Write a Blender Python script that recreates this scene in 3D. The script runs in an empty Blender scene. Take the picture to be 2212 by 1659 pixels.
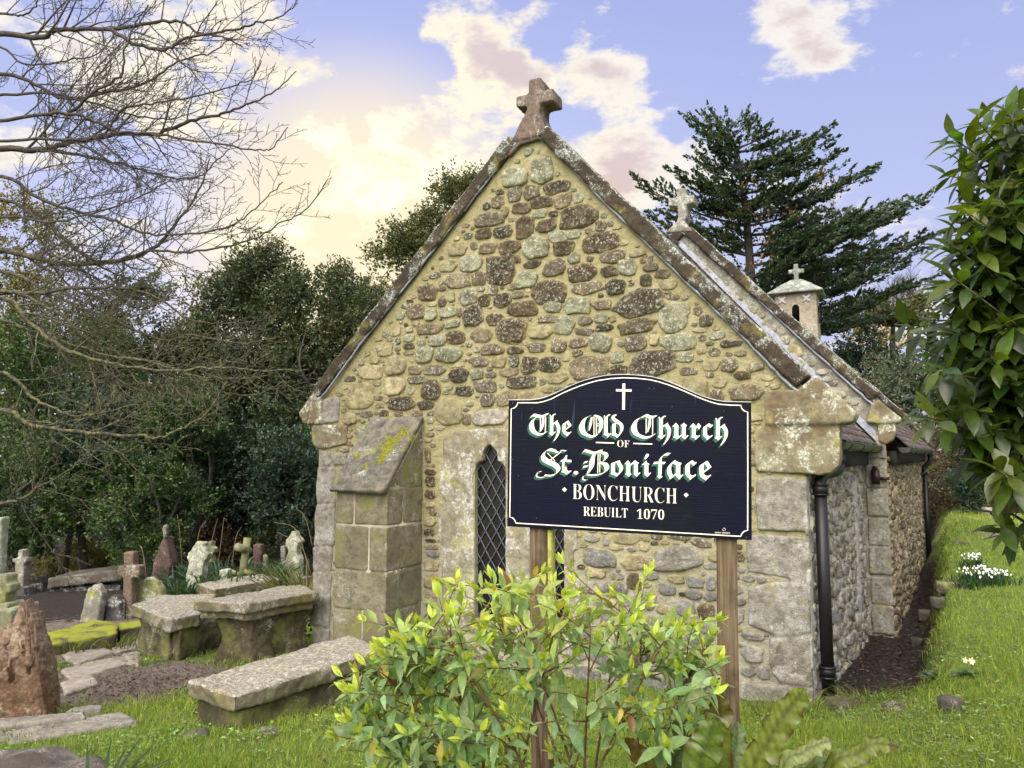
import bpy, bmesh, math, random
import numpy as np
from mathutils import Vector, noise as mnoise
from math import radians, sin, cos, atan, atan2, pi, sqrt

# ------------------------------------------------------------------ camera, sky, sun, exposure
SC = bpy.context.scene
COL = SC.collection
F, CX, CY, EYE = 1600.0, 1106.0, 829.5, 1.65
PITCH = atan(155.5 / 1600.0)
cam_d = bpy.data.cameras.new('camera')
cam_d.sensor_width = 36.0
cam_d.lens = 36.0 * F / 2212.0
cam_d.clip_end = 2000.0
cam_o = bpy.data.objects.new('camera', cam_d)
COL.objects.link(cam_o)
cam_o.location = (0, 0, EYE)
cam_o.rotation_euler = (radians(90) + PITCH, 0, 0)
SC.camera = cam_o
SC.view_settings.view_transform = 'Standard'
SC.view_settings.look = 'None'
SC.view_settings.gamma = 1.0
SC.view_settings.exposure = 1.0
SC.cycles.max_bounces = 8
SC.cycles.transparent_max_bounces = 8

def ray(px, py):
    x, y = (px - CX) / F, (CY - py) / F
    cp, sp = cos(PITCH), sin(PITCH)
    return np.array((x, cp - y * sp, sp + y * cp))
EYEP = np.array((0.0, 0.0, EYE))
def at(px, py, Y):
    d = ray(px, py)
    return EYEP + d * (Y / d[1])
def on_plane(px, py, p0, n):
    d = ray(px, py)
    return EYEP + d * (np.dot(p0 - EYEP, n) / np.dot(d, n))
def on_z(px, py, z):
    d = ray(px, py)
    return EYEP + d * ((z - EYE) / d[2])

SUN_AZ, SUN_EL = radians(-11.5), radians(15.5)
sun_d = bpy.data.lights.new('sun', 'SUN')
sun_d.energy = 2.0
sun_d.angle = radians(9)
sun_d.color = (1.0, 0.86, 0.68)
sun_o = bpy.data.objects.new('sun', sun_d)
COL.objects.link(sun_o)
sdir = Vector((sin(SUN_AZ) * cos(SUN_EL), cos(SUN_AZ) * cos(SUN_EL), sin(SUN_EL)))
sun_o.rotation_euler = sdir.to_track_quat('Z', 'Y').to_euler()
sun_o.location = (-10, 40, 30)

class NT:
    """small node-graph helper"""
    def __init__(s, tree):
        s.t = tree; s.n = tree.nodes; s.l = tree.links
    def new(s, typ, **kw):
        n = s.n.new(typ)
        for k, v in kw.items(): setattr(n, k, v)
        return n
    def put(s, sock, v):
        if v is None: return
        if isinstance(v, bpy.types.NodeSocket): s.l.new(v, sock)
        else:
            if isinstance(v, (tuple, list)) and len(v) == 3 and sock.type == 'RGBA': v = (*v, 1.0)
            sock.default_value = v
    def math(s, op, a, b=None, c=None, clamp=False):
        n = s.new('ShaderNodeMath', operation=op); n.use_clamp = clamp
        s.put(n.inputs[0], a); s.put(n.inputs[1], b); s.put(n.inputs[2], c)
        return n.outputs[0]
    def vmath(s, op, a, b=None, scale=None):
        n = s.new('ShaderNodeVectorMath', operation=op)
        s.put(n.inputs[0], a); s.put(n.inputs[1], b)
        if scale is not None: s.put(n.inputs[3], scale)
        return n.outputs['Value'] if op in ('DOT_PRODUCT', 'LENGTH') else n.outputs[0]
    def noise(s, vec, scale, detail=4, rough=0.55, dist=0.0):
        n = s.new('ShaderNodeTexNoise')
        s.put(n.inputs['Vector'], vec); n.inputs['Scale'].default_value = scale
        n.inputs['Detail'].default_value = detail; n.inputs['Roughness'].default_value = rough
        n.inputs['Distortion'].default_value = dist
        return n.outputs['Fac']
    def voro(s, vec, scale, feature='F1', rand=1.0):
        n = s.new('ShaderNodeTexVoronoi', feature=feature)
        s.put(n.inputs['Vector'], vec); n.inputs['Scale'].default_value = scale
        n.inputs['Randomness'].default_value = rand
        return n.outputs['Distance']
    def ss(s, v, lo, hi, a=0.0, b=1.0):
        n = s.new('ShaderNodeMapRange', interpolation_type='SMOOTHSTEP')
        s.put(n.inputs[0], v); s.put(n.inputs[1], lo); s.put(n.inputs[2], hi)
        n.inputs[3].default_value = a; n.inputs[4].default_value = b
        return n.outputs[0]
    def mix(s, f, a, b, mode='MIX'):
        n = s.new('ShaderNodeMix', data_type='RGBA', blend_type=mode)
        s.put(n.inputs[0], f); s.put(n.inputs[6], a); s.put(n.inputs[7], b)
        return n.outputs[2]
    def ramp(s, f, stops):
        n = s.new('ShaderNodeValToRGB'); e = n.color_ramp.elements
        while len(e) < len(stops): e.new(0.5)
        for k, (p, c) in enumerate(stops):
            e[k].position = p; e[k].color = (*c, 1.0)
        s.put(n.inputs[0], f)
        return n.outputs[0]
    def bump(s, h, strength, dist, normal=None):
        n = s.new('ShaderNodeBump')
        n.inputs['Strength'].default_value = strength; n.inputs['Distance'].default_value = dist
        s.put(n.inputs['Height'], h)
        if normal is not None: s.put(n.inputs['Normal'], normal)
        return n.outputs[0]
    def attr(s, name):
        return s.new('ShaderNodeAttribute', attribute_name=name)

world = bpy.data.worlds.new('World'); SC.world = world
world.use_nodes = True
W = NT(world.node_tree)
for n in list(W.n): W.n.remove(n)
w_out = W.new('ShaderNodeOutputWorld')
bg = W.new('ShaderNodeBackground')
W.l.new(bg.outputs[0], w_out.inputs[0])
sky = W.new('ShaderNodeTexSky', sky_type='NISHITA')
sky.sun_disc = False
sky.sun_elevation = SUN_EL; sky.sun_rotation = SUN_AZ
sky.air_density = 1.0; sky.dust_density = 0.6; sky.ozone_density = 2.0
wd = W.vmath('NORMALIZE', W.new('ShaderNodeTexCoord').outputs['Generated'])
SKY_STR = 0.1
bg.inputs[1].default_value = SKY_STR
sx = W.new('ShaderNodeSeparateXYZ'); W.l.new(wd, sx.inputs[0])
# lavender-blue clear sky: the physical sky tinted towards the violet of late afternoon
clear = W.mix(0.75, sky.outputs[0], W.ramp(W.ss(sx.outputs[2], -0.02, 0.75),
        [(0.0, (0.62, 0.62, 0.95)), (0.45, (0.42, 0.50, 1.0)), (1.0, (0.30, 0.38, 0.92))]))
blue = W.ramp(W.ss(sx.outputs[2], -0.02, 0.75),
        [(0.0, (2.9, 2.75, 4.1)), (0.35, (2.65, 2.85, 4.45)), (0.7, (2.2, 2.45, 4.3)), (1.0, (1.7, 2.0, 4.0))])
clear = W.mix(0.12, blue, sky.outputs[0])
# clouds: soft banks placed by direction, broken up by fractal noise
fl = W.vmath('MULTIPLY', wd, (1.0, 1.0, 1.9))
nz = W.noise(fl, 5.2, 10, 0.62, 0.15)
nz2 = W.noise(fl, 15.0, 8, 0.65, 0.1)
nzc = W.math('ADD', W.math('MULTIPLY', nz, 0.70), W.math('MULTIPLY', nz2, 0.30))
banks = [(960, 60, 80, .72), (1040, 95, 85, .78), (1110, 155, 62, .8), (1330, 205, 92, .95), (1260, 95, 50, .45), (1300, 15, 40, .4), (1150, 20, 40, .5),
         (1370, 350, 130, .92), (1500, 330, 95, .78), (1740, 60, 150, .9), (1860, 40, 90, .6), (1790, 150, 60, .5),
         (760, 450, 140, .72), (960, 375, 90, .78), (640, 560, 180, .72), (480, 270, 90, .6), (300, 260, 210, .72),
         (130, 430, 220, .76), (690, 285, 75, .6), (845, 280, 60, .65), (560, 15, 150, .6), (340, 10, 110, .62),
         (400, 480, 190, .72), (1960, 640, 160, .7), (1560, 190, 60, .45), (830, 30, 70, .3)]
acc = None
for (bx, by, br, bs) in banks:
    d = ray(bx, by); d = d / np.linalg.norm(d)
    br *= 1.12
    k = -1.0 / ((br / F) ** 2)          # exp(-(angle/r)^2)
    dt = W.vmath('DOT_PRODUCT', wd, tuple(d))
    e = W.math('EXPONENT', W.math('MULTIPLY', W.math('SUBTRACT', dt, 1.0), -2.0 * k))
    e = W.math('MULTIPLY', e, bs)
    acc = e if acc is None else W.math('MAXIMUM', acc, e)
back = W.ss(sx.outputs[1], 0.25, -0.55)             # unseen sky behind the camera, brightened to light the gable front
over = W.ss(sx.outputs[2], 0.60, 0.80)               # and the unseen zenith, brightness added there for fill light
back = W.math('MAXIMUM', back, over)
acc = W.math('MAXIMUM', acc, 0.16)
cover = W.math('MAXIMUM', acc, W.math('MULTIPLY', back, 0.72))
dens = W.math('ADD', cover, W.math('MULTIPLY', W.math('SUBTRACT', nzc, 0.5), 4.2))
mask = W.ss(dens, 0.42, 0.80)
sund = W.vmath('DOT_PRODUCT', wd, tuple(sdir))
glow = W.ss(sund, 0.90, 0.996)
core = W.ss(dens, 0.70, 1.35)
lit = W.mix(glow, (4.85, 4.6, 4.35), (5.5, 4.95, 3.8))
shade = W.mix(W.math('MULTIPLY', glow, W.ss(sx.outputs[2], 0.44, 0.27)), (3.75, 3.15, 3.3), (4.1, 2.75, 1.65))
relief = W.math('ADD', W.math('MULTIPLY', core, 0.75), W.math('MULTIPLY', W.math('SUBTRACT', W.noise(W.vmath('ADD', fl, (0.03, 0.0, 0.07)), 7.0, 8, 0.62, 0.2), 0.5), 2.2))
ccol = W.mix(W.ss(relief, 0.0, 0.85), lit, shade)
nearsun = W.ss(sund, 0.970, 0.9975)
ccol = W.mix(W.math('MULTIPLY', nearsun, 0.85), ccol, (7.0, 6.4, 4.8))
ccol = W.mix(back, ccol, W.mix(1.0, ccol, (2.3, 2.37, 2.5), 'MULTIPLY'))
bd0 = W.vmath('DOT_PRODUCT', wd, tuple(np.array((-0.30, -0.62, 0.72)) / np.linalg.norm((-0.30, -0.62, 0.72))))
ccol = W.mix(W.math('MULTIPLY', W.ss(bd0, 0.80, 0.97), back), ccol, (74.0, 69.0, 62.0))  # added bright lobe out of view, a soft key light from behind
clear = W.mix(W.math('MULTIPLY', W.ss(sund, 0.962, 0.998), 0.9), clear, (5.6, 4.75, 3.1))
skyc = W.mix(mask, clear, ccol)
W.l.new(skyc, bg.inputs[0])

# ------------------------------------------------------------------ building helpers
def rnd(a, b): return random.uniform(a, b)
def nrm(v): return v / np.maximum(np.linalg.norm(v, axis=-1, keepdims=True), 1e-9)

def link(name, me, mat=None, parent=None, smooth=True):
    o = bpy.data.objects.new(name, me)
    COL.objects.link(o)
    if mat is not None:
        for m in (mat if isinstance(mat, (list, tuple)) else [mat]): me.materials.append(m)
    if parent is not None: o.parent = parent
    if smooth and len(me.polygons):
        me.polygons.foreach_set('use_smooth', np.ones(len(me.polygons), dtype=bool))
    return o

def mesh_np(name, V, faces, cols=None, midx=None):
    """faces: list of (M,k) int arrays"""
    me = bpy.data.meshes.new(name)
    V = np.asarray(V, dtype=np.float32)
    faces = [f for f in faces if len(f)]
    nl = sum(f.size for f in faces); nf = sum(len(f) for f in faces)
    me.vertices.add(len(V)); me.loops.add(nl); me.polygons.add(nf)
    me.vertices.foreach_set('co', V.ravel())
    me.loops.foreach_set('vertex_index', np.concatenate([f.ravel() for f in faces]).astype(np.int32))
    tot = np.concatenate([np.full(len(f), f.shape[1], dtype=np.int32) for f in faces])
    st = np.concatenate([[0], np.cumsum(tot)[:-1]]).astype(np.int32)
    me.polygons.foreach_set('loop_start', st)
    if midx is not None: me.polygons.foreach_set('material_index', np.asarray(midx, dtype=np.int32))
    me.update(calc_edges=True)
    if cols is not None:
        ca = me.color_attributes.new('col', 'FLOAT_COLOR', 'POINT')
        c = np.ones((len(V), 4), dtype=np.float32); c[:, :cols.shape[1]] = cols
        ca.data.foreach_set('color', c.ravel())
    return me

class Acc:
    """collects pieces of geometry into one mesh"""
    def __init__(s): s.V = []; s.F = {}; s.C = []; s.n = 0
    def add(s, V, faces, cols=None):
        V = np.asarray(V, dtype=float)
        for f in (faces if isinstance(faces, list) else [faces]):
            f = np.asarray(f)
            if len(f): s.F.setdefault(f.shape[1], []).append(f + s.n)
        s.V.append(V)
        if cols is None: cols = np.ones((len(V), 4))
        cols = np.asarray(cols, dtype=float)
        if cols.ndim == 1: cols = np.tile(cols, (len(V), 1))
        if cols.shape[1] == 3: cols = np.hstack([cols, np.ones((len(cols), 1))])
        s.C.append(cols); s.n += len(V)
    def mesh(s, name):
        return mesh_np(name, np.concatenate(s.V), [np.concatenate(v) for k, v in sorted(s.F.items())], np.concatenate(s.C))
    def obj(s, name, mat, parent=None, smooth=True):
        return link(name, s.mesh(name), mat, parent, smooth)

def empty(name, loc=(0, 0, 0)):
    o = bpy.data.objects.new(name, None); COL.objects.link(o)
    o.location = tuple(loc); o.empty_display_size = 0.2
    return o
def tag(o, label, cat, group=None, kind=None):
    if label: o['label'] = label
    if cat: o['category'] = cat
    if group: o['group'] = group
    if kind: o['kind'] = kind
    return o
def own(o, root):
    """parent a world-space mesh object to a root that stands elsewhere"""
    o.parent = root
    me = o.data
    n = len(me.vertices); co = np.empty(n * 3, dtype=np.float32)
    me.vertices.foreach_get('co', co)
    co = co.reshape(-1, 3) - np.array(root.location, dtype=np.float32)
    me.vertices.foreach_set('co', co.ravel()); me.update()
    return o

def tube(pts, rad, sides=6, cap=True):
    P = np.asarray(pts, dtype=float); n = len(P)
    R = np.full(n, rad) if np.isscalar(rad) else np.asarray(rad, dtype=float)
    T = np.gradient(P, axis=0); T = nrm(T)
    ref = np.array((0.13, 0.21, 0.97))
    if abs(np.dot(T.mean(0) / (np.linalg.norm(T.mean(0)) + 1e-9), ref)) > 0.9: ref = np.array((0.9, 0.35, 0.1))
    A = nrm(np.cross(T, ref)); B = np.cross(T, A)
    a = np.linspace(0, 2 * pi, sides, endpoint=False)
    V = P[:, None, :] + R[:, None, None] * (np.cos(a)[None, :, None] * A[:, None, :] + np.sin(a)[None, :, None] * B[:, None, :])
    V = V.reshape(-1, 3)
    i = np.arange(n - 1)[:, None] * sides; j = np.arange(sides)[None, :]; j2 = (j + 1) % sides
    Q = np.stack([i + j, i + j2, i + sides + j2, i + sides + j], -1).reshape(-1, 4)
    fs = [Q]
    if cap:
        V = np.vstack([V, P[:1], P[-1:]])
        c0, c1 = n * sides, n * sides + 1
        jj = np.arange(sides); jn = (jj + 1) % sides
        fs.append(np.stack([np.full(sides, c0), jn, jj], -1))
        b = (n - 1) * sides
        fs.append(np.stack([np.full(sides, c1), b + jj, b + jn], -1))
    return V, fs

def smooth_line(pts, per=6):
    P = np.asarray(pts, dtype=float)
    if len(P) < 3: 
        t = np.linspace(0, 1, per + 1)[:, None]; return P[0] * (1 - t) + P[-1] * t
    Q = np.vstack([2 * P[0] - P[1], P, 2 * P[-1] - P[-2]])
    out = []
    for i in range(1, len(Q) - 2):
        p0, p1, p2, p3 = Q[i - 1], Q[i], Q[i + 1], Q[i + 2]
        for t in np.linspace(0, 1, per, endpoint=False):
            out.append(0.5 * (2 * p1 + (p2 - p0) * t + (2 * p0 - 5 * p1 + 4 * p2 - p3) * t * t + (3 * p1 - p0 - 3 * p2 + p3) * t ** 3))
    out.append(P[-1])
    return np.array(out)

def box_pts(c, ax, ay, az):
    c, ax, ay, az = map(np.asarray, (c, ax, ay, az))
    return np.array([c + sx_ * ax + sy_ * ay + sz_ * az for sz_ in (-1, 1) for sx_, sy_ in ((-1, -1), (1, -1), (1, 1), (-1, 1))])
BOXF = np.array([(3, 2, 1, 0), (4, 5, 6, 7), (0, 1, 5, 4), (1, 2, 6, 5), (2, 3, 7, 6), (3, 0, 4, 7)])

def hexa(A, B):
    """two quads (4 pts each), joined"""
    return np.vstack([A, B])

def prism(poly, ext):
    """closed polygon (n,3) extruded by vector ext -> V, faces (ngon caps kept as ngons)"""
    P = np.asarray(poly, dtype=float); n = len(P)
    V = np.vstack([P, P + np.asarray(ext)])
    i = np.arange(n); j = (i + 1) % n
    return V, [np.stack([i, j, n + j, n + i], -1), i[None, ::-1].copy(), (n + i)[None, :].copy()]

def weather(name, pieces, mat, parent, voxel=0.02, amp=0.008, scale=5.0, fine=0.004, bevel=0.0, smooth=True, seed=0.0):
    """solid stone: pieces [(V, faces)] -> bevel -> voxel remesh -> noise-worn surface, one mesh"""
    bm = bmesh.new()
    for V, fs in pieces:
        vs = [bm.verts.new(tuple(v)) for v in V]
        for f in fs:
            for q in f:
                try: bm.faces.new([vs[k] for k in q])
                except ValueError: pass
    bmesh.ops.recalc_face_normals(bm, faces=bm.faces)
    if bevel > 0:
        bmesh.ops.bevel(bm, geom=list(bm.edges), offset=bevel, segments=2, affect='EDGES', profile=0.6, clamp_overlap=True)
    me = bpy.data.meshes.new(name); bm.to_mesh(me); bm.free()
    o = bpy.data.objects.new(name, me); COL.objects.link(o)
    r = o.modifiers.new('r', 'REMESH'); r.mode = 'VOXEL'; r.voxel_size = voxel
    dg = bpy.context.evaluated_depsgraph_get()
    m2 = bpy.data.meshes.new_from_object(o.evaluated_get(dg))
    bpy.data.objects.remove(o); bpy.data.meshes.remove(me)
    n = len(m2.vertices)
    co = np.empty(n * 3, dtype=np.float32); m2.vertices.foreach_get('co', co); co = co.reshape(-1, 3)
    no = np.empty(n * 3, dtype=np.float32); m2.vertices.foreach_get('normal', no); no = no.reshape(-1, 3)
    d = np.empty(n, dtype=np.float32)
    for k in range(n):
        p = Vector(co[k]) * scale + Vector((seed, seed * 1.7, 0))
        d[k] = amp * mnoise.noise(p) + fine * mnoise.noise(p * 5.3)
    co = co + no * d[:, None]
    m2.vertices.foreach_set('co', co.ravel()); m2.update(); m2.name = name
    return link(name, m2, mat, parent, smooth)
# ------------------------------------------------------------------ materials
def new_mat(name):
    m = bpy.data.materials.new(name); m.use_nodes = True
    T = NT(m.node_tree)
    b = m.node_tree.nodes['Principled BSDF']
    return m, T, b

def stone_mat(name, base, base2, lichen=0.3, moss=0.0, dark=0.3, scale=1.0, attr=False, rough=0.9, bump=0.6, moss_col=(0.16, 0.17, 0.035),
              lich_col=(0.56, 0.57, 0.50), spots=70.0, topmoss=False, top=0.0):
    m, T, b = new_mat(name)
    co = T.new('ShaderNodeNewGeometry').outputs['Position']
    n1 = T.noise(co, 2.3 * scale, 6, 0.65)
    n2 = T.noise(co, 14 * scale, 7, 0.7)
    n3 = T.noise(co, 95 * scale, 4, 0.65)
    if attr:
        a = T.attr('col'); c = T.mix(T.ss(n2, 0.35, 0.7), T.mix(1.0, a.outputs['Color'], (0.72, 0.70, 0.66), 'MULTIPLY'),
                                      T.mix(1.0, a.outputs['Color'], (1.25, 1.22, 1.15), 'MULTIPLY'))
    else:
        c = T.mix(T.ss(n1, 0.38, 0.62), base, base2)
        c = T.mix(T.math('MULTIPLY', T.ss(n2, 0.42, 0.62), 0.7), c, tuple(0.5 * x for x in base))
    c = T.mix(T.math('MULTIPLY', T.ss(T.noise(co, 5.5 * scale, 6, 0.7, 0.4), 0.55, 0.68), dark), c, (0.045, 0.038, 0.032))
    c = T.mix(T.math('MULTIPLY', T.ss(n3, 0.48, 0.70), 0.5), c, (0.05, 0.043, 0.035))
    if moss > 0:
        mk = T.ss(T.noise(co, 3.1 * scale, 7, 0.65, 0.3), 0.62 - 0.3 * moss, 0.72 - 0.2 * moss)
        if topmoss:
            nz_ = T.new('ShaderNodeSeparateXYZ'); T.l.new(T.new('ShaderNodeNewGeometry').outputs['Normal'], nz_.inputs[0])
            mk = T.math('MULTIPLY', mk, T.ss(nz_.outputs[2], -0.1, 0.6))
        c = T.mix(T.math('MULTIPLY', mk, 0.85), c, T.mix(n2, moss_col, tuple(1.9 * x for x in moss_col)))
    if lichen > 0:
        crust = T.ss(T.noise(co, 26.0 * scale, 7, 0.72, 0.3), 0.50, 0.60)
        pz = T.noise(co, 3.6 * scale, 6, 0.68, 0.3)
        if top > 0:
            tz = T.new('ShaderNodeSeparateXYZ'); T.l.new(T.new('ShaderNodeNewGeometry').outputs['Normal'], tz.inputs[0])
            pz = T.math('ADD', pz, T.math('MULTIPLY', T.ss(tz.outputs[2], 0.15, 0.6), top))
        patch = T.math('MULTIPLY', T.ss(pz, 0.62 - 0.25 * lichen, 0.70 - 0.25 * lichen), T.math('ADD', T.math('MULTIPLY', crust, 1.3), 0.2), clamp=True)
        v = T.voro(T.vmath('ADD', co, T.vmath('SCALE', T.new('ShaderNodeTexNoise').outputs['Color'], None, 0.0)), spots * scale)
        sp = T.ss(T.math('ADD', v, T.math('MULTIPLY', n3, 0.5)), 0.72, 0.50)
        f = T.math('MULTIPLY', T.math('ADD', T.math('MULTIPLY', patch, 0.8), T.math('MULTIPLY', sp, T.math('MULTIPLY', T.ss(pz, 0.47, 0.62), 0.6))), min(1.0, 0.45 + lichen), clamp=True)
        if attr: f = T.math('MULTIPLY', f, a.outputs['Alpha'])
        c = T.mix(f, c, T.mix(n2, tuple(0.75 * x for x in lich_col), lich_col))
    T.put(b.inputs['Base Color'], c)
    b.inputs['Roughness'].default_value = rough
    b.inputs['Specular IOR Level'].default_value = 0.2
    h = T.math('ADD', T.math('MULTIPLY', n2, 0.7), T.math('MULTIPLY', n3, 0.3))
    T.put(b.inputs['Normal'], T.bump(h, bump, 0.03))
    return m

M = {}
def rubble_mat():
    m, T, b = new_mat('rubble_stone')
    co = T.new('ShaderNodeNewGeometry').outputs['Position']
    a = T.attr('col')
    n1 = T.noise(co, 9, 5, 0.6); n2 = T.noise(co, 34, 9, 0.74, 0.6); n3 = T.noise(co, 150, 4, 0.65); n4 = T.noise(co, 21, 6, 0.7, 0.5)
    c = T.mix(T.ss(n1, 0.36, 0.64), T.mix(1.0, a.outputs['Color'], (0.66, 0.62, 0.56), 'MULTIPLY'), T.mix(1.0, a.outputs['Color'], (1.25, 1.22, 1.15), 'MULTIPLY'))
    c = T.mix(T.math('MULTIPLY', T.ss(n4, 0.50, 0.64), 0.30), c, (0.20, 0.17, 0.10))
    c = T.mix(T.math('MULTIPLY', T.ss(n3, 0.50, 0.72), 0.65), c, (0.035, 0.028, 0.022))
    crust = T.math('MULTIPLY', T.ss(n2, 0.53, 0.605), a.outputs['Alpha'], clamp=True)
    speck = T.math('MULTIPLY', T.ss(T.math('ADD', T.voro(co, 105), T.math('MULTIPLY', n3, 0.5)), 0.48, 0.34), T.math('MULTIPLY', a.outputs['Alpha'], 0.8), clamp=True)
    c = T.mix(T.math('MAXIMUM', T.math('MULTIPLY', crust, 0.85), T.math('MULTIPLY', speck, T.ss(n1, 0.46, 0.62, 0.0, 0.6))), c, T.mix(n4, (0.44, 0.46, 0.36), (0.66, 0.675, 0.58)))
    T.put(b.inputs['Base Color'], c); b.inputs['Roughness'].default_value = 0.92; b.inputs['Specular IOR Level'].default_value = 0.15
    h = T.math('ADD', T.math('MULTIPLY', n4, 0.6), T.math('ADD', T.math('MULTIPLY', n2, 0.3), T.math('MULTIPLY', n3, 0.25)))
    T.put(b.inputs['Normal'], T.bump(h, 1.0, 0.035))
    return m
M['rubble'] = rubble_mat()
M['coping'] = stone_mat('coping_stone', (0.080, 0.060, 0.040), (0.042, 0.033, 0.026), lichen=0.36, moss=0.25, dark=0.8, bump=1.0, moss_col=(0.12, 0.10, 0.028), lich_col=(0.52, 0.57, 0.51), spots=50, top=.20)
M['kneeler'] = stone_mat('kneeler_stone', (0.29, 0.265, 0.165), (0.15, 0.10, 0.062), lichen=0.5, moss=0.25, dark=0.2, bump=0.6, moss_col=(0.22, 0.20, 0.06), lich_col=(0.60, 0.63, 0.52), spots=35)
M['quoin'] = stone_mat('quoin_stone', (0.27, 0.245, 0.195), (0.32, 0.30, 0.265), lichen=0.48, moss=0.22, dark=0.4, bump=0.9, moss_col=(0.17, 0.16, 0.06), lich_col=(0.50, 0.49, 0.45))
M['ashlar'] = stone_mat('buttress_ashlar', (0.25, 0.22, 0.15), (0.165, 0.145, 0.09), lichen=0.2, moss=0.4, dark=0.55, bump=0.5, moss_col=(0.12, 0.12, 0.04), lich_col=(0.5, 0.5, 0.44))
M['slate_slope'] = stone_mat('buttress_weathering', (0.13, 0.12, 0.095), (0.20, 0.175, 0.14), lichen=0.25, moss=0.3, dark=0.6, bump=0.8)
M['dressing'] = stone_mat('window_dressing', (0.31, 0.285, 0.21), (0.24, 0.205, 0.13), lichen=0.62, moss=0.35, dark=0.35, bump=0.7, lich_col=(0.58, 0.57, 0.54), moss_col=(0.24, 0.22, 0.08), spots=45)
M['cross'] = stone_mat('cross_stone', (0.19, 0.14, 0.11), (0.13, 0.095, 0.075), lichen=0.34, dark=0.4, bump=0.9, lich_col=(0.5, 0.46, 0.40), spots=60)
M['pale_cross'] = stone_mat('pale_cross_stone', (0.25, 0.23, 0.19), (0.18, 0.165, 0.135), lichen=0.45, dark=0.25, bump=0.8)
M['tomb'] = stone_mat('tomb_stone', (0.24, 0.215, 0.145), (0.15, 0.135, 0.075), lichen=0.34, moss=0.35, dark=0.5, bump=1.0, moss_col=(0.15, 0.14, 0.045), lich_col=(0.56, 0.515, 0.47), spots=70, top=.32)  # besides lichen, paler upward faces carry the sky brightness of the tops
M['tomb_base'] = stone_mat('tomb_base_stone', (0.11, 0.09, 0.055), (0.06, 0.054, 0.03), lichen=0.2, moss=0.55, dark=0.5, bump=1.0, moss_col=(0.10, 0.105, 0.03))  # shading of the tomb sides is darkened into this colour
M['slab_side'] = M['tomb']
M['brown_stone'] = stone_mat('brown_sandstone', (0.15, 0.085, 0.05), (0.28, 0.205, 0.145), lichen=0.3, dark=0.3, bump=1.0, lich_col=(0.50, 0.42, 0.32), spots=30)
M['grave_grey'] = stone_mat('grey_headstone', (0.27, 0.25, 0.21), (0.20, 0.185, 0.15), lichen=0.45, moss=0.25, dark=0.3, scale=1.2, spots=22, lich_col=(0.62, 0.62, 0.58))
M['grave_dark'] = stone_mat('dark_headstone', (0.06, 0.06, 0.065), (0.10, 0.095, 0.085), lichen=0.5, dark=0.4, scale=1.2, spots=18, lich_col=(0.6, 0.6, 0.57))
M['grave_brown'] = stone_mat('brown_cross_stone', (0.20, 0.145, 0.105), (0.145, 0.105, 0.08), lichen=0.2, dark=0.3, scale=1.2, spots=20)
M['grave_maroon'] = stone_mat('maroon_headstone', (0.105, 0.06, 0.05), (0.08, 0.05, 0.045), lichen=0.08, dark=0.2)
M['grave_white'] = stone_mat('pale_lichened_headstone', (0.38, 0.39, 0.29), (0.28, 0.29, 0.19), lichen=0.6, moss=0.2, dark=0.15, spots=20, lich_col=(0.68, 0.70, 0.62), moss_col=(0.22, 0.22, 0.07))
M['grave_moss'] = stone_mat('green_headstone', (0.30, 0.29, 0.13), (0.24, 0.25, 0.12), lichen=0.4, moss=0.4, dark=0.2, spots=16, lich_col=(0.68, 0.68, 0.62), moss_col=(0.15, 0.15, 0.04))
M['grave_green'] = stone_mat('mossy_cross_stone', (0.28, 0.28, 0.17), (0.2, 0.2, 0.11), lichen=0.3, moss=0.5, dark=0.2, spots=18, moss_col=(0.12, 0.13, 0.035))
M['slate'] = stone_mat('slate_kerb', (0.20, 0.185, 0.165), (0.25, 0.225, 0.18), lichen=0.12, moss=0.1, dark=0.2, bump=0.4)
M['rock'] = stone_mat('dark_rock', (0.13, 0.115, 0.10), (0.09, 0.075, 0.06), lichen=0.3, moss=0.15, dark=0.4, bump=1.0, lich_col=(0.38, 0.36, 0.33))
M['flag'] = stone_mat('path_flagstone', (0.34, 0.29, 0.25), (0.29, 0.255, 0.21), lichen=0.15, moss=0.15, dark=0.25, bump=0.5, moss_col=(0.12, 0.12, 0.05))
M['mosskerb'] = stone_mat('moss_covered_kerb', (0.08, 0.075, 0.05), (0.10, 0.09, 0.06), lichen=0.0, moss=1.0, dark=0.2, bump=1.0, moss_col=(0.19, 0.205, 0.02), topmoss=True)
M['bellcote'] = stone_mat('bellcote_ashlar', (0.36, 0.315, 0.24), (0.29, 0.25, 0.19), lichen=0.15, dark=0.2, bump=0.5)
M['bellcap'] = stone_mat('bellcote_cap_stone', (0.24, 0.26, 0.225), (0.19, 0.20, 0.17), lichen=0.4, dark=0.2, bump=0.6)
M['side_pale'] = stone_mat('pale_jamb', (0.45, 0.43, 0.38), (0.36, 0.34, 0.31), lichen=0.4, dark=0.15, bump=0.7)

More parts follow.
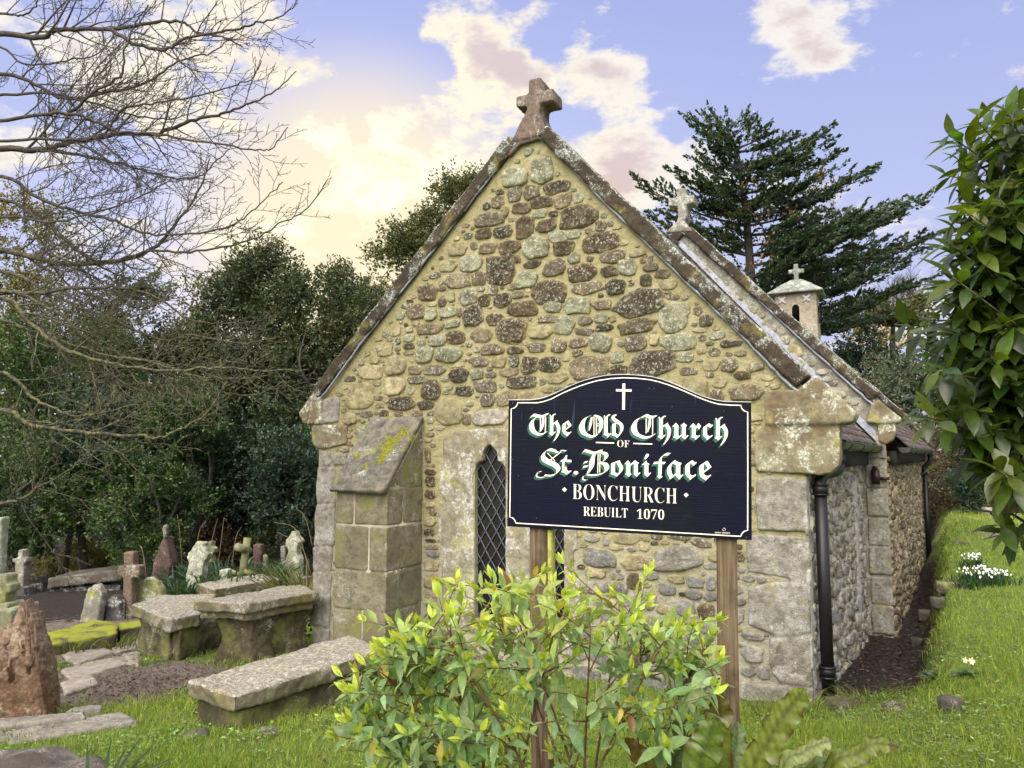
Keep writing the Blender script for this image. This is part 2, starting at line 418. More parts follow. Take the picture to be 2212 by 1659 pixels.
def mortar_mat(name, c1, c2, c3, low=None):
    m, T, b = new_mat(name)
    co = T.new('ShaderNodeNewGeometry').outputs['Position']
    n1 = T.noise(co, 1.6, 6, 0.65); n2 = T.noise(co, 17, 8, 0.72, 0.3); n3 = T.noise(co, 150, 4, 0.65); n4 = T.noise(co, 5.5, 6, 0.7, 0.4)
    if low is not None:
        sp = T.new('ShaderNodeSeparateXYZ'); T.l.new(co, sp.inputs[0])
        f = T.ss(T.math('ADD', sp.outputs[2], T.math('MULTIPLY', T.math('SUBTRACT', n4, 0.5), 1.6)), 1.15, 0.25)
        c1 = T.mix(f, c1, low); c2 = T.mix(f, c2, tuple(1.12 * x for x in low))
    c = T.mix(T.ss(n1, 0.35, 0.65), c1, c2)
    c = T.mix(T.math('MULTIPLY', T.ss(n4, 0.52, 0.66), 0.5), c, c3)
    c = T.mix(T.math('MULTIPLY', T.ss(n2, 0.5, 0.68), 0.55), c, c3)
    c = T.mix(T.math('MULTIPLY', T.ss(n2, 0.44, 0.34), 0.35), c, (0.58, 0.56, 0.46))
    c = T.mix(T.math('MULTIPLY', T.ss(n3, 0.52, 0.72), 0.5), c, tuple(0.4 * x for x in c3))
    T.put(b.inputs['Base Color'], c); b.inputs['Roughness'].default_value = 0.95
    b.inputs['Specular IOR Level'].default_value = 0.15
    T.put(b.inputs['Normal'], T.bump(T.math('ADD', T.math('MULTIPLY', n2, 0.8), T.math('ADD', T.math('MULTIPLY', n3, 0.15), T.math('MULTIPLY', n4, 0.5))), 1.0, 0.05))
    return m
M['mortar'] = mortar_mat('yellow_mortar', (0.375, 0.332, 0.165), (0.42, 0.378, 0.22), (0.235, 0.215, 0.115), (0.39, 0.368, 0.285))
M['mortar_side'] = mortar_mat('pale_mortar', (0.46, 0.42, 0.33), (0.54, 0.50, 0.42), (0.34, 0.30, 0.22))
M['mortar_nave'] = mortar_mat('brown_mortar', (0.38, 0.31, 0.21), (0.44, 0.37, 0.26), (0.28, 0.22, 0.15))

def plain(name, col, rough=0.6, spec=0.3, var=0.25, scale=8.0, bump=0.2, metal=0.0):
    m, T, b = new_mat(name)
    co = T.new('ShaderNodeNewGeometry').outputs['Position']
    n = T.noise(co, scale, 6, 0.65)
    T.put(b.inputs['Base Color'], T.mix(T.ss(n, 0.3, 0.7), tuple(x * (1 - var) for x in col), tuple(min(1, x * (1 + var)) for x in col)))
    b.inputs['Roughness'].default_value = rough; b.inputs['Specular IOR Level'].default_value = spec
    b.inputs['Metallic'].default_value = metal
    if bump: T.put(b.inputs['Normal'], T.bump(T.noise(co, scale * 5, 4, 0.6), bump, 0.01))
    return m
M['lead'] = plain('lead_flashing', (0.25, 0.26, 0.31), 0.55, 0.4, 0.25, 20)
M['iron'] = plain('black_iron', (0.008, 0.008, 0.009), 0.42, 0.35, 0.3, 30, 0.15)
M['gutter'] = plain('dark_green_gutter', (0.035, 0.042, 0.036), 0.4, 0.5, 0.3, 20, 0.15)
M['came'] = plain('lead_came', (0.075, 0.085, 0.115), 0.45, 0.5, 0.2, 30)
M['soffit'] = plain('dark_soffit', (0.02, 0.017, 0.017), 0.8, 0.2)
M['glass'] = plain('dark_window_glass', (0.010, 0.008, 0.007), 0.12, 0.5, 0.5, 12, 0.25)
M['dark'] = plain('interior_shade', (0.006, 0.005, 0.004), 0.9, 0.0)  # near-black standing for unlit depth inside openings
M['paint_white'] = plain('cream_lettering', (0.80, 0.745, 0.62), 0.5, 0.3, 0.07, 60, 0)
M['paint_green'] = plain('green_lettering_shadow', (0.022, 0.10, 0.072), 0.5, 0.3, 0.12, 40, 0)
M['moss'] = plain('bright_moss', (0.20, 0.20, 0.02), 0.95, 0.1, 0.5, 40, 0.8)
M['tile'] = stone_mat('clay_tiles', (0.17, 0.13, 0.12), (0.10, 0.075, 0.07), lichen=0.25, moss=0.1, dark=0.4, bump=0.5, lich_col=(0.5, 0.46, 0.46))
M['snowdrop'] = plain('snowdrop_petal', (0.82, 0.84, 0.82), 0.6, 0.3, 0.05, 20, 0)

def board_mat():
    m, T, b = new_mat('sign_board_paint')
    tc = T.new('ShaderNodeTexCoord').outputs['Object']
    sp = T.new('ShaderNodeSeparateXYZ'); T.l.new(tc, sp.inputs[0])
    g = T.noise(T.vmath('MULTIPLY', tc, (6.0, 160.0, 1.0)), 1.0, 4, 0.6)
    st = T.noise(T.vmath('MULTIPLY', tc, (38.0, 2.5, 1.0)), 1.0, 3, 0.5)
    streak = T.math('MULTIPLY', T.ss(st, 0.66, 0.80), T.ss(sp.outputs[1], 0.30, 0.62))
    c = T.mix(T.ss(T.noise(tc, 2.0, 3), 0.35, 0.65), (0.0030, 0.0032, 0.0150), (0.004, 0.006, 0.010))
    c = T.mix(T.math('MULTIPLY', streak, 0.5), c, (0.10, 0.12, 0.19))
    c = T.mix(T.math('MULTIPLY', T.ss(T.noise(tc, 14.0, 6, 0.7), 0.55, 0.75), 0.25), c, (0.02, 0.024, 0.04))
    T.put(b.inputs['Base Color'], c)
    b.inputs['Roughness'].default_value = 0.5; b.inputs['Specular IOR Level'].default_value = 0.10
    T.put(b.inputs['Normal'], T.bump(g, 0.35, 0.004))
    return m
M['board'] = board_mat()

def wood_mat(name, c1, c2, dark, gs=60.0, algae=None):
    m, T, b = new_mat(name)
    tc = T.new('ShaderNodeTexCoord').outputs['Object']
    g = T.noise(T.vmath('MULTIPLY', tc, (gs, gs, 2.2)), 1.0, 6, 0.65, 0.6)
    g2 = T.noise(tc, 3.0, 4, 0.6)
    c = T.mix(T.ss(g, 0.35, 0.68), c1, c2)
    c = T.mix(T.math('MULTIPLY', T.ss(g2, 0.48, 0.62), 0.75), c, dark)
    T.put(b.inputs['Base Color'], c); b.inputs['Roughness'].default_value = 0.85
    b.inputs['Specular IOR Level'].default_value = 0.2
    T.put(b.inputs['Normal'], T.bump(g, 0.7, 0.01))
    return m
M['post'] = wood_mat('weathered_post', (0.085, 0.058, 0.034), (0.19, 0.14, 0.088), (0.05, 0.035, 0.022))
M['bark'] = wood_mat('bark', (0.085, 0.07, 0.05), (0.15, 0.125, 0.09), (0.04, 0.035, 0.025), 14.0)
def branch_mat():
    m, T, b = new_mat('bare_branch_bark')
    co = T.new('ShaderNodeNewGeometry').outputs['Position']
    n = T.noise(co, 30, 5, 0.65); n2 = T.noise(co, 2.0, 3)
    c = T.mix(T.ss(n, 0.35, 0.65), (0.030, 0.024, 0.02), (0.068, 0.055, 0.045))
    a = T.attr('col')
    c = T.mix(T.math('MULTIPLY', T.ss(n, 0.42, 0.6), a.outputs['Alpha']), c, (0.12, 0.12, 0.04))
    T.put(b.inputs['Base Color'], c); b.inputs['Roughness'].default_value = 0.9
    T.put(b.inputs['Normal'], T.bump(n, 0.6, 0.01))
    return m
M['branch'] = branch_mat()
M['stem'] = plain('reddish_stem', (0.11, 0.06, 0.036), 0.6, 0.3, 0.4, 30)

def leaf_mat(name, trans=0.4, rough=0.45, spec=0.35, spots=0.0, veins=False, tmul=(1.3, 1.35, 0.5)):
    m, T, b = new_mat(name)
    a = T.attr('col')
    co = T.new('ShaderNodeNewGeometry').outputs['Position']
    c = a.outputs['Color']
    n = T.noise(co, 45, 4, 0.6)
    c = T.mix(T.ss(n, 0.3, 0.7), T.mix(1.0, c, (0.78, 0.8, 0.78), 'MULTIPLY'), T.mix(1.0, c, (1.18, 1.15, 1.1), 'MULTIPLY'))
    if spots: 
        sp = T.ss(T.voro(co, 260), 0.30, 0.16)
        c = T.mix(T.math('MULTIPLY', T.math('MULTIPLY', sp, T.ss(T.noise(co, 9, 3), 0.46, 0.6)), spots), c, (0.62, 0.70, 0.62))
    T.put(b.inputs['Base Color'], c); b.inputs['Roughness'].default_value = rough
    b.inputs['Specular IOR Level'].default_value = spec
    if trans > 0:
        tr = T.new('ShaderNodeBsdfTranslucent')
        T.put(tr.inputs[0], T.mix(1.0, c, tmul, 'MULTIPLY'))
        mx = T.new('ShaderNodeMixShader'); mx.inputs[0].default_value = trans
        T.l.new(b.outputs[0], mx.inputs[1]); T.l.new(tr.outputs[0], mx.inputs[2])
        out = [q for q in T.n if q.type == 'OUTPUT_MATERIAL'][0]
        T.l.new(mx.outputs[0], out.inputs[0])
    return m
M['leaf'] = leaf_mat('foliage', 0.3, 0.5, 0.35)
M['leaf_near'] = leaf_mat('shrub_leaf', 0.45, 0.4, 0.45, spots=0.6)
M['leaf_glossy'] = leaf_mat('glossy_leaf', 0.42, 0.28, 0.5, tmul=(1.5, 1.5, 0.35))
M['fern'] = leaf_mat('fern_frond', 0.4, 0.32, 0.5, tmul=(1.4, 1.35, 0.4))
M['grass'] = leaf_mat('grass_blade', 0.4, 0.5, 0.3, tmul=(1.3, 1.35, 0.5))

def ground_mat():
    m, T, b = new_mat('ground_surface')
    co = T.new('ShaderNodeNewGeometry').outputs['Position']
    a = T.attr('col'); sp = T.new('ShaderNodeSeparateColor'); T.l.new(a.outputs['Color'], sp.inputs[0])
    n1 = T.noise(co, 1.3, 5, 0.6); n2 = T.noise(co, 9, 6, 0.7); n3 = T.noise(co, 60, 5, 0.7)
    g = T.mix(T.ss(n2, 0.35, 0.65), (0.075, 0.125, 0.022), (0.14, 0.185, 0.038))
    g = T.mix(T.math('MULTIPLY', T.ss(n1, 0.5, 0.7), 0.6), g, (0.10, 0.085, 0.035))
    mud = T.mix(T.ss(n3, 0.35, 0.65), (0.10, 0.08, 0.065), (0.24, 0.195, 0.165))
    mud = T.mix(T.math('MULTIPLY', T.ss(n2, 0.52, 0.66), 0.6), mud, (0.07, 0.075, 0.03))
    dit_shade = T.mix(T.ss(n3, 0.35, 0.65), (0.014, 0.011, 0.010), (0.05, 0.038, 0.032))  # dark ground of the ditch, also painted as shade under trees
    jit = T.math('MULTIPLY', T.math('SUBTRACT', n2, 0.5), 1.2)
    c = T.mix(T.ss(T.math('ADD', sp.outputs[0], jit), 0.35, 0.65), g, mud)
    c = T.mix(T.ss(T.math('ADD', sp.outputs[1], jit), 0.35, 0.65), c, dit_shade)
    T.put(b.inputs['Base Color'], c); b.inputs['Roughness'].default_value = 0.92
    b.inputs['Specular IOR Level'].default_value = 0.2
    T.put(b.inputs['Normal'], T.bump(T.math('ADD', T.math('MULTIPLY', n3, 0.4), n2), 0.9, 0.05))
    return m
M['ground'] = ground_mat()

# ------------------------------------------------------------------ church frame and ground
UV = np.array((0.892, -0.4525, 0.0)); UV /= np.linalg.norm(UV)      # along the gable front, left to right
NV = np.array((UV[1], -UV[0], 0.0))                                  # out of the gable front, towards the viewer
SV = np.array((0.506, 0.8625, 0.0)); SV /= np.linalg.norm(SV)        # along the side walls, away
ZV = np.array((0.0, 0.0, 1.0))
C0 = at(1757, 1516, 6.5)                                             # foot of the right-hand corner
C0xy = np.array((C0[0], C0[1], 0.0))
CHL = 4.7
CN = C0xy + SV * CHL
def fuv(px, py, off=0.0):
    p = on_plane(px, py, C0xy + NV * off, NV); return np.dot(p - C0xy, UV), p[2]
def fw(u, z, off=0.0): return C0xy + UV * u + NV * off + ZV * z
def nuv(px, py, off=0.0):
    p = on_plane(px, py, CN + NV * off, NV); return np.dot(p - CN, UV), p[2]
def nw(u, z, off=0.0): return CN + UV * u + NV * off + ZV * z

def side_d(X, Y):
    """signed distance to the right of the side wall line, and distance along it"""
    dx, dy = X - C0[0], Y - C0[1]
    t = dx * SV[0] + dy * SV[1]
    return dx * SV[1] - dy * SV[0], t

ctrl = []
def gp(px, py, Y): ctrl.append(at(px, py, Y))
for q in [(1757, 1516, 6.5), (680, 1395, 9.0), (1200, 1450, 7.7), (425, 1575, 5.7), (520, 1600, 5.3), (450, 1440, 8.1), (300, 1440, 8.1), (250, 1400, 9.7),
          (150, 1490, 7.4), (150, 1570, 6.0), (50, 1545, 6.1), (180, 1346, 12.0), (275, 1338, 12.2), (630, 1263, 15.2), (345, 1290, 14.0), (170, 1392, 9.5),
          (100, 1300, 13.5), (2110, 1262, 9.3), (2200, 1400, 6.8), (2080, 1480, 5.9), (2150, 1112, 16.5), (2060, 1135, 15.0), (2000, 1440, 6.6), (1950, 1530, 5.8), (2300, 1112, 17)]:
    gp(*q)
ctrl += [np.array(q) for q in [(0, 0, 0.05), (-3, 1, 0.0), (3, 1, 0.1), (0, 3.0, -0.10), (1.5, 3.6, -0.15), (-1.8, 3.8, -0.2), (3, 4, -0.1), (0.6, 4.6, -0.30), (-0.6, 4.6, -0.33), (-4, 4, -0.35), (0, -10, 0.2),
          (-12, 12, -1.15), (-14, 24, -1.3), (-6, 22, -1.25), (3, 30, -0.6), (14, 26, 0.6), (16, 10, 0.6), (9, 5, 0.15), (-14, 0, -0.4), (30, 30, 1.0), (-30, 30, -1.5), (0, 60, 0.0), (60, 60, 1), (-60, 60, -1)]]
ctrl = np.array(ctrl)
def _tps():
    P = ctrl[:, :2]; z = ctrl[:, 2]; n = len(P)
    r = np.linalg.norm(P[:, None] - P[None], axis=-1)
    K = np.where(r > 0, r * r * np.log(np.maximum(r, 1e-9)), 0) + np.eye(n) * 0.4
    A = np.zeros((n + 3, n + 3)); A[:n, :n] = K; A[:n, n] = 1; A[:n, n + 1:] = P; A[n, :n] = 1; A[n + 1:, :n] = P.T
    b = np.concatenate([z, np.zeros(3)])
    return np.linalg.solve(A, b)
_w = _tps()
def sstep(a, b, x):
    t = np.clip((x - a) / (b - a), 0, 1); return t * t * (3 - 2 * t)
def vnoise(X, Y, s, seed=0):
    rs = np.random.RandomState(seed + 77); out = 0
    for k in range(6):
        a = rs.uniform(0, 2 * pi); f = s * rs.uniform(0.6, 1.7); ph = rs.uniform(0, 6.28)
        out = out + np.sin((X * cos(a) + Y * sin(a)) * f + ph + 1.3 * np.sin((X * sin(a) - Y * cos(a)) * f * 0.7 + ph * 2))
    return out / 6.0
def ground_z(X, Y):
    X = np.asarray(X, dtype=float); Y = np.asarray(Y, dtype=float)
    shp = X.shape; x = X.ravel(); y = Y.ravel()
    xc = np.clip(x, -40, 40); yc = np.clip(y, -20, 70)
    z = np.empty(len(x))
    for s in range(0, len(x), 20000):
        e = slice(s, s + 20000)
        r = np.sqrt((xc[e, None] - ctrl[None, :, 0]) ** 2 + (yc[e, None] - ctrl[None, :, 1]) ** 2)
        z[e] = np.where(r > 0, r * r * np.log(np.maximum(r, 1e-9)), 0) @ _w[:len(ctrl)] + _w[-3] + _w[-2] * xc[e] + _w[-1] * yc[e]
    z = z + 0.022 * vnoise(x, y, 3.0) + 0.012 * vnoise(x, y, 9.0, 5)
    d, t = side_d(x, y)
    dz = -0.52 - 0.30 * sstep(0.0, 4.5, t)
    k = sstep(1.05, 0.62, d + 0.10 * vnoise(x, y, 4.0, 9)) * sstep(-0.15, 0.25, t) * sstep(20.0, 16.0, t)
    k = np.where(d < -0.5, 0, k)
    z = z * (1 - k) + np.minimum(z, dz) * k
    return z.reshape(shp)
def gz(x, y): return float(ground_z(np.array([x]), np.array([y]))[0])
def g_at(px, py):
    """where the line of sight meets the ground"""
    d = ray(px, py); ts = np.linspace(1.5, 60, 1500)
    P = EYEP + d[None] * ts[:, None]
    h = P[:, 2] - ground_z(P[:, 0], P[:, 1])
    k = np.argmax(h < 0)
    return P[k]
def zones(x, y):
    """bare-earth mask, and dark mask for the ditch and painted wood shade"""
    d, t = side_d(x, y)
    dit_shade = sstep(1.0, 0.6, d) * sstep(-0.3, 0.2, t) * (d > -0.6)
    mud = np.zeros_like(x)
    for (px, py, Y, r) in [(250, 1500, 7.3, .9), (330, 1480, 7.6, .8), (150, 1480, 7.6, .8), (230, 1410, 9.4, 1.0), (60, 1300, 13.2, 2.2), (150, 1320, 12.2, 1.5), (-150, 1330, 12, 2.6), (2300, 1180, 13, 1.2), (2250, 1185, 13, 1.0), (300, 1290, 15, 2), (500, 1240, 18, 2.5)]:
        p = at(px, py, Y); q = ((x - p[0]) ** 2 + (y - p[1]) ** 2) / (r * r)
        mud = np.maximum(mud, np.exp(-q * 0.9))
    q = at(110, 1285, 14.0); dit_shade = np.maximum(dit_shade, np.exp(-((x - q[0]) ** 2 / 16 + (y - q[1]) ** 2 / 4.5)) * 1.3)  # deep shade behind the graves, painted with the dark ditch colour
    dit_shade = np.maximum(dit_shade, sstep(14.8, 16.2, y) * (x < 1.0))  # shade on the wood floor, painted the same way
    dit_shade = np.clip(dit_shade, 0, 1)
    return mud, dit_shade

xs = np.unique(np.concatenate([np.linspace(-7, 8, 190), np.linspace(-40, -7, 50), np.linspace(8, 40, 50), [-400, -200, -100, -60, 60, 100, 200, 400]]))
ys = np.unique(np.concatenate([np.linspace(1.0, 13, 170), np.linspace(13, 40, 80), np.linspace(-20, 1, 20), [50, 60, 80, 120, 200, 400, -40]]))
GX, GY = np.meshgrid(xs, ys); GZ = ground_z(GX, GY)
gv = np.stack([GX.ravel(), GY.ravel(), GZ.ravel()], -1)
nx, ny = len(xs), len(ys)
ii = (np.arange(ny - 1)[:, None] * nx + np.arange(nx - 1)[None]).ravel()
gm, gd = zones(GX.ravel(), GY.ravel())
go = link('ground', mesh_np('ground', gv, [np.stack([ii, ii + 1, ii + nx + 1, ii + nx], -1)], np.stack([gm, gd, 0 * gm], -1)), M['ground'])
tag(go, 'uneven grassy churchyard ground sloping down to the church', 'ground', kind='structure')

M['nave_face'] = stone_mat('nave_gable_face', (0.30, 0.285, 0.235), (0.24, 0.22, 0.165), lichen=0.55, moss=0.25, dark=0.35, bump=1.0, scale=1.5)
# ------------------------------------------------------------------ church
random.seed(5)
church = empty('church', (C0[0], C0[1], C0[2]))
tag(church, 'small old stone church with steep gable, stone crosses and black downpipe', 'church')
def cpart(o): return own(o, church)

def z8(x, y): return (672.4 + 0.48 * x, 132.7 + 0.48 * y)
def z2(x, y): return (654.8 + 0.384 * x, 778.6 + 0.384 * y)
def z4(x, y): return (1504.2 + 0.5309 * x, 778.6 + 0.5309 * y)
def z6(x, y): return (707.8 + 0.56 * x, 1194.5 + 0.56 * y)
def zc(x, y): return (1061.8 + 0.128 * x, 141.6 + 0.128 * y)
def zg(x, y): return (1751.9 + 0.112 * x, 902.5 + 0.112 * y)
def z5(x, y): return (1327.2 + 0.4 * x, 230.0 + 0.4 * y)

VR, AP, VL = fuv(1722, 840), fuv(1165, 298), fuv(693, 861)
AL = fuv(1122, 311)          # the left coping starts lower, under the apex stone
uL = fuv(685, 1150)[0]
def px2u(poly, f=fuv): return [f(*p) for p in poly]
def inside(poly, u, z):
    c = np.zeros(np.shape(u), dtype=bool); n = len(poly)
    for i in range(n):
        (x1, y1), (x2, y2) = poly[i], poly[(i + 1) % n]
        c ^= ((y1 > z) != (y2 > z)) & (u < (x2 - x1) * (z - y1) / (y2 - y1 + 1e-12) + x1)
    return c

CLS = {'d': [(0.075, 0.055, 0.036), (0.105, 0.08, 0.053), (0.058, 0.047, 0.036)],
       'b': [(0.16, 0.13, 0.09), (0.21, 0.175, 0.115), (0.13, 0.11, 0.085)],
       'g': [(0.25, 0.26, 0.185), (0.29, 0.295, 0.21), (0.22, 0.23, 0.17)],
       'y': [(0.36, 0.32, 0.19), (0.33, 0.30, 0.185), (0.40, 0.35, 0.22)],
       'n': [(0.235, 0.235, 0.245), (0.29, 0.28, 0.275), (0.19, 0.19, 0.20)],
       'w': [(0.38, 0.36, 0.33), (0.32, 0.31, 0.29)]}

MORT = (0.36, 0.32, 0.165)
def one_stone(acc, fr, u, z, w, h, cls, hh, rot=0.0, m=None, K=18):
    m = m or rnd(2.8, 6.0)
    a = np.linspace(0, 2 * pi, K, endpoint=False) + rnd(0, 0.3)
    nc = random.choice((5, 6, 6, 7, 8))
    ca_ = np.sort((np.arange(nc) + np.random.uniform(-.32, .32, nc)) * 2 * pi / nc + rnd(0, 6)) % (2 * pi); ca_.sort()
    rc = (np.abs(np.cos(ca_)) ** m + np.abs(np.sin(ca_)) ** m) ** (-1 / m) * np.random.uniform(.84, 1.12, nc)
    cx_, cy_ = rc * np.cos(ca_), rc * np.sin(ca_)
    # straight-sided outline through the corners, in polar form
    r = np.empty(K)
    for q in range(K):
        t = a[q] % (2 * pi); i1 = np.searchsorted(ca_, t) % nc; i0 = i1 - 1
        d0, d1 = np.array((cx_[i0], cy_[i0])), np.array((cx_[i1], cy_[i1])); e = d1 - d0
        den = cos(t) * e[1] - sin(t) * e[0]
        r[q] = (d0[0] * e[1] - d0[1] * e[0]) / den if abs(den) > 1e-6 else rc[i0]
    se = (np.abs(np.cos(a)) ** m + np.abs(np.sin(a)) ** m) ** (-1 / m)
    r = (np.clip(r, .45, 1.35) * .62 + se * .38) * 1.07
    r = r * (1 + 0.04 * np.sin(5 * a + rnd(0, 6)) + np.random.normal(0, 0.028, K))
    x0, y0 = r * np.cos(a) * w / 2, r * np.sin(a) * h / 2
    cr, sr = cos(rot), sin(rot)
    x, y = x0 * cr - y0 * sr, x0 * sr + y0 * cr
    tilt = (rnd(-.25, .25), rnd(-.25, .25))
    rows, cs = [], []
    base = np.array(random.choice(CLS[cls])) * rnd(0.82, 1.2)
    for s, k in ((1.0, -0.25), (0.985, 0.45), (0.93, 0.86), (0.72, 1.0), (0.38, 1.0)):
        hz = np.full(K, hh * k) + (np.random.normal(0, 0.16, K) * hh if k > 0 else 0)
        if k > 0: hz = hz + hh * (tilt[0] * x / w * 2 + tilt[1] * y / h * 2) * (0.6 if k > .5 else .2)
        rows.append(np.stack([u + x * s, z + y * s, hz], -1))
    rows = np.concatenate(rows + [np.array([[u, z, hh * rnd(0.9, 1.1)]])])
    V = fr(rows)
    i = np.arange(K); j = (i + 1) % K
    fs = [np.concatenate([np.stack([q * K + i, q * K + j, (q + 1) * K + j, (q + 1) * K + i], -1) for q in range(4)]),
          np.stack([4 * K + i, 4 * K + j, np.full(K, 5 * K)], -1)]
    lich = {'d': rnd(0.3, 0.85), 'b': rnd(0.5, 1.1), 'g': rnd(0.9, 1.3), 'y': rnd(0.2, 0.6), 'n': rnd(0.1, 0.5), 'w': rnd(.2, .6)}[cls]
    # mortar smeared over the edges of the stone
    cv = np.tile(np.array((*base, lich)), (len(V), 1)); mo_ = np.array(MORT) * rnd(.8, 1.1)
    for q, (lo_, hi_) in enumerate(((.75, 1.0), (.25, 1.0), (0, .55), (0, .12))):
        f_ = (np.random.uniform(lo_, hi_, K) * (np.random.uniform(0, 1, K) < (1, 1, .8, .5)[q]))[:, None]
        sl = slice(q * K, (q + 1) * K)
        cv[sl, :3] = cv[sl, :3] * (1 - f_) + mo_ * f_; cv[sl, 3:] *= 1 - .8 * f_
    acc.add(V, fs, cv)

class Packer:
    def __init__(s, u0, u1, z0, z1, okfun, cell=0.008):
        s.u0, s.z0, s.c = u0, z0, cell
        nu, nz_ = int((u1 - u0) / cell) + 1, int((z1 - z0) / cell) + 1
        U, Z = np.meshgrid(u0 + (np.arange(nu) + .5) * cell, z0 + (np.arange(nz_) + .5) * cell)
        s.occ = ~okfun(U, Z); s.U, s.Z = U, Z
    def cells(s, u, z, w, h, gap, rot=0, m=3.0):
        R = sqrt(w * w + h * h) / 2 + gap
        i0, i1 = int((z - R - s.z0) / s.c), int((z + R - s.z0) / s.c) + 1
        j0, j1 = int((u - R - s.u0) / s.c), int((u + R - s.u0) / s.c) + 1
        if i0 < 0 or j0 < 0 or i1 > s.occ.shape[0] or j1 > s.occ.shape[1]: return None
        du, dz = s.U[i0:i1, j0:j1] - u, s.Z[i0:i1, j0:j1] - z
        cr, sr = cos(rot), sin(rot)
        x, y = du * cr + dz * sr, -du * sr + dz * cr
        return (slice(i0, i1), slice(j0, j1)), (np.abs(x / (w / 2 + gap)) ** m + np.abs(y / (h / 2 + gap)) ** m) < 1
    def free(s, *a):
        c = s.cells(*a)
        return c is not None and not (s.occ[c[0]] & c[1]).any()
    def mark(s, *a):
        c = s.cells(*a)
        if c is not None: s.occ[c[0]] |= c[1]

def fill(P, acc, fr, u0, u1, z0, z1, classes, pick, gap=0.012, hs=(0.012, 0.024), K=14):
    for (w, h, tries) in classes:
        for _ in range(tries):
            ww, hh = w * rnd(0.75, 1.3), h * rnd(0.75, 1.25)
            u, z, r = rnd(u0, u1), rnd(z0, z1), rnd(-0.12, 0.12)
            if P.free(u, z, ww, hh, gap, r):
                P.mark(u, z, ww, hh, gap * 0.4, r)
                one_stone(acc, fr, u, z, ww, hh, pick(u, z), rnd(*hs) * min(1.2, 0.5 + h * 4), r, None, K)

STONES = """1040 488 100 112 g;915 520 110 88 g;985 400 125 66 g;1105 568 112 56 d;915 597 66 66 b;992 590 70 62 b;850 588 36 26 d;1040 635 92 50 d;1130 625 76 76 b;945 662 82 52 d
873 672 32 50 b;838 635 56 50 b;790 652 36 32 d;1030 685 66 36 g;1090 687 40 26 d;1200 700 160 100 d;800 712 130 60 b;962 748 80 96 d;1060 740 92 56 d;775 775 76 46 d;862 768 82 50 d
1110 790 80 52 g;1182 780 56 36 g;1305 740 50 50 b;1253 763 40 26 b;1303 812 150 86 d;797 840 76 52 b;895 835 100 56 d;1015 838 116 100 g;1137 840 92 62 d;1183 885 60 46 g;660 845 82 60 y
1355 878 122 60 b;1457 820 80 50 y;1467 860 72 36 y;1510 892 56 32 b;1420 928 86 72 g;720 908 96 76 g;855 937 126 122 d;995 912 72 36 d;1093 928 96 70 b;930 890 26 36 b;620 920 76 50 y
1220 952 126 80 d;1340 945 72 46 d;1530 925 70 40 b;1580 957 66 40 b;660 985 106 66 b;755 975 60 62 d;968 980 96 76 g;1020 958 46 36 b;1167 920 36 36 y;1508 985 50 52 d;525 1040 82 66 d
1245 1018 132 56 b;1370 1013 82 66 d;1077 1035 150 106 d;705 1060 76 66 g;780 1077 50 52 d;590 1085 38 38 d;632 1060 28 46 y;590 1022 30 22 b;818 1027 46 46 b;903 1015 42 30 b;930 1050 50 32 b
863 1075 76 62 d;1475 1085 216 120 d;950 1113 132 70 d;1088 1105 76 46 g;1195 1098 110 70 g;1308 1095 90 46 b;470 1125 76 66 b;540 1140 50 56 g;617 1130 70 40 g;727 1145 86 90 d;668 1130 22 40 d
828 1160 86 56 d;1068 1158 90 32 b;1632 1150 132 130 g;1737 1115 80 62 b;1777 1165 60 46 b;1307 1155 60 42 g;1232 1168 66 42 b;1358 1155 26 32 b;1140 1185 86 86 g;1030 1218 100 60 y;635 1182 72 36 g
530 1205 106 46 b;900 1210 132 96 d;765 1232 96 62 b;650 1243 82 60 d;1462 1190 156 60 d;1318 1198 76 30 d;1230 1215 80 36 b;1385 1215 46 26 b;1840 1213 110 60 y;568 1258 76 50 g;508 1322 82 76 g
617 1318 120 66 g;440 1280 50 26 d;332 1297 76 56 y;815 1295 96 50 b;917 1300 76 36 d;1015 1288 76 40 b;1115 1277 66 62 b;1203 1268 76 40 b;1305 1267 96 86 g;1460 1267 92 70 b;1545 1253 40 46 y
1655 1265 160 76 g;1888 1270 96 32 d;1395 1272 30 22 g;1200 1312 46 36 d;1375 1330 62 50 g;1680 1330 76 46 g;380 1370 90 86 y;270 1400 96 60 y;470 1388 56 40 b;552 1388 90 42 b;757 1350 86 50 b
845 1352 60 50 y;912 1350 46 56 b;980 1367 72 82 d;1250 1375 166 100 b;1770 1355 146 90 b;1537 1357 206 120 d;1075 1365 100 66 d;1880 1365 76 60 b;2000 1375 76 32 b;668 1412 86 62 d;745 1408 56 50 g
808 1412 46 26 b;890 1400 80 42 b;945 1443 132 52 d;1110 1425 90 50 y;1385 1387 76 42 d;1940 1412 76 40 d;480 1433 86 32 b;375 1462 86 80 y;785 1462 96 60 b;690 1482 76 46 d;540 1480 86 86 d
220 1510 112 112 y;880 1515 92 60 b;793 1525 60 60 b;600 1530 76 80 y;410 1540 112 60 d;1840 1445 66 50 y;1825 1500 60 50 b;1960 1490 142 72 b;2060 1430 86 46 b;1725 1490 112 132 y"""
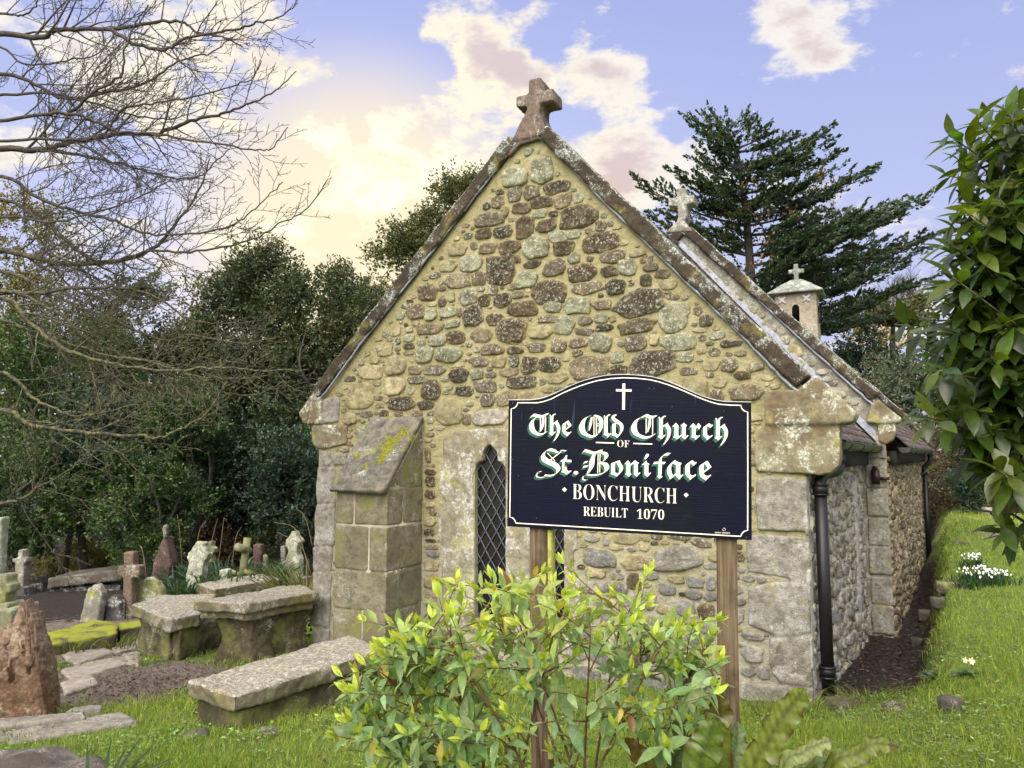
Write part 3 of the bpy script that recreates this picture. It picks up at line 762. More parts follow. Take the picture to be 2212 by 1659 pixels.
ST2 = """880 85 112 82 d;980 80 72 66 b;900 170 96 56 d;1030 150 132 80 b;715 150 112 100 d;520 150 112 96 b;600 245 150 80 b;690 250 86 50 d;820 290 140 140 y;920 330 46 62 b;1050 320 190 80 w;1040 225 72 76 g
340 190 150 170 y;260 330 76 62 y;770 545 80 110 w;705 530 30 80 b;745 440 72 42 b;720 625 60 32 d;715 680 52 60 d;715 752 52 46 d;715 810 60 30 y;733 850 36 40 b;715 905 62 50 y;698 965 30 36 d;728 965 22 40 d
720 1012 60 18 d;722 1050 70 26 b;730 1088 70 36 n;725 1150 80 60 y;725 1240 80 80 y;560 60 110 70 y;450 60 60 60 b;630 40 60 50 d;740 55 100 60 b;380 60 110 80 y"""
ST6 = """1050 20 122 66 n;1185 35 96 60 y;1340 22 200 92 n;1035 75 80 36 y;1118 90 52 26 n;1020 130 46 44 n;1105 140 96 56 n;1185 108 56 60 d;1225 185 80 70 n;1310 140 62 42 n;1420 112 62 40 n;1345 100 60 30 y;1380 212 72 60 n
1462 225 62 62 d;1350 272 92 50 n;1412 160 60 32 n;1480 118 36 52 n;1310 330 112 60 n;1200 260 80 40 n;1100 250 90 60 n;1000 230 80 60 n;1010 310 100 60 n;1140 330 90 60 w;1420 330 70 40 n;1460 290 60 40 n;1200 390 110 60 d;1320 420 120 60 n;1440 400 80 50 n
1060 400 110 60 n;960 390 70 50 n;1640 390 80 60 n;1680 460 46 50 n;1640 320 80 28 n;1610 240 40 100 n;960 300 60 40 y;1000 470 100 60 n;1150 470 110 50 w;1280 500 120 50 n;1420 480 100 60 n;1640 500 70 40 n"""

# window openings (two lancets with trefoil heads)
WIN = [(1025.5, 1335), (1025.5, 1024), (1026.5, 1010), (1030, 1001), (1036, 997), (1043, 995), (1042, 985), (1045, 974), (1051, 965), (1058, 960),
       (1065, 966), (1072, 975), (1075, 985), (1075, 995), (1083, 999), (1089, 1005), (1092, 1014), (1093, 1028), (1093, 1335)]
win1 = px2u(WIN)
dU = fuv(1146, 1100)[0] - fuv(1025.5, 1100)[0]
win2 = [(u + dU, z) for (u, z) in win1]

wall_poly = [(0, -1.3), (0, VR[1] + 0.10), (VR[0] + 0.04, VR[1] + 0.05), (AP[0], AP[1] + 0.05), (AL[0], AL[1] + 0.06), (VL[0] - 0.04, VL[1] + 0.05), (uL, VL[1] - 0.02), (uL, -1.5)]
Lb = 1.0
_pw = fuv(912, 1150)
for _ in range(40):
    p = fw(_pw[0], _pw[1], Lb); d = p - EYEP
    cp_, sp_ = cos(PITCH), sin(PITCH)
    xx = CX + F * d[0] / (d[1] * cp_ + d[2] * sp_)
    Lb += (xx - 835) * 0.004
Lb = abs(Lb)
bu1 = _pw[0]
bu0 = fuv(724, 1150, Lb)[0]
zd = fuv(835, 1055, Lb)[1]; zt = fuv(918, 905)[1]

sur = px2u([(946, 934), (1000, 925), (1093, 926), (1093, 934), (1232, 920), (1245, 990), (1245, 1340), (946, 1340)])
hide = [sur, [(bu0 - .02, -1.5), (bu0 - .02, zt), (bu1 + .01, zt), (bu1 + .01, -1.5)]]
QR = [[(245, 478), (330, 470), (450, 490), (462, 700), (250, 690), (240, 580)], [(198, 703), (330, 712), (462, 712), (462, 908), (330, 882), (205, 862)],
      [(212, 925), (330, 895), (460, 912), (468, 1108), (330, 1122), (210, 1075)], [(290, 1130), (470, 1118), (476, 1328), (340, 1312), (300, 1262)],
      [(175, 1302), (330, 1322), (478, 1342), (482, 1440), (175, 1430)], [(275, 122), (410, 125), (482, 62), (560, 130), (598, 257), (282, 260)]]
QL = [[(40, 366), (240, 362), (235, 470), (95, 500), (45, 470)], [(92, 508), (160, 508), (162, 596), (92, 598)], [(170, 525), (250, 520), (250, 590), (170, 590)],
      [(80, 604), (190, 602), (188, 800), (76, 802)], [(74, 812), (185, 808), (180, 1040), (64, 1042)], [(60, 1050), (170, 1047), (165, 1182), (58, 1184)],
      [(55, 1192), (165, 1190), (160, 1312), (55, 1314)], [(48, 1322), (160, 1320), (152, 1500), (44, 1490)], [(60, 1506), (155, 1510), (150, 1640), (60, 1640)],
      [(108, 218), (210, 202), (205, 350), (108, 355)]]
qr_uv = [px2u([z4(*p) for p in q]) for q in QR]; ql_uv = [px2u([z2(*p) for p in q]) for q in QL]

def shrink(poly, d):
    c = np.mean(poly, axis=0); return [tuple(np.array(p) + (c - p) / np.linalg.norm(c - p) * d) for p in poly]
inner = [(-0.015, -0.62), (-0.015, VR[1] - 0.06), (VR[0] - 0.05, VR[1] - 0.03), (AP[0], AP[1] - 0.07), (AL[0] + .03, AL[1] - .05), (VL[0] + 0.07, VL[1] - 0.05), (uL + 0.02, -0.7)]
def okf(U, Z):
    k = inside(inner, U, Z)
    for h in hide: k &= ~inside(h, U, Z)
    for q in qr_uv + ql_uv: k &= ~inside(q, U, Z)
    return k
np.random.seed(3)
front = Acc()
frame_f = lambda r: C0xy[None] + UV[None] * r[:, :1] + ZV[None] * r[:, 1:2] + NV[None] * (r[:, 2:3] + 0.004)
PK = Packer(uL - 0.1, 0.1, -0.9, AP[1] + 0.2, okf)
def zoomed(txt, conv, sc):
    for s in txt.replace('\n', ';').split(';'):
        x, y, w, h, c = s.split(); x, y, w, h = float(x), float(y), float(w), float(h)
        u, z = fuv(*conv(x, y)); uA, _ = fuv(*conv(x - w / 2, y)); uB, _ = fuv(*conv(x + w / 2, y))
        _, zA = fuv(*conv(x, y - h / 2)); _, zB = fuv(*conv(x, y + h / 2))
        ww, hh = abs(uB - uA), abs(zA - zB)
        bad = any(inside(hq, np.array([u]), np.array([z]))[0] for hq in hide + qr_uv + ql_uv) or not inside(inner, np.array([u]), np.array([z]))[0]
        ww, hh = ww * 1.04, hh * 1.04
        if bad or not PK.free(u, z, ww * .74, hh * .74, 0.0): continue
        PK.mark(u, z, ww, hh, 0.003)
        one_stone(front, frame_f, u, z, ww, hh, c, rnd(0.012, 0.026) * min(1.3, 0.6 + hh * 3), rnd(-.08, .08), rnd(2.8, 6.5), 24)
zoomed(STONES, z8, 0); zoomed(ST2, z2, 0); zoomed(ST6, z6, 0)
def pick_f(u, z):
    r = random.random()
    if z < 0.85 and u > -2.2: return 'n' if r < .72 else ('y' if r < .88 else 'd')
    edge = min(abs(u - uL), abs(u)) < 0.5
    if edge: return 'y' if r < .6 else 'b'
    return 'd' if r < .07 else 'b' if r < .42 else 'g' if r < .66 else 'y'
fill(PK, front, frame_f, uL, 0, -0.7, AP[1], [(.20, .13, 1500), (.15, .09, 6000), (.12, .06, 8000), (.09, .08, 6000), (.10, .05, 8000), (.075, .048, 9000), (.05, .03, 5000)], pick_f, .007, (.006, .016))

def sheet_with_holes(outer, holes, fr):
    from mathutils.geometry import tessellate_polygon
    loops = [outer] + holes
    tris = tessellate_polygon([[Vector((u, z, 0)) for u, z in l] for l in loops])
    return np.array([fr(u, z) for l in loops for u, z in l]), np.array(tris)
def two_mat(name, accs, mats, parent_fn):
    """several geometry collections, one material each, as one mesh"""
    V = []; fs = []; C = []; mi = {}; n = 0; order = []
    for k, a in enumerate(accs):
        v = np.concatenate(a.V); V.append(v); C.append(np.concatenate(a.C))
        for sz, l in sorted(a.F.items()):
            q = np.concatenate(l) + n; fs.append(q); order.append(np.full(len(q), k))
        n += len(v)
    me = mesh_np(name, np.concatenate(V), fs, np.concatenate(C), np.concatenate(order))
    return parent_fn(link(name, me, mats, None, True))
mort = Acc()
mort.add(*sheet_with_holes(wall_poly, [win1, win2], lambda u, z: fw(u, z, 0)))
for wv in (win1, win2):
    n = len(wv); V = np.array([fw(u, z, 0) for u, z in wv] + [fw(u, z, -0.09) for u, z in wv]); i = np.arange(n - 1)
    mort.add(V, np.stack([i, i + 1, n + i + 1, n + i], -1))
two_mat('gable_wall', [mort, front], [M['mortar'], M['rubble']], cpart)

def blocks(name, polys, wf, mat, off0, off1, voxel=0.016, amp=0.010, sc=6, bevel=0.008, jit=0.008):
    P = []
    for q in polys:
        o1 = off1 + rnd(-jit, jit)
        # orientation: make counter-clockwise seen from the front
        P.append(prism([wf(u, z, off0) for u, z in q], NV * (o1 - off0)))
    return cpart(weather(name, P, mat, None, voxel, amp, sc, 0.004, bevel))
for qq in (qr_uv[:5], ql_uv[1:]): blocks('quoins', [shrink(q, 0.004) for q in qq], fw, M['quoin'], -0.06, 0.022, bevel=0.012, amp=0.014)

# window surrounds: jamb blocks, mullion, cusped heads, sill
def S_(l): return px2u(l)
head1 = S_([(958, 1016), (957, 945), (985, 931), (1040, 926), (1092, 926)]) + [(win1[15][0] + .07, win1[9][1] + .02), (win1[17][0] + .035, win1[16][1])] + [win1[k] for k in range(17, 0, -1)]
wd1 = win1[17][0]; mull = [(wd1 + 0.002, 0), (win2[1][0] - 0.002, 0)]
def ub(l): return [fuv(*z2(*p)) for p in l]
jl = [ub(q) for q in ([(772, 622), (955, 632), (962, 790), (800, 786), (762, 720)], [(765, 795), (962, 796), (964, 1018), (760, 1015)],
                      [(775, 1024), (964, 1024), (964, 1188), (778, 1188)], [(780, 1196), (964, 1196), (964, 1345), (780, 1345)], [(780, 1352), (964, 1352), (964, 1520), (780, 1520)])]
zz = [win1[16][1], .62, .30, -.02, -.36]
ml = [[(mull[0][0], zz[k + 1] + .006), (mull[1][0], zz[k + 1] + .006), (mull[1][0], zz[k]), (mull[0][0], zz[k])] for k in range(4)]
jr = []
uR = win2[17][0] + .002
for k, (a_, w_) in enumerate(zip([win1[16][1], .72, .45, .1, -.25], [.14, .10, .17, .12])):
    b_ = [win1[16][1], .72, .45, .1, -.25][k + 1] if k < 4 else -.4
    jr.append([(uR, b_ + .006), (uR + w_, b_ + .006), (uR + w_, a_), (uR, a_)])
head2 = [(win2[0][0] - .04, win1[16][1] + .004)] + [(win2[1][0] - .035, win1[9][1] + .03), (win2[9][0], win1[9][1] + .14), (uR + .13, win1[9][1] + .05), (uR + .13, win1[16][1] + .004)] + [win2[k] for k in range(17, 0, -1)]
surr = [head1] + jl + ml + jr + [head2]
blocks('window_surround', surr, fw, M['dressing'], -0.085, 0.016, voxel=0.013, bevel=0.0, amp=0.007, jit=0.006)

def window(wv):
    u0, u1 = wv[1][0] - .02, wv[17][0] + .02; z0, z1 = -0.55, wv[9][1] + .03
    ob = Acc(); ob.add(np.array([fw(u0, z0, -.07), fw(u1, z0, -.07), fw(u1, z1, -.07), fw(u0, z1, -.07)]), np.array([[0, 1, 2, 3]]))
    w = cpart(ob.obj('window', M['glass'], None, False))
    lat = Acc()
    dw, dh = 0.155, 0.245
    for sgn in (1, -1):
        k = -12
        while k < 26:
            a = np.array((u0, z0 + k * dh * .82)); e = np.array((u1 - u0, sgn * (u1 - u0) * dh / dw))
            ts = np.linspace(0, 1, 30); pts = [a + e * t + np.array((0, 0.004 * sin(9 * t + k))) for t in ts]
            pts = [fw(p[0], p[1], -.058 + 0.003 * sgn) for p in pts if z0 <= p[1] <= z1]
            if len(pts) > 2:
                V, f = tube(pts, 0.0072, 5); lat.add(V, f)
            k += 1
    l = lat.obj('lattice', M['came'], None); own(l, church); l.parent = w; 
    l.matrix_parent_inverse.identity()
for wv in (win1, win2): window(wv)
b = Acc(); b.add(np.array([fw(-3.2, -.8, -.25), fw(-1.5, -.8, -.25), fw(-1.5, 1.8, -.25), fw(-3.2, 1.8, -.25)]), np.array([[0, 1, 2, 3]]))
cpart(b.obj('recess_shade_sheet', M['dark'], None, False))  # black sheet behind the glass, painted in for the unlit inside

# buttress
def bl(a0, a1, b0, b1, z0, z1):
    c = C0xy + UV * (a0 + a1) / 2 + NV * (b0 + b1) / 2 + ZV * (z0 + z1) / 2
    return box_pts(c, UV * (a1 - a0) / 2, NV * (b1 - b0) / 2, ZV * (z1 - z0) / 2), [BOXF]
cz = [fuv(835, y, Lb)[1] for y in (1055, 1138, 1238, 1326, 1410)] + [-1.4]
fj = [0.36, 0.66, 0.36, 0.56, 0.4]; sj = [0.45, None, 0.30, 0.5, None]
pcs = []
g = 0.0115
for r in range(5):
    t_, b_ = cz[r] - g, cz[r + 1] + g
    uj = bu0 + (bu1 - bu0) * fj[r]
    pcs.append(bl(bu0 - .012 * r * .3, uj - g, -.02, Lb + rnd(-.006, .006), b_, t_))
    if sj[r]:
        bj = Lb * (1 - sj[r])
        pcs.append(bl(uj + g, bu1 + rnd(-.004, .006), bj + g, Lb + rnd(-.006, .006), b_, t_))
        pcs.append(bl(uj + g, bu1 + rnd(-.004, .006), -.02, bj - g, b_, t_))
    else: pcs.append(bl(uj + g, bu1 + rnd(-.004, .004), -.02, Lb + rnd(-.004, .006), b_, t_))
V, f = prism([fw(bu1 - .004, cz[0] + .004, .0), fw(bu1 - .004, cz[0] + .004, Lb - .03), fw(bu1 - .004, zt - .05, .0)], UV * (bu0 - bu1 + .02)); pcs.append((V, f))
but = cpart(weather('buttress', pcs, M['ashlar'], None, 0.0125, 0.0055, 5.0, 0.003, 0.006))
core = Acc(); core.add(*bl(bu0 + .011, bu1 - .011, -.03, Lb - .011, -1.4, cz[0] - .01))
tri = [fw(bu1 - .006, cz[0] - .02, 0), fw(bu1 - .006, cz[0] - .02, Lb - .01), fw(bu1 - .006, zt - .04, 0)]
V, f = prism(tri, UV * (bu0 - bu1 + .012)); core.add(V, f)
cc = cpart(core.obj('mortar_joint', M['mortar_side'], None, False)); cc.parent = but
def slope_slab(f0, f1, off, ov=0.0):
    """slab on the sloping top from fraction f0 (drip) to f1 (wall)"""
    p = lambda f, h, a: fw(a, cz[0] + (zt - cz[0]) * f, Lb * (1 - f)) + (ZV * Lb + NV * (zt - cz[0])) / sqrt(Lb * Lb + (zt - cz[0]) ** 2) * h
    a0, a1 = bu0 - .02 - ov, bu1 + .015
    Q = [p(f0, off, a0), p(f0, off, a1), p(f1, off, a1), p(f1, off, a0), p(f0, off + .055, a0), p(f0, off + .055, a1), p(f1, off + .055, a1), p(f1, off + .055, a0)]
    return np.array(Q), [BOXF]
wt = cpart(weather('weathering_slab', [slope_slab(-.08, .52, 0, .01), slope_slab(.53, 1.0, .004)], M['slate_slope'], None, 0.016, 0.014, 5.5, 0.006, 0.008))
wt.parent = but
ms = Acc()
for (px, py, r, n) in [(868, 935, .045, 46), (845, 957, .085, 150), (838, 972, .06, 80), (878, 945, .05, 50), (822, 1000, .03, 18), (793, 1007, .03, 16), (775, 988, .018, 8), (830, 985, .04, 36), (855, 925, .03, 20)]:
    q = on_plane(px, py, fw(bu1, zt, 0) + NV * .06, nrm(ZV * Lb + NV * (zt - cz[0])))
    for _ in range(int(n * 2.2)):
        e1, e2 = np.random.normal(0, r * .8, 2)
        c = q + UV * e1 + nrm(NV * Lb - ZV * (zt - cz[0])) * e2
        s = rnd(.008, .02); a = np.linspace(0, 2 * pi, 6, endpoint=False)
        up = nrm(ZV * Lb + NV * (zt - cz[0]))
        R1 = c[None] + s * (np.cos(a)[:, None] * UV + np.sin(a)[:, None] * nrm(np.cross(up, UV)))
        R2 = c[None] + .6 * s * (np.cos(a)[:, None] * UV + np.sin(a)[:, None] * nrm(np.cross(up, UV))) + up * s * .8
        i = np.arange(6); j = (i + 1) % 6
        ms.add(np.vstack([R1 - up * .01, R2, c + up * s * 1.1]), [np.stack([i, j, 6 + j, 6 + i], -1), np.stack([6 + i, 6 + j, np.full(6, 12)], -1)])
mo = cpart(ms.obj('moss', M['moss'], None)); mo.parent = but

# copings, crosses, kneelers
def coping(name, lo, hi, wf, nseg, th, proud, depth, mat, under=0.0, axis=NV, out=1):
    lo, hi = np.array(lo), np.array(hi); e = hi - lo; Ln = np.linalg.norm(e); e = e / Ln
    mvec = np.array((e[1], -e[0])) * out
    if mvec[1] < 0: mvec = -mvec
    cuts = np.concatenate([[0], np.sort(np.linspace(0, 1, nseg + 1)[1:-1] + np.random.uniform(-.04, .04, nseg - 1)), [1]]) * Ln
    P = []
    for k in range(nseg):
        s0, s1 = cuts[k] + .003, cuts[k + 1] - .003
        dz = rnd(-.006, .008)
        q = [lo + e * s0 - mvec * under, lo + e * s1 - mvec * under, lo + e * s1 + mvec * (th + dz), lo + e * s0 + mvec * (th + dz)]
        P.append(prism([wf(u, z, proud + rnd(-.006, .006)) for u, z in q], -axis * (proud + depth)))
    return cpart(weather(name, P, mat, None, 0.02, 0.016, 4.5, 0.007, 0.014))
coping('coping', VR, (AP[0] + .0, AP[1]), fw, 6, .155, .08, .38, M['coping'])
coping('coping', VL, AL, fw, 5, .15, .07, .38, M['coping'])
crossp = [zc(600, 690), zc(405, 690), zc(410, 520), zc(618, 468), zc(630, 235), zc(822, 190), zc(828, 428), zc(1025, 370), zc(1035, 580), zc(812, 632), zc(806, 790), zc(935, 1128), zc(320, 1288), zc(560, 800)]
cpart(weather('gable_cross', [prism([fw(u, z, .075) for u, z in px2u(crossp, lambda a, b_: fuv(a, b_, .075))], -NV * .27), prism([fw(u, z, .055) for u, z in px2u([(1104, 308), (1181, 288), (1192, 312), (1166, 299), (1122, 312), (1098, 338), (1090, 330)], lambda a, b_: fuv(a, b_, .055))], -NV * .25)], M['cross'], None, 0.014, 0.006, 8, 0.004, 0.006))
kn = [z4(410, 118), z4(485, 60), z4(655, 213), z4(648, 235), z4(622, 252), z4(590, 258), z4(280, 261), z4(276, 122)]
kb = [z4(262, 266), z4(583, 262), z4(585, 400), z4(578, 430), z4(562, 450), z4(540, 463), z4(505, 469), z4(450, 461), z4(242, 455), z4(234, 380), z4(236, 322)]
f05 = lambda a, b_: fuv(a, b_, .05)
cpart(weather('kneeler', [prism([fw(u, z, .06) for u, z in px2u(kn, f05)], -NV * .46), prism([fw(u, z, .035) for u, z in px2u(kb, f05)], -NV * .42)], M['kneeler'], None, 0.016, 0.012, 5, 0.005, 0.012))
kl = [z2(68, 162), z2(100, 216), z2(104, 356), z2(5, 360), z2(-26, 296)]
kl2 = [z2(34, 366), z2(240, 362), z2(236, 470), z2(95, 500), z2(60, 490), z2(42, 465)]
cpart(weather('kneeler', [prism([fw(u, z, .06) for u, z in px2u(kl, f05)], -NV * .46), prism([fw(u, z, .03) for u, z in px2u(kl2, f05)], -NV * .42)], M['kneeler'], None, 0.016, 0.012, 5, 0.005, 0.012))
def flash(line, wf, f, r=.014, off=.045):
    pts = smooth_line([wf(*f(*p), off) for p in line], 14)
    pts = pts + np.random.normal(0, .003, pts.shape)
    a = Acc(); a.add(*tube(pts, r, 6)); return cpart(a.obj('lead_flashing', M['lead'], None))
flash([(1761, 813), (1722, 843), (1600, 722), (1440, 566), (1300, 430), (1167, 298), (1122, 311), (1060, 388), (930, 556), (800, 724), (693, 866), (683, 842)], fw, fuv)

# side walls
RV = np.array((SV[1], -SV[0], 0.0))
def side_wall(name, p0, along, L, z0, z1, seed, matm, kinds, nquo=True, sizes=((.22, .13, 500), (.14, .09, 1500), (.09, .06, 2500))):
    out = np.array((along[1], -along[0], 0.0))
    a = Acc(); st = Acc()
    a.add(np.array([p0 + ZV * z0, p0 + along * L + ZV * z0, p0 + along * L + ZV * z1, p0 + ZV * z1]), np.array([[0, 1, 2, 3]]))
    fr = lambda r: p0[None] + along[None] * r[:, :1] + ZV[None] * r[:, 1:2] + out[None] * (r[:, 2:3] + .004)
    P = Packer(-.1, L + .1, z0 - .1, z1 + .1, lambda U, Z: (U > .02) & (U < L - .02) & (Z > z0) & (Z < z1))
    fill(P, st, fr, 0, L, z0, z1, sizes, lambda u, z: random.choice(kinds), 0.009, (.02, .04), 12)
    return two_mat(name, [a, st], [matm, M['rubble']], cpart)
zE = 1.80
MORT = (0.44, 0.41, 0.33)
side_wall('side_wall', C0xy, SV, CHL, -1.2, zE - .02, 1, M['mortar_side'], 'nnwwnb')
# grey pale jamb strip at the corner and the jamb of the side window
jb = Acc()
P = []
for k in range(9):
    zb = -1.0 + k * .28
    P.append((box_pts(C0xy + SV * .10 + RV * .0 + ZV * (zb + .14), SV * (.10 + .03 * (k % 2)), RV * .014, ZV * .136), [BOXF]))
P2 = []
for k in range(5):
    zb = -.45 + k * .36
    P2.append((box_pts(C0xy + SV * (3.55 + .05 * (k % 2)) + ZV * (zb + .18), SV * .13, RV * .045, ZV * .175), [BOXF]))
cpart(weather('side_quoins', P, M['side_pale'], None, 0.018, 0.012, 6, 0.005, .01))
cpart(weather('side_window_jamb', P2, M['side_pale'], None, 0.018, 0.012, 6, 0.005, .01))
# far (left) side wall and the wall between, plain
a = Acc(); LP = C0xy + UV * uL
a.add(np.array([LP - ZV * 1.5, LP + SV * CHL - ZV * 1.5, LP + SV * CHL + ZV * 1.9, LP + ZV * 1.9]), np.array([[3, 2, 1, 0]]))
cpart(a.obj('north_wall', M['mortar_side'], None, False))

# nave: second gable, standing a little proud of the chancel
SN = nrm(np.array((0.527, 0.85, 0.0))); NL = 7.8
RN = np.array((SN[1], -SN[0], 0.0))
nA, nF = nuv(1479, 506), nuv(1881, 866)
nu1 = nuv(1918, 1100)[0]
nslope = (nF[1] - nA[1]) / (nF[0] - nA[0])
nl = (2 * nA[0] - nF[0], nF[1])
npoly = [(nu1, -1.3), (nu1, nF[1] - .05), (nF[0] + .03, nF[1] + .05), (nA[0], nA[1] + .05), (nl[0] - .03, nl[1] + .05), (nl[0], -1.4)]
nm, ns = Acc(), Acc()
nm.add(*sheet_with_holes(npoly, [], lambda u, z: nw(u, z, 0)))
frame_n = lambda r: CN[None] + UV[None] * r[:, :1] + ZV[None] * r[:, 1:2] + NV[None] * (r[:, 2:3] + .004)
PN = Packer(nl[0] - .1, nu1 + .1, -1.2, nA[1] + .2, lambda U, Z: inside([(nF[0] - .1, nF[1] + .0), (nA[0], nA[1] - .12), (nA[0] - .5, nA[1] - .8), (nA[0] - .3, nA[1] - 3), (nu1 - .3, nF[1] - .6)], U, Z))
fill(PN, ns, frame_n, nA[0] - .6, nF[0], nF[1] - .8, nA[1], [(.26, .16, 1500), (.16, .10, 4000), (.09, .06, 6000)], lambda u, z: random.choice('ggybbgww'), .007)
two_mat('nave_gable_wall', [nm, ns], [M['nave_face'], M['rubble']], cpart)
coping('nave_coping', nF, nA, nw, 6, .15, .08, .4, M['coping'])
coping('nave_coping', nl, nA, nw, 5, .15, .08, .4, M['coping'])
n08 = lambda a, b_: nuv(a, b_, .08)
nc = [(1436, 503), (1462, 478), (1464, 470), (1464, 444), (1443, 446), (1443, 428), (1463, 426), (1463, 407), (1482, 406), (1482, 422), (1499, 420), (1499, 438), (1482, 441), (1483, 470), (1478, 478), (1498, 500)]
cpart(weather('nave_cross', [prism([nw(u, z, .09) for u, z in px2u(nc, n08)], -NV * .28)], M['pale_cross'], None, 0.02, 0.008, 7, 0.004, .006))
nk = [z4(715, 175), z4(740, 160), z4(836, 235), z4(826, 254), z4(745, 257), z4(690, 250)]
nk2 = [z4(735, 259), z4(812, 262), z4(812, 300), z4(800, 325), z4(772, 342), z4(740, 330)]
cpart(weather('nave_kneeler', [prism([nw(u, z, .09) for u, z in px2u(nk, n08)], -NV * .5), prism([nw(u, z, .06) for u, z in px2u(nk2, n08)], -NV * .4)], M['kneeler'], None, 0.018, 0.012, 5, 0.005, .012))
flash([z4(722, 163), (1883, 872), (1780, 779), (1650, 658), (1560, 575), (1479, 506), (1440, 512)], nw, nuv, .017)
NC = CN + UV * nu1
MORT = (0.38, 0.31, 0.21)
side_wall('nave_side_wall', NC, SN, NL, -1.3, 1.72, 2, M['mortar_nave'], 'bbbydb', sizes=((.22, .12, 500), (.14, .08, 2000), (.09, .055, 3000)))
P = []
for k in range(8):
    zb = -1.2 + k * .40; wq = .27
    P.append((box_pts(NC - UV * (wq / 2 - .01) + ZV * (zb + .2), UV * wq / 2, NV * (.02 + .008 * (k % 2)), ZV * .185), [BOXF]))
cpart(weather('nave_quoins', P, M['quoin'], None, 0.014, 0.014, 6, 0.006, .012))
# nave west gable, closing the building
WG = NC + SN * NL
a = Acc()
wq = [(0, -1.3), (0, 1.7), (nA[0] - nu1, nA[1] - .2), (nl[0] - nu1, 1.7), (nl[0] - nu1, -1.3)]
a.add(np.array([WG + UV * u + ZV * z for u, z in wq]), np.array([[4, 3, 2, 1, 0]])); 
NLP = CN + UV * nl[0]
a.add(np.array([NLP - ZV * 1.5, NLP + SN * NL - ZV * 1.5, NLP + SN * NL + ZV * 1.75, NLP + ZV * 1.75]), np.array([[3, 2, 1, 0]]))
cpart(a.obj('west_wall', M['mortar_nave'], None, False))
ww = lambda u, z, off=0.0: WG + UV * u + NV * off + ZV * z
coping('west_coping', (nF[0] - nu1 + .22, nF[1] - .30), (nA[0] - nu1, nA[1] - .16), ww, 5, .12, .1, .35, M['coping'])

# roofs: overlapping clay tiles laid on sloping decks
def roof(name, p0, along, L, e, r, mat, t0=.3, t1=0.0, gauge=.115, tw=.17):
    """e, r: (u,z) of the eaves edge and of the ridge, measured in the gable plane through p0"""
    e, r = np.array(e), np.array(r); s = r - e; Ls = np.linalg.norm(s); s /= Ls
    S3 = UV * s[0] + ZV * s[1]; N3 = np.cross(along, S3)
    if N3[2] < 0: N3 = -N3
    a = Acc()
    o = p0 + UV * e[0] + ZV * e[1]
    dk = np.array([o + along * t0, o + along * (L - t1), o + along * (L - t1) + S3 * Ls, o + along * t0 + S3 * Ls]) - N3 * .03
    a.add(dk, np.array([[0, 1, 2, 3]]))
    nr = int(Ls / gauge)
    for k in range(nr):
        t = t0 - (tw / 2 if k % 2 else 0)
        while t < L - t1:
            lift = rnd(0, .007)
            c = o + along * (t + tw / 2) + S3 * (k * gauge + gauge * .7 + rnd(-.012, .012)) + N3 * (.012 + lift)
            up = S3 * cos(.09) - N3 * sin(.09); nn = N3 * cos(.09) + S3 * sin(.09)
            a.add(box_pts(c, along * (tw / 2 - .003), up * gauge * .85, nn * .008), BOXF)
            t += tw
    return cpart(a.obj(name, mat, None, False))
ridge = (AP[0], AP[1] - .02)
roof('roof', C0xy, SV, CHL, (.21, zE), ridge, M['tile'])
roof('roof', C0xy, SV, CHL, (uL - .2, zE), ridge, M['tile'])
roof('nave_roof', CN, SN, NL, (nu1 + .24, 1.78), (nA[0], nA[1] - .03), M['tile'], .35, .15)
roof('nave_roof', CN, SN, NL, (nl[0] - .24, 1.78), (nA[0], nA[1] - .03), M['tile'], .35, .15)

# gutters and pipes
def gutter(name, p0, along, t0, t1, d, z, r, mat):
    out = np.array((along[1], -along[0], 0.0)); a = Acc()
    n = 12; th = np.linspace(pi, 2 * pi, n)
    rows = []
    for rr in (r, r - .006):
        for t in (t0, t1): rows.append(np.array([p0 + along * t + out * (d + rr * cos(q)) + ZV * (z + rr * sin(q)) for q in th]))
    V = np.concatenate(rows); i = np.arange(n - 1)
    a.add(V, [np.stack([i, i + 1, n + i + 1, n + i], -1), np.stack([3 * n + i, 3 * n + i + 1, 2 * n + i + 1, 2 * n + i], -1)])
    for t in (t0, t1):
        E_ = np.array([p0 + along * t + out * (d + r * cos(q)) + ZV * (z + r * sin(q)) for q in th]); a.add(E_, np.arange(n)[None])
    for s in (-1, 1): a.add(*tube([p0 + along * t0 + out * (d + s * r) + ZV * z, p0 + along * t1 + out * (d + s * r) + ZV * z], .008, 6))
    for t in np.arange(t0 + .5, t1, 1.2):
        pts = [p0 + along * t + out * (d + (r + .006) * cos(q)) + ZV * (z + (r + .006) * sin(q)) for q in th]
        a.add(*tube(pts, .008, 5))
    return cpart(a.obj(name, mat, None))
gutter('gutter', C0xy, SV, .36, CHL + .25, .225, zE - .02, .078, M['gutter'])
gutter('gutter', NC, SN, .30, NL - .05, .22, 1.77, .078, M['gutter'])
fb = Acc(); fb.add(box_pts(C0xy + SV * (CHL / 2 + .2) + RV * .06 + ZV * (zE - .17), SV * (CHL / 2 - .22), RV * .055, ZV * .10), BOXF)
fb.add(box_pts(NC + SN * (NL / 2 + .1) + RN * .06 + ZV * 1.62, SN * (NL / 2 - .12), RN * .055, ZV * .10), BOXF)
cpart(fb.obj('eaves_board', M['soffit'], None, False))
dp = C0xy + SV * .16 + RV * .10
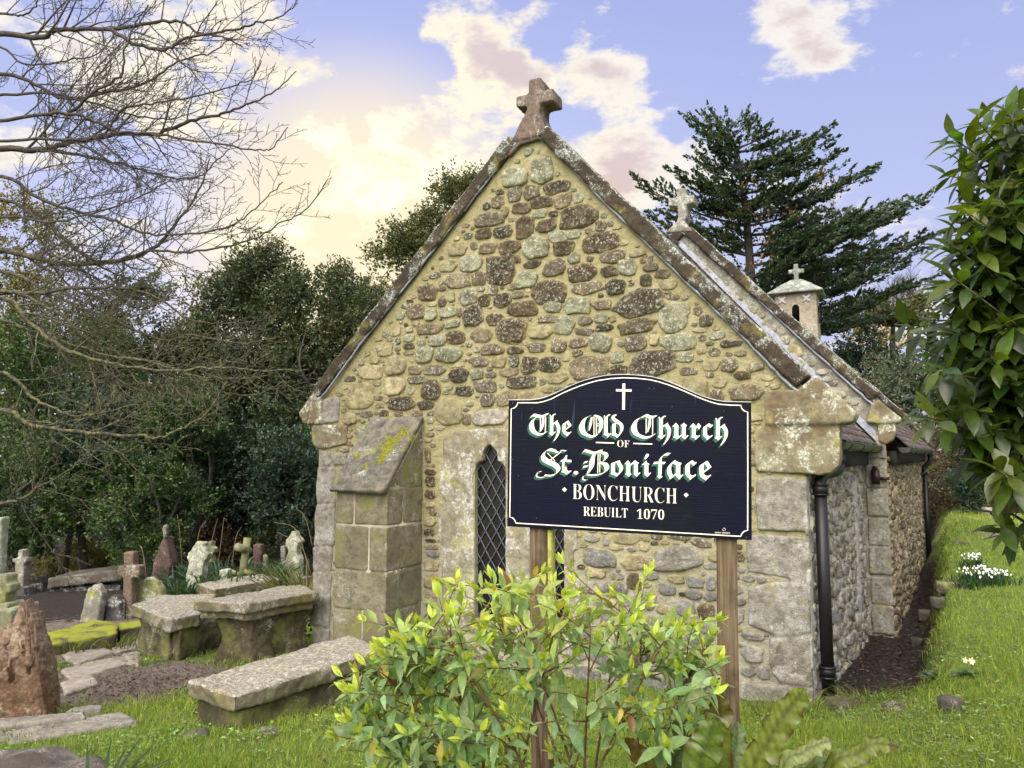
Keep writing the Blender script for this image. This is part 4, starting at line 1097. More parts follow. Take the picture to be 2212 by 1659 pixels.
def downpipe(name, base, top_pts, r, z0, z1, mat):
    a = Acc()
    a.add(*tube([base + ZV * z0, base + ZV * z1], r, 14))
    a.add(*tube(smooth_line(top_pts, 6), r * .98, 12))
    for z in (z1 - .03, z0 + .06, z0 + .30):
        a.add(*tube([base + ZV * (z - .045), base + ZV * (z + .045)], r * 1.22, 14))
        a.add(*tube([base + ZV * (z - .05), base + ZV * (z - .035)], r * 1.36, 14)); a.add(*tube([base + ZV * (z + .035), base + ZV * (z + .05)], r * 1.36, 14))
    c = top_pts[-2]; a.add(*tube([np.array(c) - ZV * .02, np.array(c) + ZV * .05], r * 1.25, 12))
    return cpart(a.obj(name, mat, None))
zk = on_plane(1783, 1050, dp, np.array((0, 1.0, 0)))[2]
gx = C0xy + RV * .215
downpipe('downpipe', dp, [dp + ZV * (zk - .04), dp + ZV * (zk + .03), dp + SV * .07 + RV * .03 + ZV * (zk + .10), gx + SV * .42 + ZV * (zk + .14), gx + SV * .47 + ZV * (zk + .22), gx + SV * .47 + ZV * (zE - .09)], .053, -.50, zk, M['iron'])
ne = NC + SN * (NL - .3) + RN * .10
downpipe('downpipe', ne, [ne + ZV * 1.30, ne + ZV * 1.40, ne + RN * .1 + ZV * 1.52, ne + RN * .12 + ZV * 1.66, ne + RN * .12 + ZV * 1.70], .05, -.95, 1.32, M['iron'])
wb = Acc(); q0 = NC - UV * .13 + NV * .06 + ZV * 1.36
wb.add(box_pts(q0, UV * .05, NV * .05, ZV * .10), BOXF); wb.add(box_pts(q0 + UV * .1 - ZV * .02, UV * .07, NV * .03, ZV * .02), BOXF)
wb.add(box_pts(q0 + ZV * .12, UV * .03, NV * .03, ZV * .03), BOXF)
cpart(wb.obj('wall_box', plain('maroon_metal', (.03, .012, .014), .4), None, False))
# apron of lead where the chancel roof meets the nave gable
la = Acc(); s0 = np.array((.22, zE + .02)); s1 = np.array(ridge)
la.add(np.array([CN + UV * s0[0] + ZV * (s0[1] + .03) + NV * .03, CN + UV * s1[0] + ZV * (s1[1] + .03) + NV * .03, CN + UV * s1[0] + ZV * (s1[1] + .16) + NV * .012, CN + UV * s0[0] + ZV * (s0[1] + .18) + NV * .012,
                 CN + UV * s0[0] + ZV * (s0[1] + .035) + NV * .20, CN + UV * s1[0] + ZV * (s1[1] + .035) + NV * .20]), np.array([[0, 1, 2, 3], [4, 5, 1, 0]]))
cpart(la.obj('lead_apron', M['lead'], None, False))

# bellcote on the west gable
BC = at(1724, 700, 18.8); BC[2] = 0
bw, bd = .50, .46
zb0, zb1 = 4.2, at(1724, 641, 18.8)[2]
bp = []
for k in range(4):
    za, zc_ = zb0 + (zb1 - zb0) * k / 4, zb0 + (zb1 - zb0) * (k + 1) / 4
    bp.append((box_pts(BC + ZV * (za + zc_) / 2, UV * (bw - .003 * k), NV * bd, ZV * ((zc_ - za) / 2 - .004)), [BOXF]))
bell = cpart(weather('bellcote', bp, M['bellcote'], None, 0.03, 0.008, 4, 0.004, .012))
zo0, zo1 = at(1724, 701, 18.8)[2], at(1724, 668, 18.8)[2]
ow = .085
arch = [(-ow, zo0), (ow, zo0), (ow, zo1 - .06)] + [(ow * cos(t), zo1 - .06 + .1 * sin(t)) for t in np.linspace(.3, pi - .3, 6)] + [(-ow, zo1 - .06)]
oa = Acc()
for sgn, ax, nv_, hw in ((1, UV, NV, bd), (1, -NV, UV, bw)):
    V, f = prism([BC + ax * u + nv_ * (hw + .012) + ZV * z for u, z in arch], -nv_ * .05); oa.add(V, f)
o = cpart(oa.obj('opening_shade_panel', M['dark'], None, False)); o.parent = bell  # black panels on the solid body, shade of the openings as colour
M['rosette'] = plain('rosette', (.5, .47, .47), .8)
for (cx_, cz_) in ((-.32, zo1 + .17), (.26, zo1 + .17)):
    rs = Acc()
    for q in (pi / 4, 3 * pi / 4):
        rs.add(box_pts(BC + UV * cx_ + NV * (bd + .01) + ZV * cz_, (UV * cos(q) + ZV * sin(q)) * .12, (UV * -sin(q) + ZV * cos(q)) * .028, NV * (.012 + .001 * (q > 1))), BOXF)
    o = cpart(rs.obj('carved_rosette', M['rosette'], None, False)); o.parent = bell
def frustum(c, w0, d0, z0, w1, d1, z1):
    q = lambda w, d, z: [c + UV * sx_ * w + NV * sy_ * d + ZV * z for sx_, sy_ in ((-1, 1), (1, 1), (1, -1), (-1, -1))]
    return np.array(q(w0, d0, z0) + q(w1, d1, z1)), [np.array([(3, 2, 1, 0), (4, 5, 6, 7), (0, 1, 5, 4), (1, 2, 6, 5), (2, 3, 7, 6), (3, 0, 4, 7)])]
zt1 = at(1724, 607, 18.8)[2]; zt0 = zb1
cap = [frustum(BC, .66, .62, zt0, .66, .62, zt0 + .045), frustum(BC, .66, .62, zt0 + .04, .36, .33, zt0 + .26), frustum(BC, .40, .37, zt0 + .25, .12, .11, zt1 + .02)]
o = cpart(weather('bellcote_cap', cap, M['bellcap'], None, 0.025, 0.008, 5, 0.004, .006)); o.parent = bell
zx = at(1724, 573, 18.8)[2]
o = cpart(weather('bellcote_cross', [(box_pts(BC + ZV * (zt1 + zx) / 2, UV * .055, NV * .05, ZV * ((zx - zt1) / 2 + .03)), [BOXF]), (box_pts(BC + ZV * (zt1 + (zx - zt1) * .6), UV * .19, NV * .048, ZV * .055), [BOXF])], M['bellcap'], None, 0.02, 0.005, 6, .003, .006)); o.parent = bell
# ------------------------------------------------------------------ church sign
random.seed(11); np.random.seed(11)
pTL, pTR, pBL = at(1099, 865, 3.876), at(1622, 870, 3.55), at(1096, 1137, 3.876)
EX = nrm(pTR - pTL); _t = pBL - pTL; EN = nrm(np.cross(EX, -_t)); EYv = np.cross(EN, EX)
if EN[1] > 0: EN = -EN
def z3(x, y): return ((1220 + x / 3.456) * 0.8848, (900 + y / 3.456) * 0.8848)
pO = pBL.copy()
def sg(x, y):
    p = on_plane(*z3(x, y), pO, EN) - pO
    return np.array((np.dot(p, EX), np.dot(p, EYv)))
def sw(a, b, h): return pO + EX * a + EYv * b + EN * h
sgn_base = at(1380, 1150, 3.72)
sign = empty('church_sign', (sgn_base[0], sgn_base[1], gz(sgn_base[0], sgn_base[1])))
tag(sign, 'black arched wooden church name board with cream gothic lettering on two posts', 'sign')
def spart(o): return own(o, sign)
top = [(75, 262), (250, 262), (300, 258), (350, 249), (400, 234), (460, 209), (520, 180), (580, 150), (640, 124), (720, 94), (800, 73), (900, 55), (960, 50), (1040, 47), (1120, 50), (1200, 56), (1280, 66), (1360, 86),
       (1430, 110), (1500, 138), (1560, 165), (1630, 196), (1700, 226), (1770, 250), (1830, 265), (1900, 276), (2122, 280)]
outl = [sg(*p) for p in top] + [sg(2127, 1448), sg(62, 1330)]
def board_mesh():
    bm = bmesh.new()
    f = [bm.verts.new(tuple(sw(a, b, 0))) for a, b in outl]; bk = [bm.verts.new(tuple(sw(a, b, -.022))) for a, b in outl]
    n = len(f); bm.faces.new(f); bm.faces.new(bk[::-1])
    for i in range(n): bm.faces.new((f[i], bk[i], bk[(i + 1) % n], f[(i + 1) % n]))
    bmesh.ops.recalc_face_normals(bm, faces=bm.faces)
    bmesh.ops.bevel(bm, geom=[e for e in bm.edges], offset=.0018, segments=1, affect='EDGES')
    me = bpy.data.meshes.new('board'); bm.to_mesh(me); bm.free(); return me
# the board keeps the sign plane as its own axes, so its grain and streaks run true
bo = link('board', board_mesh(), M['board'], None, False)
from mathutils import Matrix
def local_axes(o):
    mt = Matrix(((EX[0], EYv[0], EN[0], pO[0]), (EX[1], EYv[1], EN[1], pO[1]), (EX[2], EYv[2], EN[2], pO[2]), (0, 0, 0, 1)))
    o.data.transform(mt.inverted()); o.parent = sign
    o.matrix_local = Matrix.Translation(-sign.location) @ mt
local_axes(bo)
def ribbon(acc, pts, w, h, closed=False):
    P = np.array(pts); T = np.gradient(P, axis=0)
    if closed: T = np.roll(P, -1, 0) - np.roll(P, 1, 0)
    T = nrm(T); Nn = np.stack([-T[:, 1], T[:, 0]], -1)
    Lp, Rp = P + Nn * w / 2, P - Nn * w / 2; n = len(P)
    V = np.array([sw(a, b, h) for a, b in Lp] + [sw(a, b, h) for a, b in Rp])
    i = np.arange(n if closed else n - 1); j = (i + 1) % n
    acc.add(V, np.stack([i, n + i, n + j, j], -1))
inner_b = [(150, 288), (320, 288), (375, 276), (430, 258), (485, 230), (540, 202), (610, 172), (680, 145), (755, 120), (830, 100), (935, 84), (1040, 77), (1150, 81), (1260, 92), (1340, 110), (1420, 135), (1490, 161), (1560, 190), (1640, 226), (1720, 260), (1785, 283), (1850, 300), (1940, 307), (2035, 310),
           (2040, 330), (2052, 348), (2070, 360), (2092, 365), (2093, 860), (2092, 1365), (2068, 1370), (2050, 1383), (2039, 1400), (2035, 1415), (1100, 1360), (135, 1303), (130, 1284), (120, 1268), (104, 1257), (85, 1253), (91, 800), (97, 338), (118, 334), (136, 322), (147, 306)]
bd_ = Acc(); ribbon(bd_, [sg(*p) for p in inner_b], .0052, .0008, True)
ed = Acc()
spart(bd_.obj('border_line', M['paint_white'], None, False))
tp_ = Acc(); V, f = tube(np.array([sw(*sg(x, y + 2), .0005) for x, y in top]), .0022, 5); tp_.add(V, f)
spart(tp_.obj('pale_edge', plain('edge_pale_grey', (.55, .55, .55), .6), None))  # thin pale grey line along the top edge of the board

class Ink:
    """painted shapes on the board; every piece lies a hair above the last"""
    def __init__(s): s.a = Acc(); s.g = Acc(); s.k = 0
    def poly(s, V2, faces, shadow=True):
        s.k += 1; h = .0022 + .000004 * s.k
        V2 = np.asarray(V2)
        s.a.add(np.array([sw(a, b, h) for a, b in V2]), faces)
        if shadow:
            n = 9
            for q in range(1, n + 1):
                d = np.array((-.0098, -.0118)) * q / n
                s.g.add(np.array([sw(a + d[0], b + d[1], .0008 + .000004 * s.k + .0001 * (n - q)) for a, b in V2]), faces)
    def nib(s, pts, w=34, ang=42, per=7, shadow=True, taper=None):
        P = smooth_line(pts, per); a = radians(ang)
        d = np.array((cos(a), -sin(a))) * w / 2; n = len(P)
        k = np.ones(n) if taper is None else np.interp(np.linspace(0, 1, n), np.linspace(0, 1, len(taper)), taper)
        for i in range(n - 1):
            q = [P[i] + d * k[i], P[i + 1] + d * k[i + 1], P[i + 1] - d * k[i + 1], P[i] - d * k[i]]
            s.poly([sg(*p) for p in q], np.array([[0, 1, 2, 3]]), shadow)
    def hair(s, p0, p1, w=6, shadow=False):
        p0, p1 = np.array(p0, float), np.array(p1, float); t = nrm(p1 - p0); m = np.array((-t[1], t[0])) * w / 2
        s.poly([sg(*p) for p in (p0 + m, p1 + m, p1 - m, p0 - m)], np.array([[0, 1, 2, 3]]), shadow)
    def text(s, body, x0, x1, yb0, yb1, asc, off=0.0, shadow=True, ref=None):
        """text set along the baseline (x0,yb0)-(x1,yb1), tallest letter asc high (photograph units)"""
        c = bpy.data.curves.new('t', 'FONT'); c.body = body; c.offset = off; c.resolution_u = 4
        o = bpy.data.objects.new('t', c); COL.objects.link(o)
        me = bpy.data.meshes.new_from_object(o.evaluated_get(bpy.context.evaluated_depsgraph_get()))
        V = np.array([v.co[:2] for v in me.vertices]); fs = [list(p.vertices) for p in me.polygons]
        bpy.data.objects.remove(o); bpy.data.meshes.remove(me)
        xa, xb = V[:, 0].min(), V[:, 0].max(); ya = V[:, 1].max()
        if ref: ya = ref
        out = []
        for x, y in V:
            t = (x - xa) / (xb - xa)
            out.append(sg(x0 + (x1 - x0) * t, yb0 + (yb1 - yb0) * t - y / ya * asc))
        by = {}
        for f in fs: by.setdefault(len(f), []).append(f)
        s.poly(out, [np.array(v) for v in by.values()], shadow)
ik = Ink()
# The
ik.nib([(258, 412), (285, 392), (318, 398), (352, 404), (385, 392), (412, 380)], 26, 60, taper=[.4, 1, 1, 1, 1, .5])
ik.nib([(312, 408), (278, 440), (270, 485), (285, 528), (320, 552)], 40, 25, taper=[.5, .9, 1.1, 1, .8])
ik.nib([(300, 540), (335, 556), (372, 548), (402, 530)], 26, 50, taper=[1, 1, .8, .25])
ik.nib([(368, 408), (366, 460), (352, 515), (340, 533)], 26, 30, taper=[.6, 1, 1, .3])
ik.hair((344, 415), (344, 525), 7); ik.hair((388, 405), (386, 540), 9)
ik.text('𝖍𝖊', 418, 606, 560, 566, 182)
# Old
ik.nib([(772, 392), (722, 420), (698, 465), (696, 508), (716, 548), (760, 568)], 44, 22, taper=[.35, .8, 1.1, 1.1, .9, .7])
ik.nib([(735, 560), (780, 574), (826, 556), (858, 520)], 26, 50, taper=[1, 1, .9, .7])
ik.nib([(800, 392), (840, 412), (858, 450), (854, 500), (838, 540)], 34, 20, taper=[.5, .9, 1, 1, .6])
ik.nib([(776, 410), (768, 470), (757, 520)], 30, 35, taper=[.6, 1, .4])
ik.hair((796, 404), (796, 566), 7); ik.hair((815, 404), (815, 562), 7); ik.hair((815, 470), (846, 462), 6); ik.hair((815, 486), (846, 480), 6)
ik.text('𝖑𝖉', 878, 1045, 574, 578, 190)
# Church
ik.nib([(1205, 404), (1160, 430), (1136, 475), (1137, 520), (1160, 556), (1205, 574)], 44, 22, taper=[.4, .8, 1.1, 1.1, .9, .8])
ik.nib([(1180, 566), (1225, 582), (1275, 572), (1318, 548)], 28, 50, taper=[1, 1, .8, .25])
ik.nib([(1195, 412), (1235, 396), (1275, 410), (1326, 398)], 28, 58, taper=[.4, 1, 1, .4])
ik.nib([(1268, 418), (1264, 480), (1250, 535)], 32, 35, taper=[.6, 1, .3])
ik.hair((1236, 420), (1236, 545), 7); ik.hair((1292, 415), (1290, 560), 8)
ik.text('𝖍𝖚𝖗𝖈𝖍', 1336, 1926, 588, 600, 192)
# St.
ik.nib([(562, 694), (520, 690), (490, 706), (455, 690), (415, 684), (380, 704), (366, 738), (388, 772), (430, 794), (476, 818), (497, 852), (478, 886), (430, 902), (380, 898)], 42, 38, taper=[.25, .3, .4, .7, .8, .9, 1, 1.15, 1.2, 1.1, 1, .8, .5, .35])
ik.nib([(420, 898), (370, 916), (326, 916), (312, 898), (328, 872), (356, 866)], 13, 30, taper=[1, 1.1, 1, 1, 1, .6])
ik.hair((404, 712), (470, 780), 6); ik.hair((520, 700), (430, 770), 8)
ik.text('𝖙.', 515, 664, 886, 892, 158)
# Boniface
ik.nib([(694, 716), (718, 692), (752, 700), (795, 712), (840, 698), (868, 690)], 26, 60, taper=[.3, 1, 1, 1, 1, .6])
ik.nib([(800, 712), (782, 770), (775, 830), (748, 880)], 50, 30, taper=[.6, 1, 1, .6])
ik.nib([(845, 702), (888, 716), (902, 745), (880, 775), (850, 790)], 36, 30, taper=[.5, 1, 1, .8, .3])
ik.nib([(845, 790), (890, 806), (906, 840), (890, 872), (838, 892), (780, 898), (735, 892)], 40, 32, taper=[.4, 1, 1.1, 1, .8, .6, .4])
ik.nib([(740, 892), (708, 908), (702, 930), (722, 940), (745, 934)], 12, 30, taper=[1, 1.1, 1, 1, .6])
ik.nib([(712, 792), (742, 786)], 22, 50); ik.nib([(706, 828), (745, 822)], 22, 50)
ik.hair((832, 716), (828, 880), 7); ik.hair((848, 716), (845, 876), 7); ik.hair((828, 800), (880, 788), 6)
ik.text('𝖔𝖓𝖎', 936, 1278, 902, 908, 190, ref=None)
ik.nib([(1432, 722), (1402, 722), (1372, 738), (1356, 775), (1354, 840), (1352, 900), (1342, 914)], 36, 40, taper=[.9, 1, .9, .9, 1, 1, .7])
ik.nib([(1300, 796), (1345, 794), (1396, 796)], 22, 60)
ik.nib([(1340, 900), (1362, 920)], 30, 35)
ik.text('𝖆𝖈𝖊', 1412, 1786, 926, 938, 158)
# plain lines
pk = Ink()
pk.text('𝐎𝐅', 992, 1094, 660, 664, 58, -.012, False)
pk.hair((812, 623), (966, 628), 10); pk.hair((1127, 631), (1288, 636), 10)
pk.text('𝐁𝐎𝐍𝐂𝐇𝐔𝐑𝐂𝐇', 615, 1497, 1100, 1140, 130, -.014, False)
pk.text('𝐑𝐄𝐁𝐔𝐈𝐋𝐓', 706, 1080, 1242, 1258, 78, -.012, False)
pk.text('𝟏𝟎𝟕𝟎', 1158, 1388, 1266, 1274, 84, -.012, False)
for cx_, cy_ in ((547, 1020), (1573, 1066)):
    pk.poly([sg(cx_ - 21, cy_), sg(cx_, cy_ - 20), sg(cx_ + 21, cy_), sg(cx_, cy_ + 20)], np.array([[0, 1, 2, 3]]), False)
pk.hair((1048, 125), (1045, 346), 23); pk.hair((982, 182), (1113, 185), 19)
th = np.linspace(0, 2 * pi, 12, endpoint=False)
for k in range(12):
    if k in (2, 7): continue
    a, b = th[k], th[k] + .42; pk.hair((1893 + 12 * cos(a), 1357 + 12 * sin(a)), (1893 + 12 * cos(b), 1357 + 12 * sin(b)), 3.5)
# the sign-writer's tiny signature, too small to read: a row of small brush strokes
rs_ = random.Random(4); x = 1818
while x < 1944:
    if not (1862 < x < 1870 or 1898 < x < 1903):
        y = 1383 + (x - 1818) * .03
        pk.hair((x, y - 5), (x + rs_.uniform(-2, 3), y + 5), 2.6); pk.hair((x, y + rs_.choice((-5, 0, 5))), (x + 6, y + rs_.choice((-5, 0, 4))), 2.4)
    x += 8.5
lt = ik.a; n0 = lt.n
for V, f in [(pk.a, None)]:
    for k, q in V.F.items(): lt.F.setdefault(k, []).extend([a + n0 for a in q])
    lt.V += V.V; lt.C += V.C; lt.n += V.n
spart(lt.obj('lettering', M['paint_white'], None, False))
spart(ik.g.obj('lettering_shadow', M['paint_green'], None, False))
sc_ = Acc()
for (x, y) in ((272, 338), (1892, 360), (312, 1262), (112, 290), (2095, 295), (1262, 165), (1302, 167), (1455, 322), (160, 905), (112, 768), (2080, 1425)):
    c = sw(*sg(x, y), .0012); V, f = tube([c - EN * .002, c + EN * .0012], .0032, 8); sc_.add(V, f)
spart(sc_.obj('screw', plain('dull_screw', (.05, .05, .055), .5, .4), None))
hk = Acc(); hp = [sw(*sg(1570, 1418), -.01), sw(*sg(1572, 1445), -.008), sw(*sg(1570, 1466), -.006), sw(*sg(1564, 1472), -.004), sw(*sg(1560, 1462), -.003)]
hk.add(*tube(smooth_line(hp, 5), .0022, 6)); spart(hk.obj('wire_hook', M['iron'], None))
def post(px_top, py_top, px_bot, py_bot, wid):
    e = nrm(np.array((EX[0], EX[1], 0))); n_ = nrm(np.array((EN[0], EN[1], 0)))
    c1 = on_plane(px_top, py_top, pO - EN * .075, EN); c0 = on_plane(px_bot, py_bot, pO - EN * .075, EN)
    zb = gz(c0[0], c0[1]) - .3
    ax = (c1 - c0) / (c1[2] - c0[2]); c0 = c0 + ax * (zb - c0[2])
    tp = c1 + ax * .48
    secs = []
    for t in np.linspace(0, 1, 14):
        c = c0 * (1 - t) + tp * t + e * .002 * sin(9 * t)
        secs.append(c)
    V = np.concatenate([[c - e * wid / 2 - n_ * .05, c + e * wid / 2 - n_ * .05, c + e * wid / 2 + n_ * .05, c - e * wid / 2 + n_ * .05] for c in secs])
    i = np.arange(13)[:, None] * 4; j = np.arange(4)[None]; j2 = (j + 1) % 4
    fs = [np.stack([i + j, i + j2, i + 4 + j2, i + 4 + j], -1).reshape(-1, 4), np.array([[52, 53, 54, 55]])]
    bm = bmesh.new(); vs = [bm.verts.new(tuple(v)) for v in V]
    for f in fs:
        for q in f: bm.faces.new([vs[k] for k in q])
    bmesh.ops.recalc_face_normals(bm, faces=bm.faces)
    bmesh.ops.bevel(bm, geom=[ed_ for ed_ in bm.edges if abs((ed_.verts[0].co - ed_.verts[1].co).normalized().z) > .8], offset=.006, segments=2, affect='EDGES')
    me = bpy.data.meshes.new('post'); bm.to_mesh(me); bm.free()
    return spart(link('post', me, M['post'], None, False))
p1_ = post(1168, 1150, 1172, 1640, .096); p2_ = post(1569, 1172, 1575, 1510, .096)
# yellow-green algae strip down the edge of the nearer-left post
al = Acc(); 
e_ = nrm(np.array((EX[0], EX[1], 0)))
A_ = [on_plane(x, y, pO - EN * .024, EN) for x, y in ((1183, 1145), (1191, 1146), (1193, 1640), (1184, 1640))]
al.add(np.array([q + EN * .0 for q in A_] + [q - EN * .09 for q in A_]), np.array([(0, 1, 2, 3), (1, 5, 6, 2)]))
o = spart(al.obj('algae_strip', plain('post_algae', (.36, .36, .10), .9, .1, .3, 60), None, False)); o.parent = p1_

# ------------------------------------------------------------------ tombs
def slab_top(pxs, z):
    return [on_z(px, py, z) for px, py in pxs]
def inset(poly, d):
    P = np.array(poly); c = P.mean(0); return [p + (c - p) / np.linalg.norm((c - p)[:2]) * d for p in P]
def tomb(name, label, cat, top, thick, base_in, parts_fn=None, mould=0.0, group=None, amp=.03, base_name='chest'):
    P = np.array(top); c = P.mean(0); zg_ = gz(c[0], c[1])
    root = empty(name, (c[0], c[1], zg_)); tag(root, label, cat, group)
    pcs = [prism(P, -ZV * (thick * (1 - .45 * (mould > 0))))]
    if mould:
        Q = np.array(inset(P - ZV * thick * .5, mould)); R_ = np.array(inset(P - ZV * thick, mould * 1.1))
        pcs.append((np.vstack([Q, R_]), [np.array([(0, 1, 2, 3), (7, 6, 5, 4), (0, 4, 5, 1), (1, 5, 6, 2), (2, 6, 7, 3), (3, 7, 4, 0)])]))
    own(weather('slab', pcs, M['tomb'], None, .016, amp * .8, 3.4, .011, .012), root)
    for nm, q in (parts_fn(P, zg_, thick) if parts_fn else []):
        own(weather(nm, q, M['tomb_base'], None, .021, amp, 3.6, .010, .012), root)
    return root
# nearest: low chest tomb in the grass
T1 = slab_top([(406, 1470), (508, 1503), (838, 1398), (752, 1372)], -.07)
def t1p(P, zg_, th):
    B = np.array(inset(P - ZV * th, .07)); zb = min(gz(p[0], p[1]) for p in B) - .12
    return [('chest', [prism(B, -ZV * (B[0][2] - zb))])]
tomb('chest_tomb', 'low chest tomb with a worn lichen-edged slab, nearest in the grass', 'tomb', T1, .125, .07, t1p)
T2 = slab_top([(417, 1297), (528, 1303), (690, 1277), (648, 1260)], .10)
def legs(P, zg_, th):
    out = []
    c = P.mean(0)
    long_ = nrm((P[2] - P[1]) * np.array((1, 1, 0))); short = nrm((P[1] - P[0]) * np.array((1, 1, 0)))
    Ls = np.linalg.norm(P[1] - P[0]); Ll = np.linalg.norm(P[2] - P[1]); zt_ = P[0][2] - th + .005
    for s in (-1, 1):
        m = c + long_ * s * (Ll / 2 - .24); zb = min(zg_, gz(m[0], m[1])) - .15
        hx = Ls / 2 - .10
        q = lambda z, hw, hl: [np.array((*(m + short * a * hw + long_ * b_ * hl)[:2], z)) for a, b_ in ((-1, -1), (1, -1), (1, 1), (-1, 1))]
        lev = [(zb, hx + .03, .17), (zb + .2, hx, .15), ((zb + zt_) / 2 + .05, hx - .04, .13), (zt_ - .12, hx - .01, .14), (zt_, hx + .03, .16)]
        pc = []
        for (a_, b_) in zip(lev[:-1], lev[1:]):
            pc.append((np.array(q(*a_) + q(b_[0] + .003, b_[1], b_[2])), [np.array([(3, 2, 1, 0), (4, 5, 6, 7), (0, 1, 5, 4), (1, 2, 6, 5), (2, 3, 7, 6), (3, 0, 4, 7)])]))
        out.append(('leg', pc))
    cw = [np.array((*(c + short * a * (Ls / 2 - .13) + long_ * b_ * (Ll / 2 - .16))[:2], zt_)) for a, b_ in ((-1, -1), (1, -1), (1, 1), (-1, 1))]
    out.append(('chest', [prism(cw, -ZV * (zt_ - zg_ + .2))]))
    return out
t2 = tomb('table_tomb', 'tall table tomb with moulded slab on thick legs, touching the church corner in view', 'tomb', T2, .20, .1, legs, .07)
T3 = slab_top([(284, 1304), (366, 1338), (432, 1325), (470, 1281), (342, 1285)], -.12)
def t3p(P, zg_, th):
    zt_ = P[0][2] - th + .006; out = []
    A, B, C_, D_, E_ = [np.array((p[0], p[1], 0)) for p in P]
    e1, e2 = nrm(B - A), nrm((C_ - B) + (E_ - A))
    def quad(m, h1, h2, z): return [np.array((*(m + e1 * a * h1 + e2 * b_ * h2)[:2], z)) for a, b_ in ((-1, -1), (1, -1), (1, 1), (-1, 1))]
    m = (A + B) / 2 + e2 * .22; hx = np.linalg.norm(B - A) / 2
    lev = [(zg_ - .2, hx - .06, .19), (zg_ + .15, hx - .10, .17), (zt_ - .14, hx - .16, .13), (zt_, hx - .12, .15)]
    out.append(('leg', [(np.array(quad(m, a_[1], a_[2], a_[0]) + quad(m, b_[1], b_[2], b_[0] + .003)), [np.array([(3, 2, 1, 0), (4, 5, 6, 7), (0, 1, 5, 4), (1, 2, 6, 5), (2, 3, 7, 6), (3, 0, 4, 7)])]) for a_, b_ in zip(lev[:-1], lev[1:])]))
    m2 = (A + B + C_ + D_) / 4 + e2 * .1
    out.append(('chest', [prism(quad(m2 + e1 * .12, hx - .26, .36, zt_), -ZV * (zt_ - zg_ + .2))]))
    return out
def t3_mould(P): return P
tomb('table_tomb', 'table tomb with broad pale slab on one splayed leg, left of the tall moulded one', 'tomb', T3, .15, .1, t3p)
T4 = slab_top([(424, 1260), (464, 1273), (603, 1249), (566, 1238)], -.52)
def t4p(P, zg_, th):
    B = np.array(inset(P - ZV * th, .2)); return [('chest', [prism(B, -ZV * (B[0][2] - zg_ + .2))])]
tomb('ledger_tomb', 'dark cracked ledger slab lying behind the two table tombs', 'tomb', T4, .17, .1, t4p)

# ivy leaves on the tall tomb's side
iv = Acc()
for _ in range(70):
    px, py = rnd(545, 672), rnd(1335, 1372) + abs(random.gauss(0, 12))
    c = at(px, py, 9.05 + (px - 545) / 130 * .55); s = rnd(.02, .038)
    a = np.linspace(0, 2 * pi, 7, endpoint=False) + rnd(0, 1); r = s * np.array([1, .6, .95, .65, 1, .6, .9])
    e1 = nrm(np.array((rnd(.5, 1), rnd(.2, .8), rnd(-.3, .3)))); e2 = nrm(np.cross(e1, np.array((rnd(.2, .6), -1, rnd(0, .6)))))
    V = c + r[:, None] * (np.cos(a)[:, None] * e1 + np.sin(a)[:, None] * e2)
    iv.add(np.vstack([V, c + np.array((0, -.006, .004))]), np.stack([np.arange(7), (np.arange(7) + 1) % 7, np.full(7, 7)], -1), np.array((.03, .055, .02)) * rnd(.7, 1.6))
ivr = iv.obj('ivy', M['leaf'], None); tag(ivr, 'ivy sprigs creeping on the shaded side of the tall table tomb', 'ivy')

# ------------------------------------------------------------------ headstones and crosses
def shape(pts, Y, thick, yaw=0.0, f=None):
    """outline (photograph units) set upright at distance Y, turned by yaw about its middle, with real thickness"""
    P = np.array([at(x, y, Y) for x, y in pts]); c = P.mean(0)
    ca, sa = cos(yaw), sin(yaw)
    Q = P.copy(); dx = P[:, 0] - c[0]
    Q[:, 0] = c[0] + dx * ca / max(ca, .3) ; Q[:, 1] = Y + dx * sa
    n_ = np.array((-sa, ca, 0.0))
    return prism(Q, n_ * thick)
def stone(name, label, cat, pcs, mat, voxel=.022, amp=.012, bevel=.01, parts=(), group=None, sc=5):
    V = np.vstack([p[0] for p in pcs]); c = V.mean(0); zb = gz(c[0], c[1])
    root = None
    o = weather(name, pcs, mat, None, voxel, amp, sc, .006, bevel, seed=c[0])
    if not parts:
        # the object's origin goes to its foot
        co = np.empty(len(o.data.vertices) * 3, dtype=np.float32); o.data.vertices.foreach_get('co', co)
        o.data.vertices.foreach_set('co', (co.reshape(-1, 3) - np.array((c[0], c[1], zb), dtype=np.float32)).ravel()); o.data.update()
        o.location = (c[0], c[1], zb); tag(o, label, cat, group); return o
    root = empty(name, (c[0], c[1], zb)); tag(root, label, cat, group)
    o.name = 'body'; own(o, root)
    for nm, q, m_ in parts:
        own(weather(nm, q, m_, None, voxel, amp * .7, sc, .004, bevel * .6), root)
    return root
def zk3(x, y): return (x * .1867, 1106 + y * .1867)
def zk4(x, y): return (336.2 + x * .16, 1106 + y * .16)
def zk1(x, y): return (x * .3334, 1106 + y * .3334)
stone('leaning_headstone', 'grey headstone leaning to the right with shouldered rounded top', 'headstone',
      [shape([zk3(*p) for p in [(880, 1330), (905, 1200), (975, 930), (1000, 885), (1040, 872), (1070, 845), (1110, 838), (1148, 868), (1160, 895), (1195, 925), (1190, 985), (1125, 1330)]], 12.0, .13, -.35)], M['grave_grey'])
stone('small_headstone', 'small dark round-topped headstone blotched with white lichen', 'headstone',
      [shape([zk3(*p) for p in [(1140, 1320), (1165, 1150), (1210, 1050), (1260, 980), (1310, 955), (1370, 975), (1405, 1040), (1400, 1320)]], 12.1, .12, -.3)], M['grave_dark'])
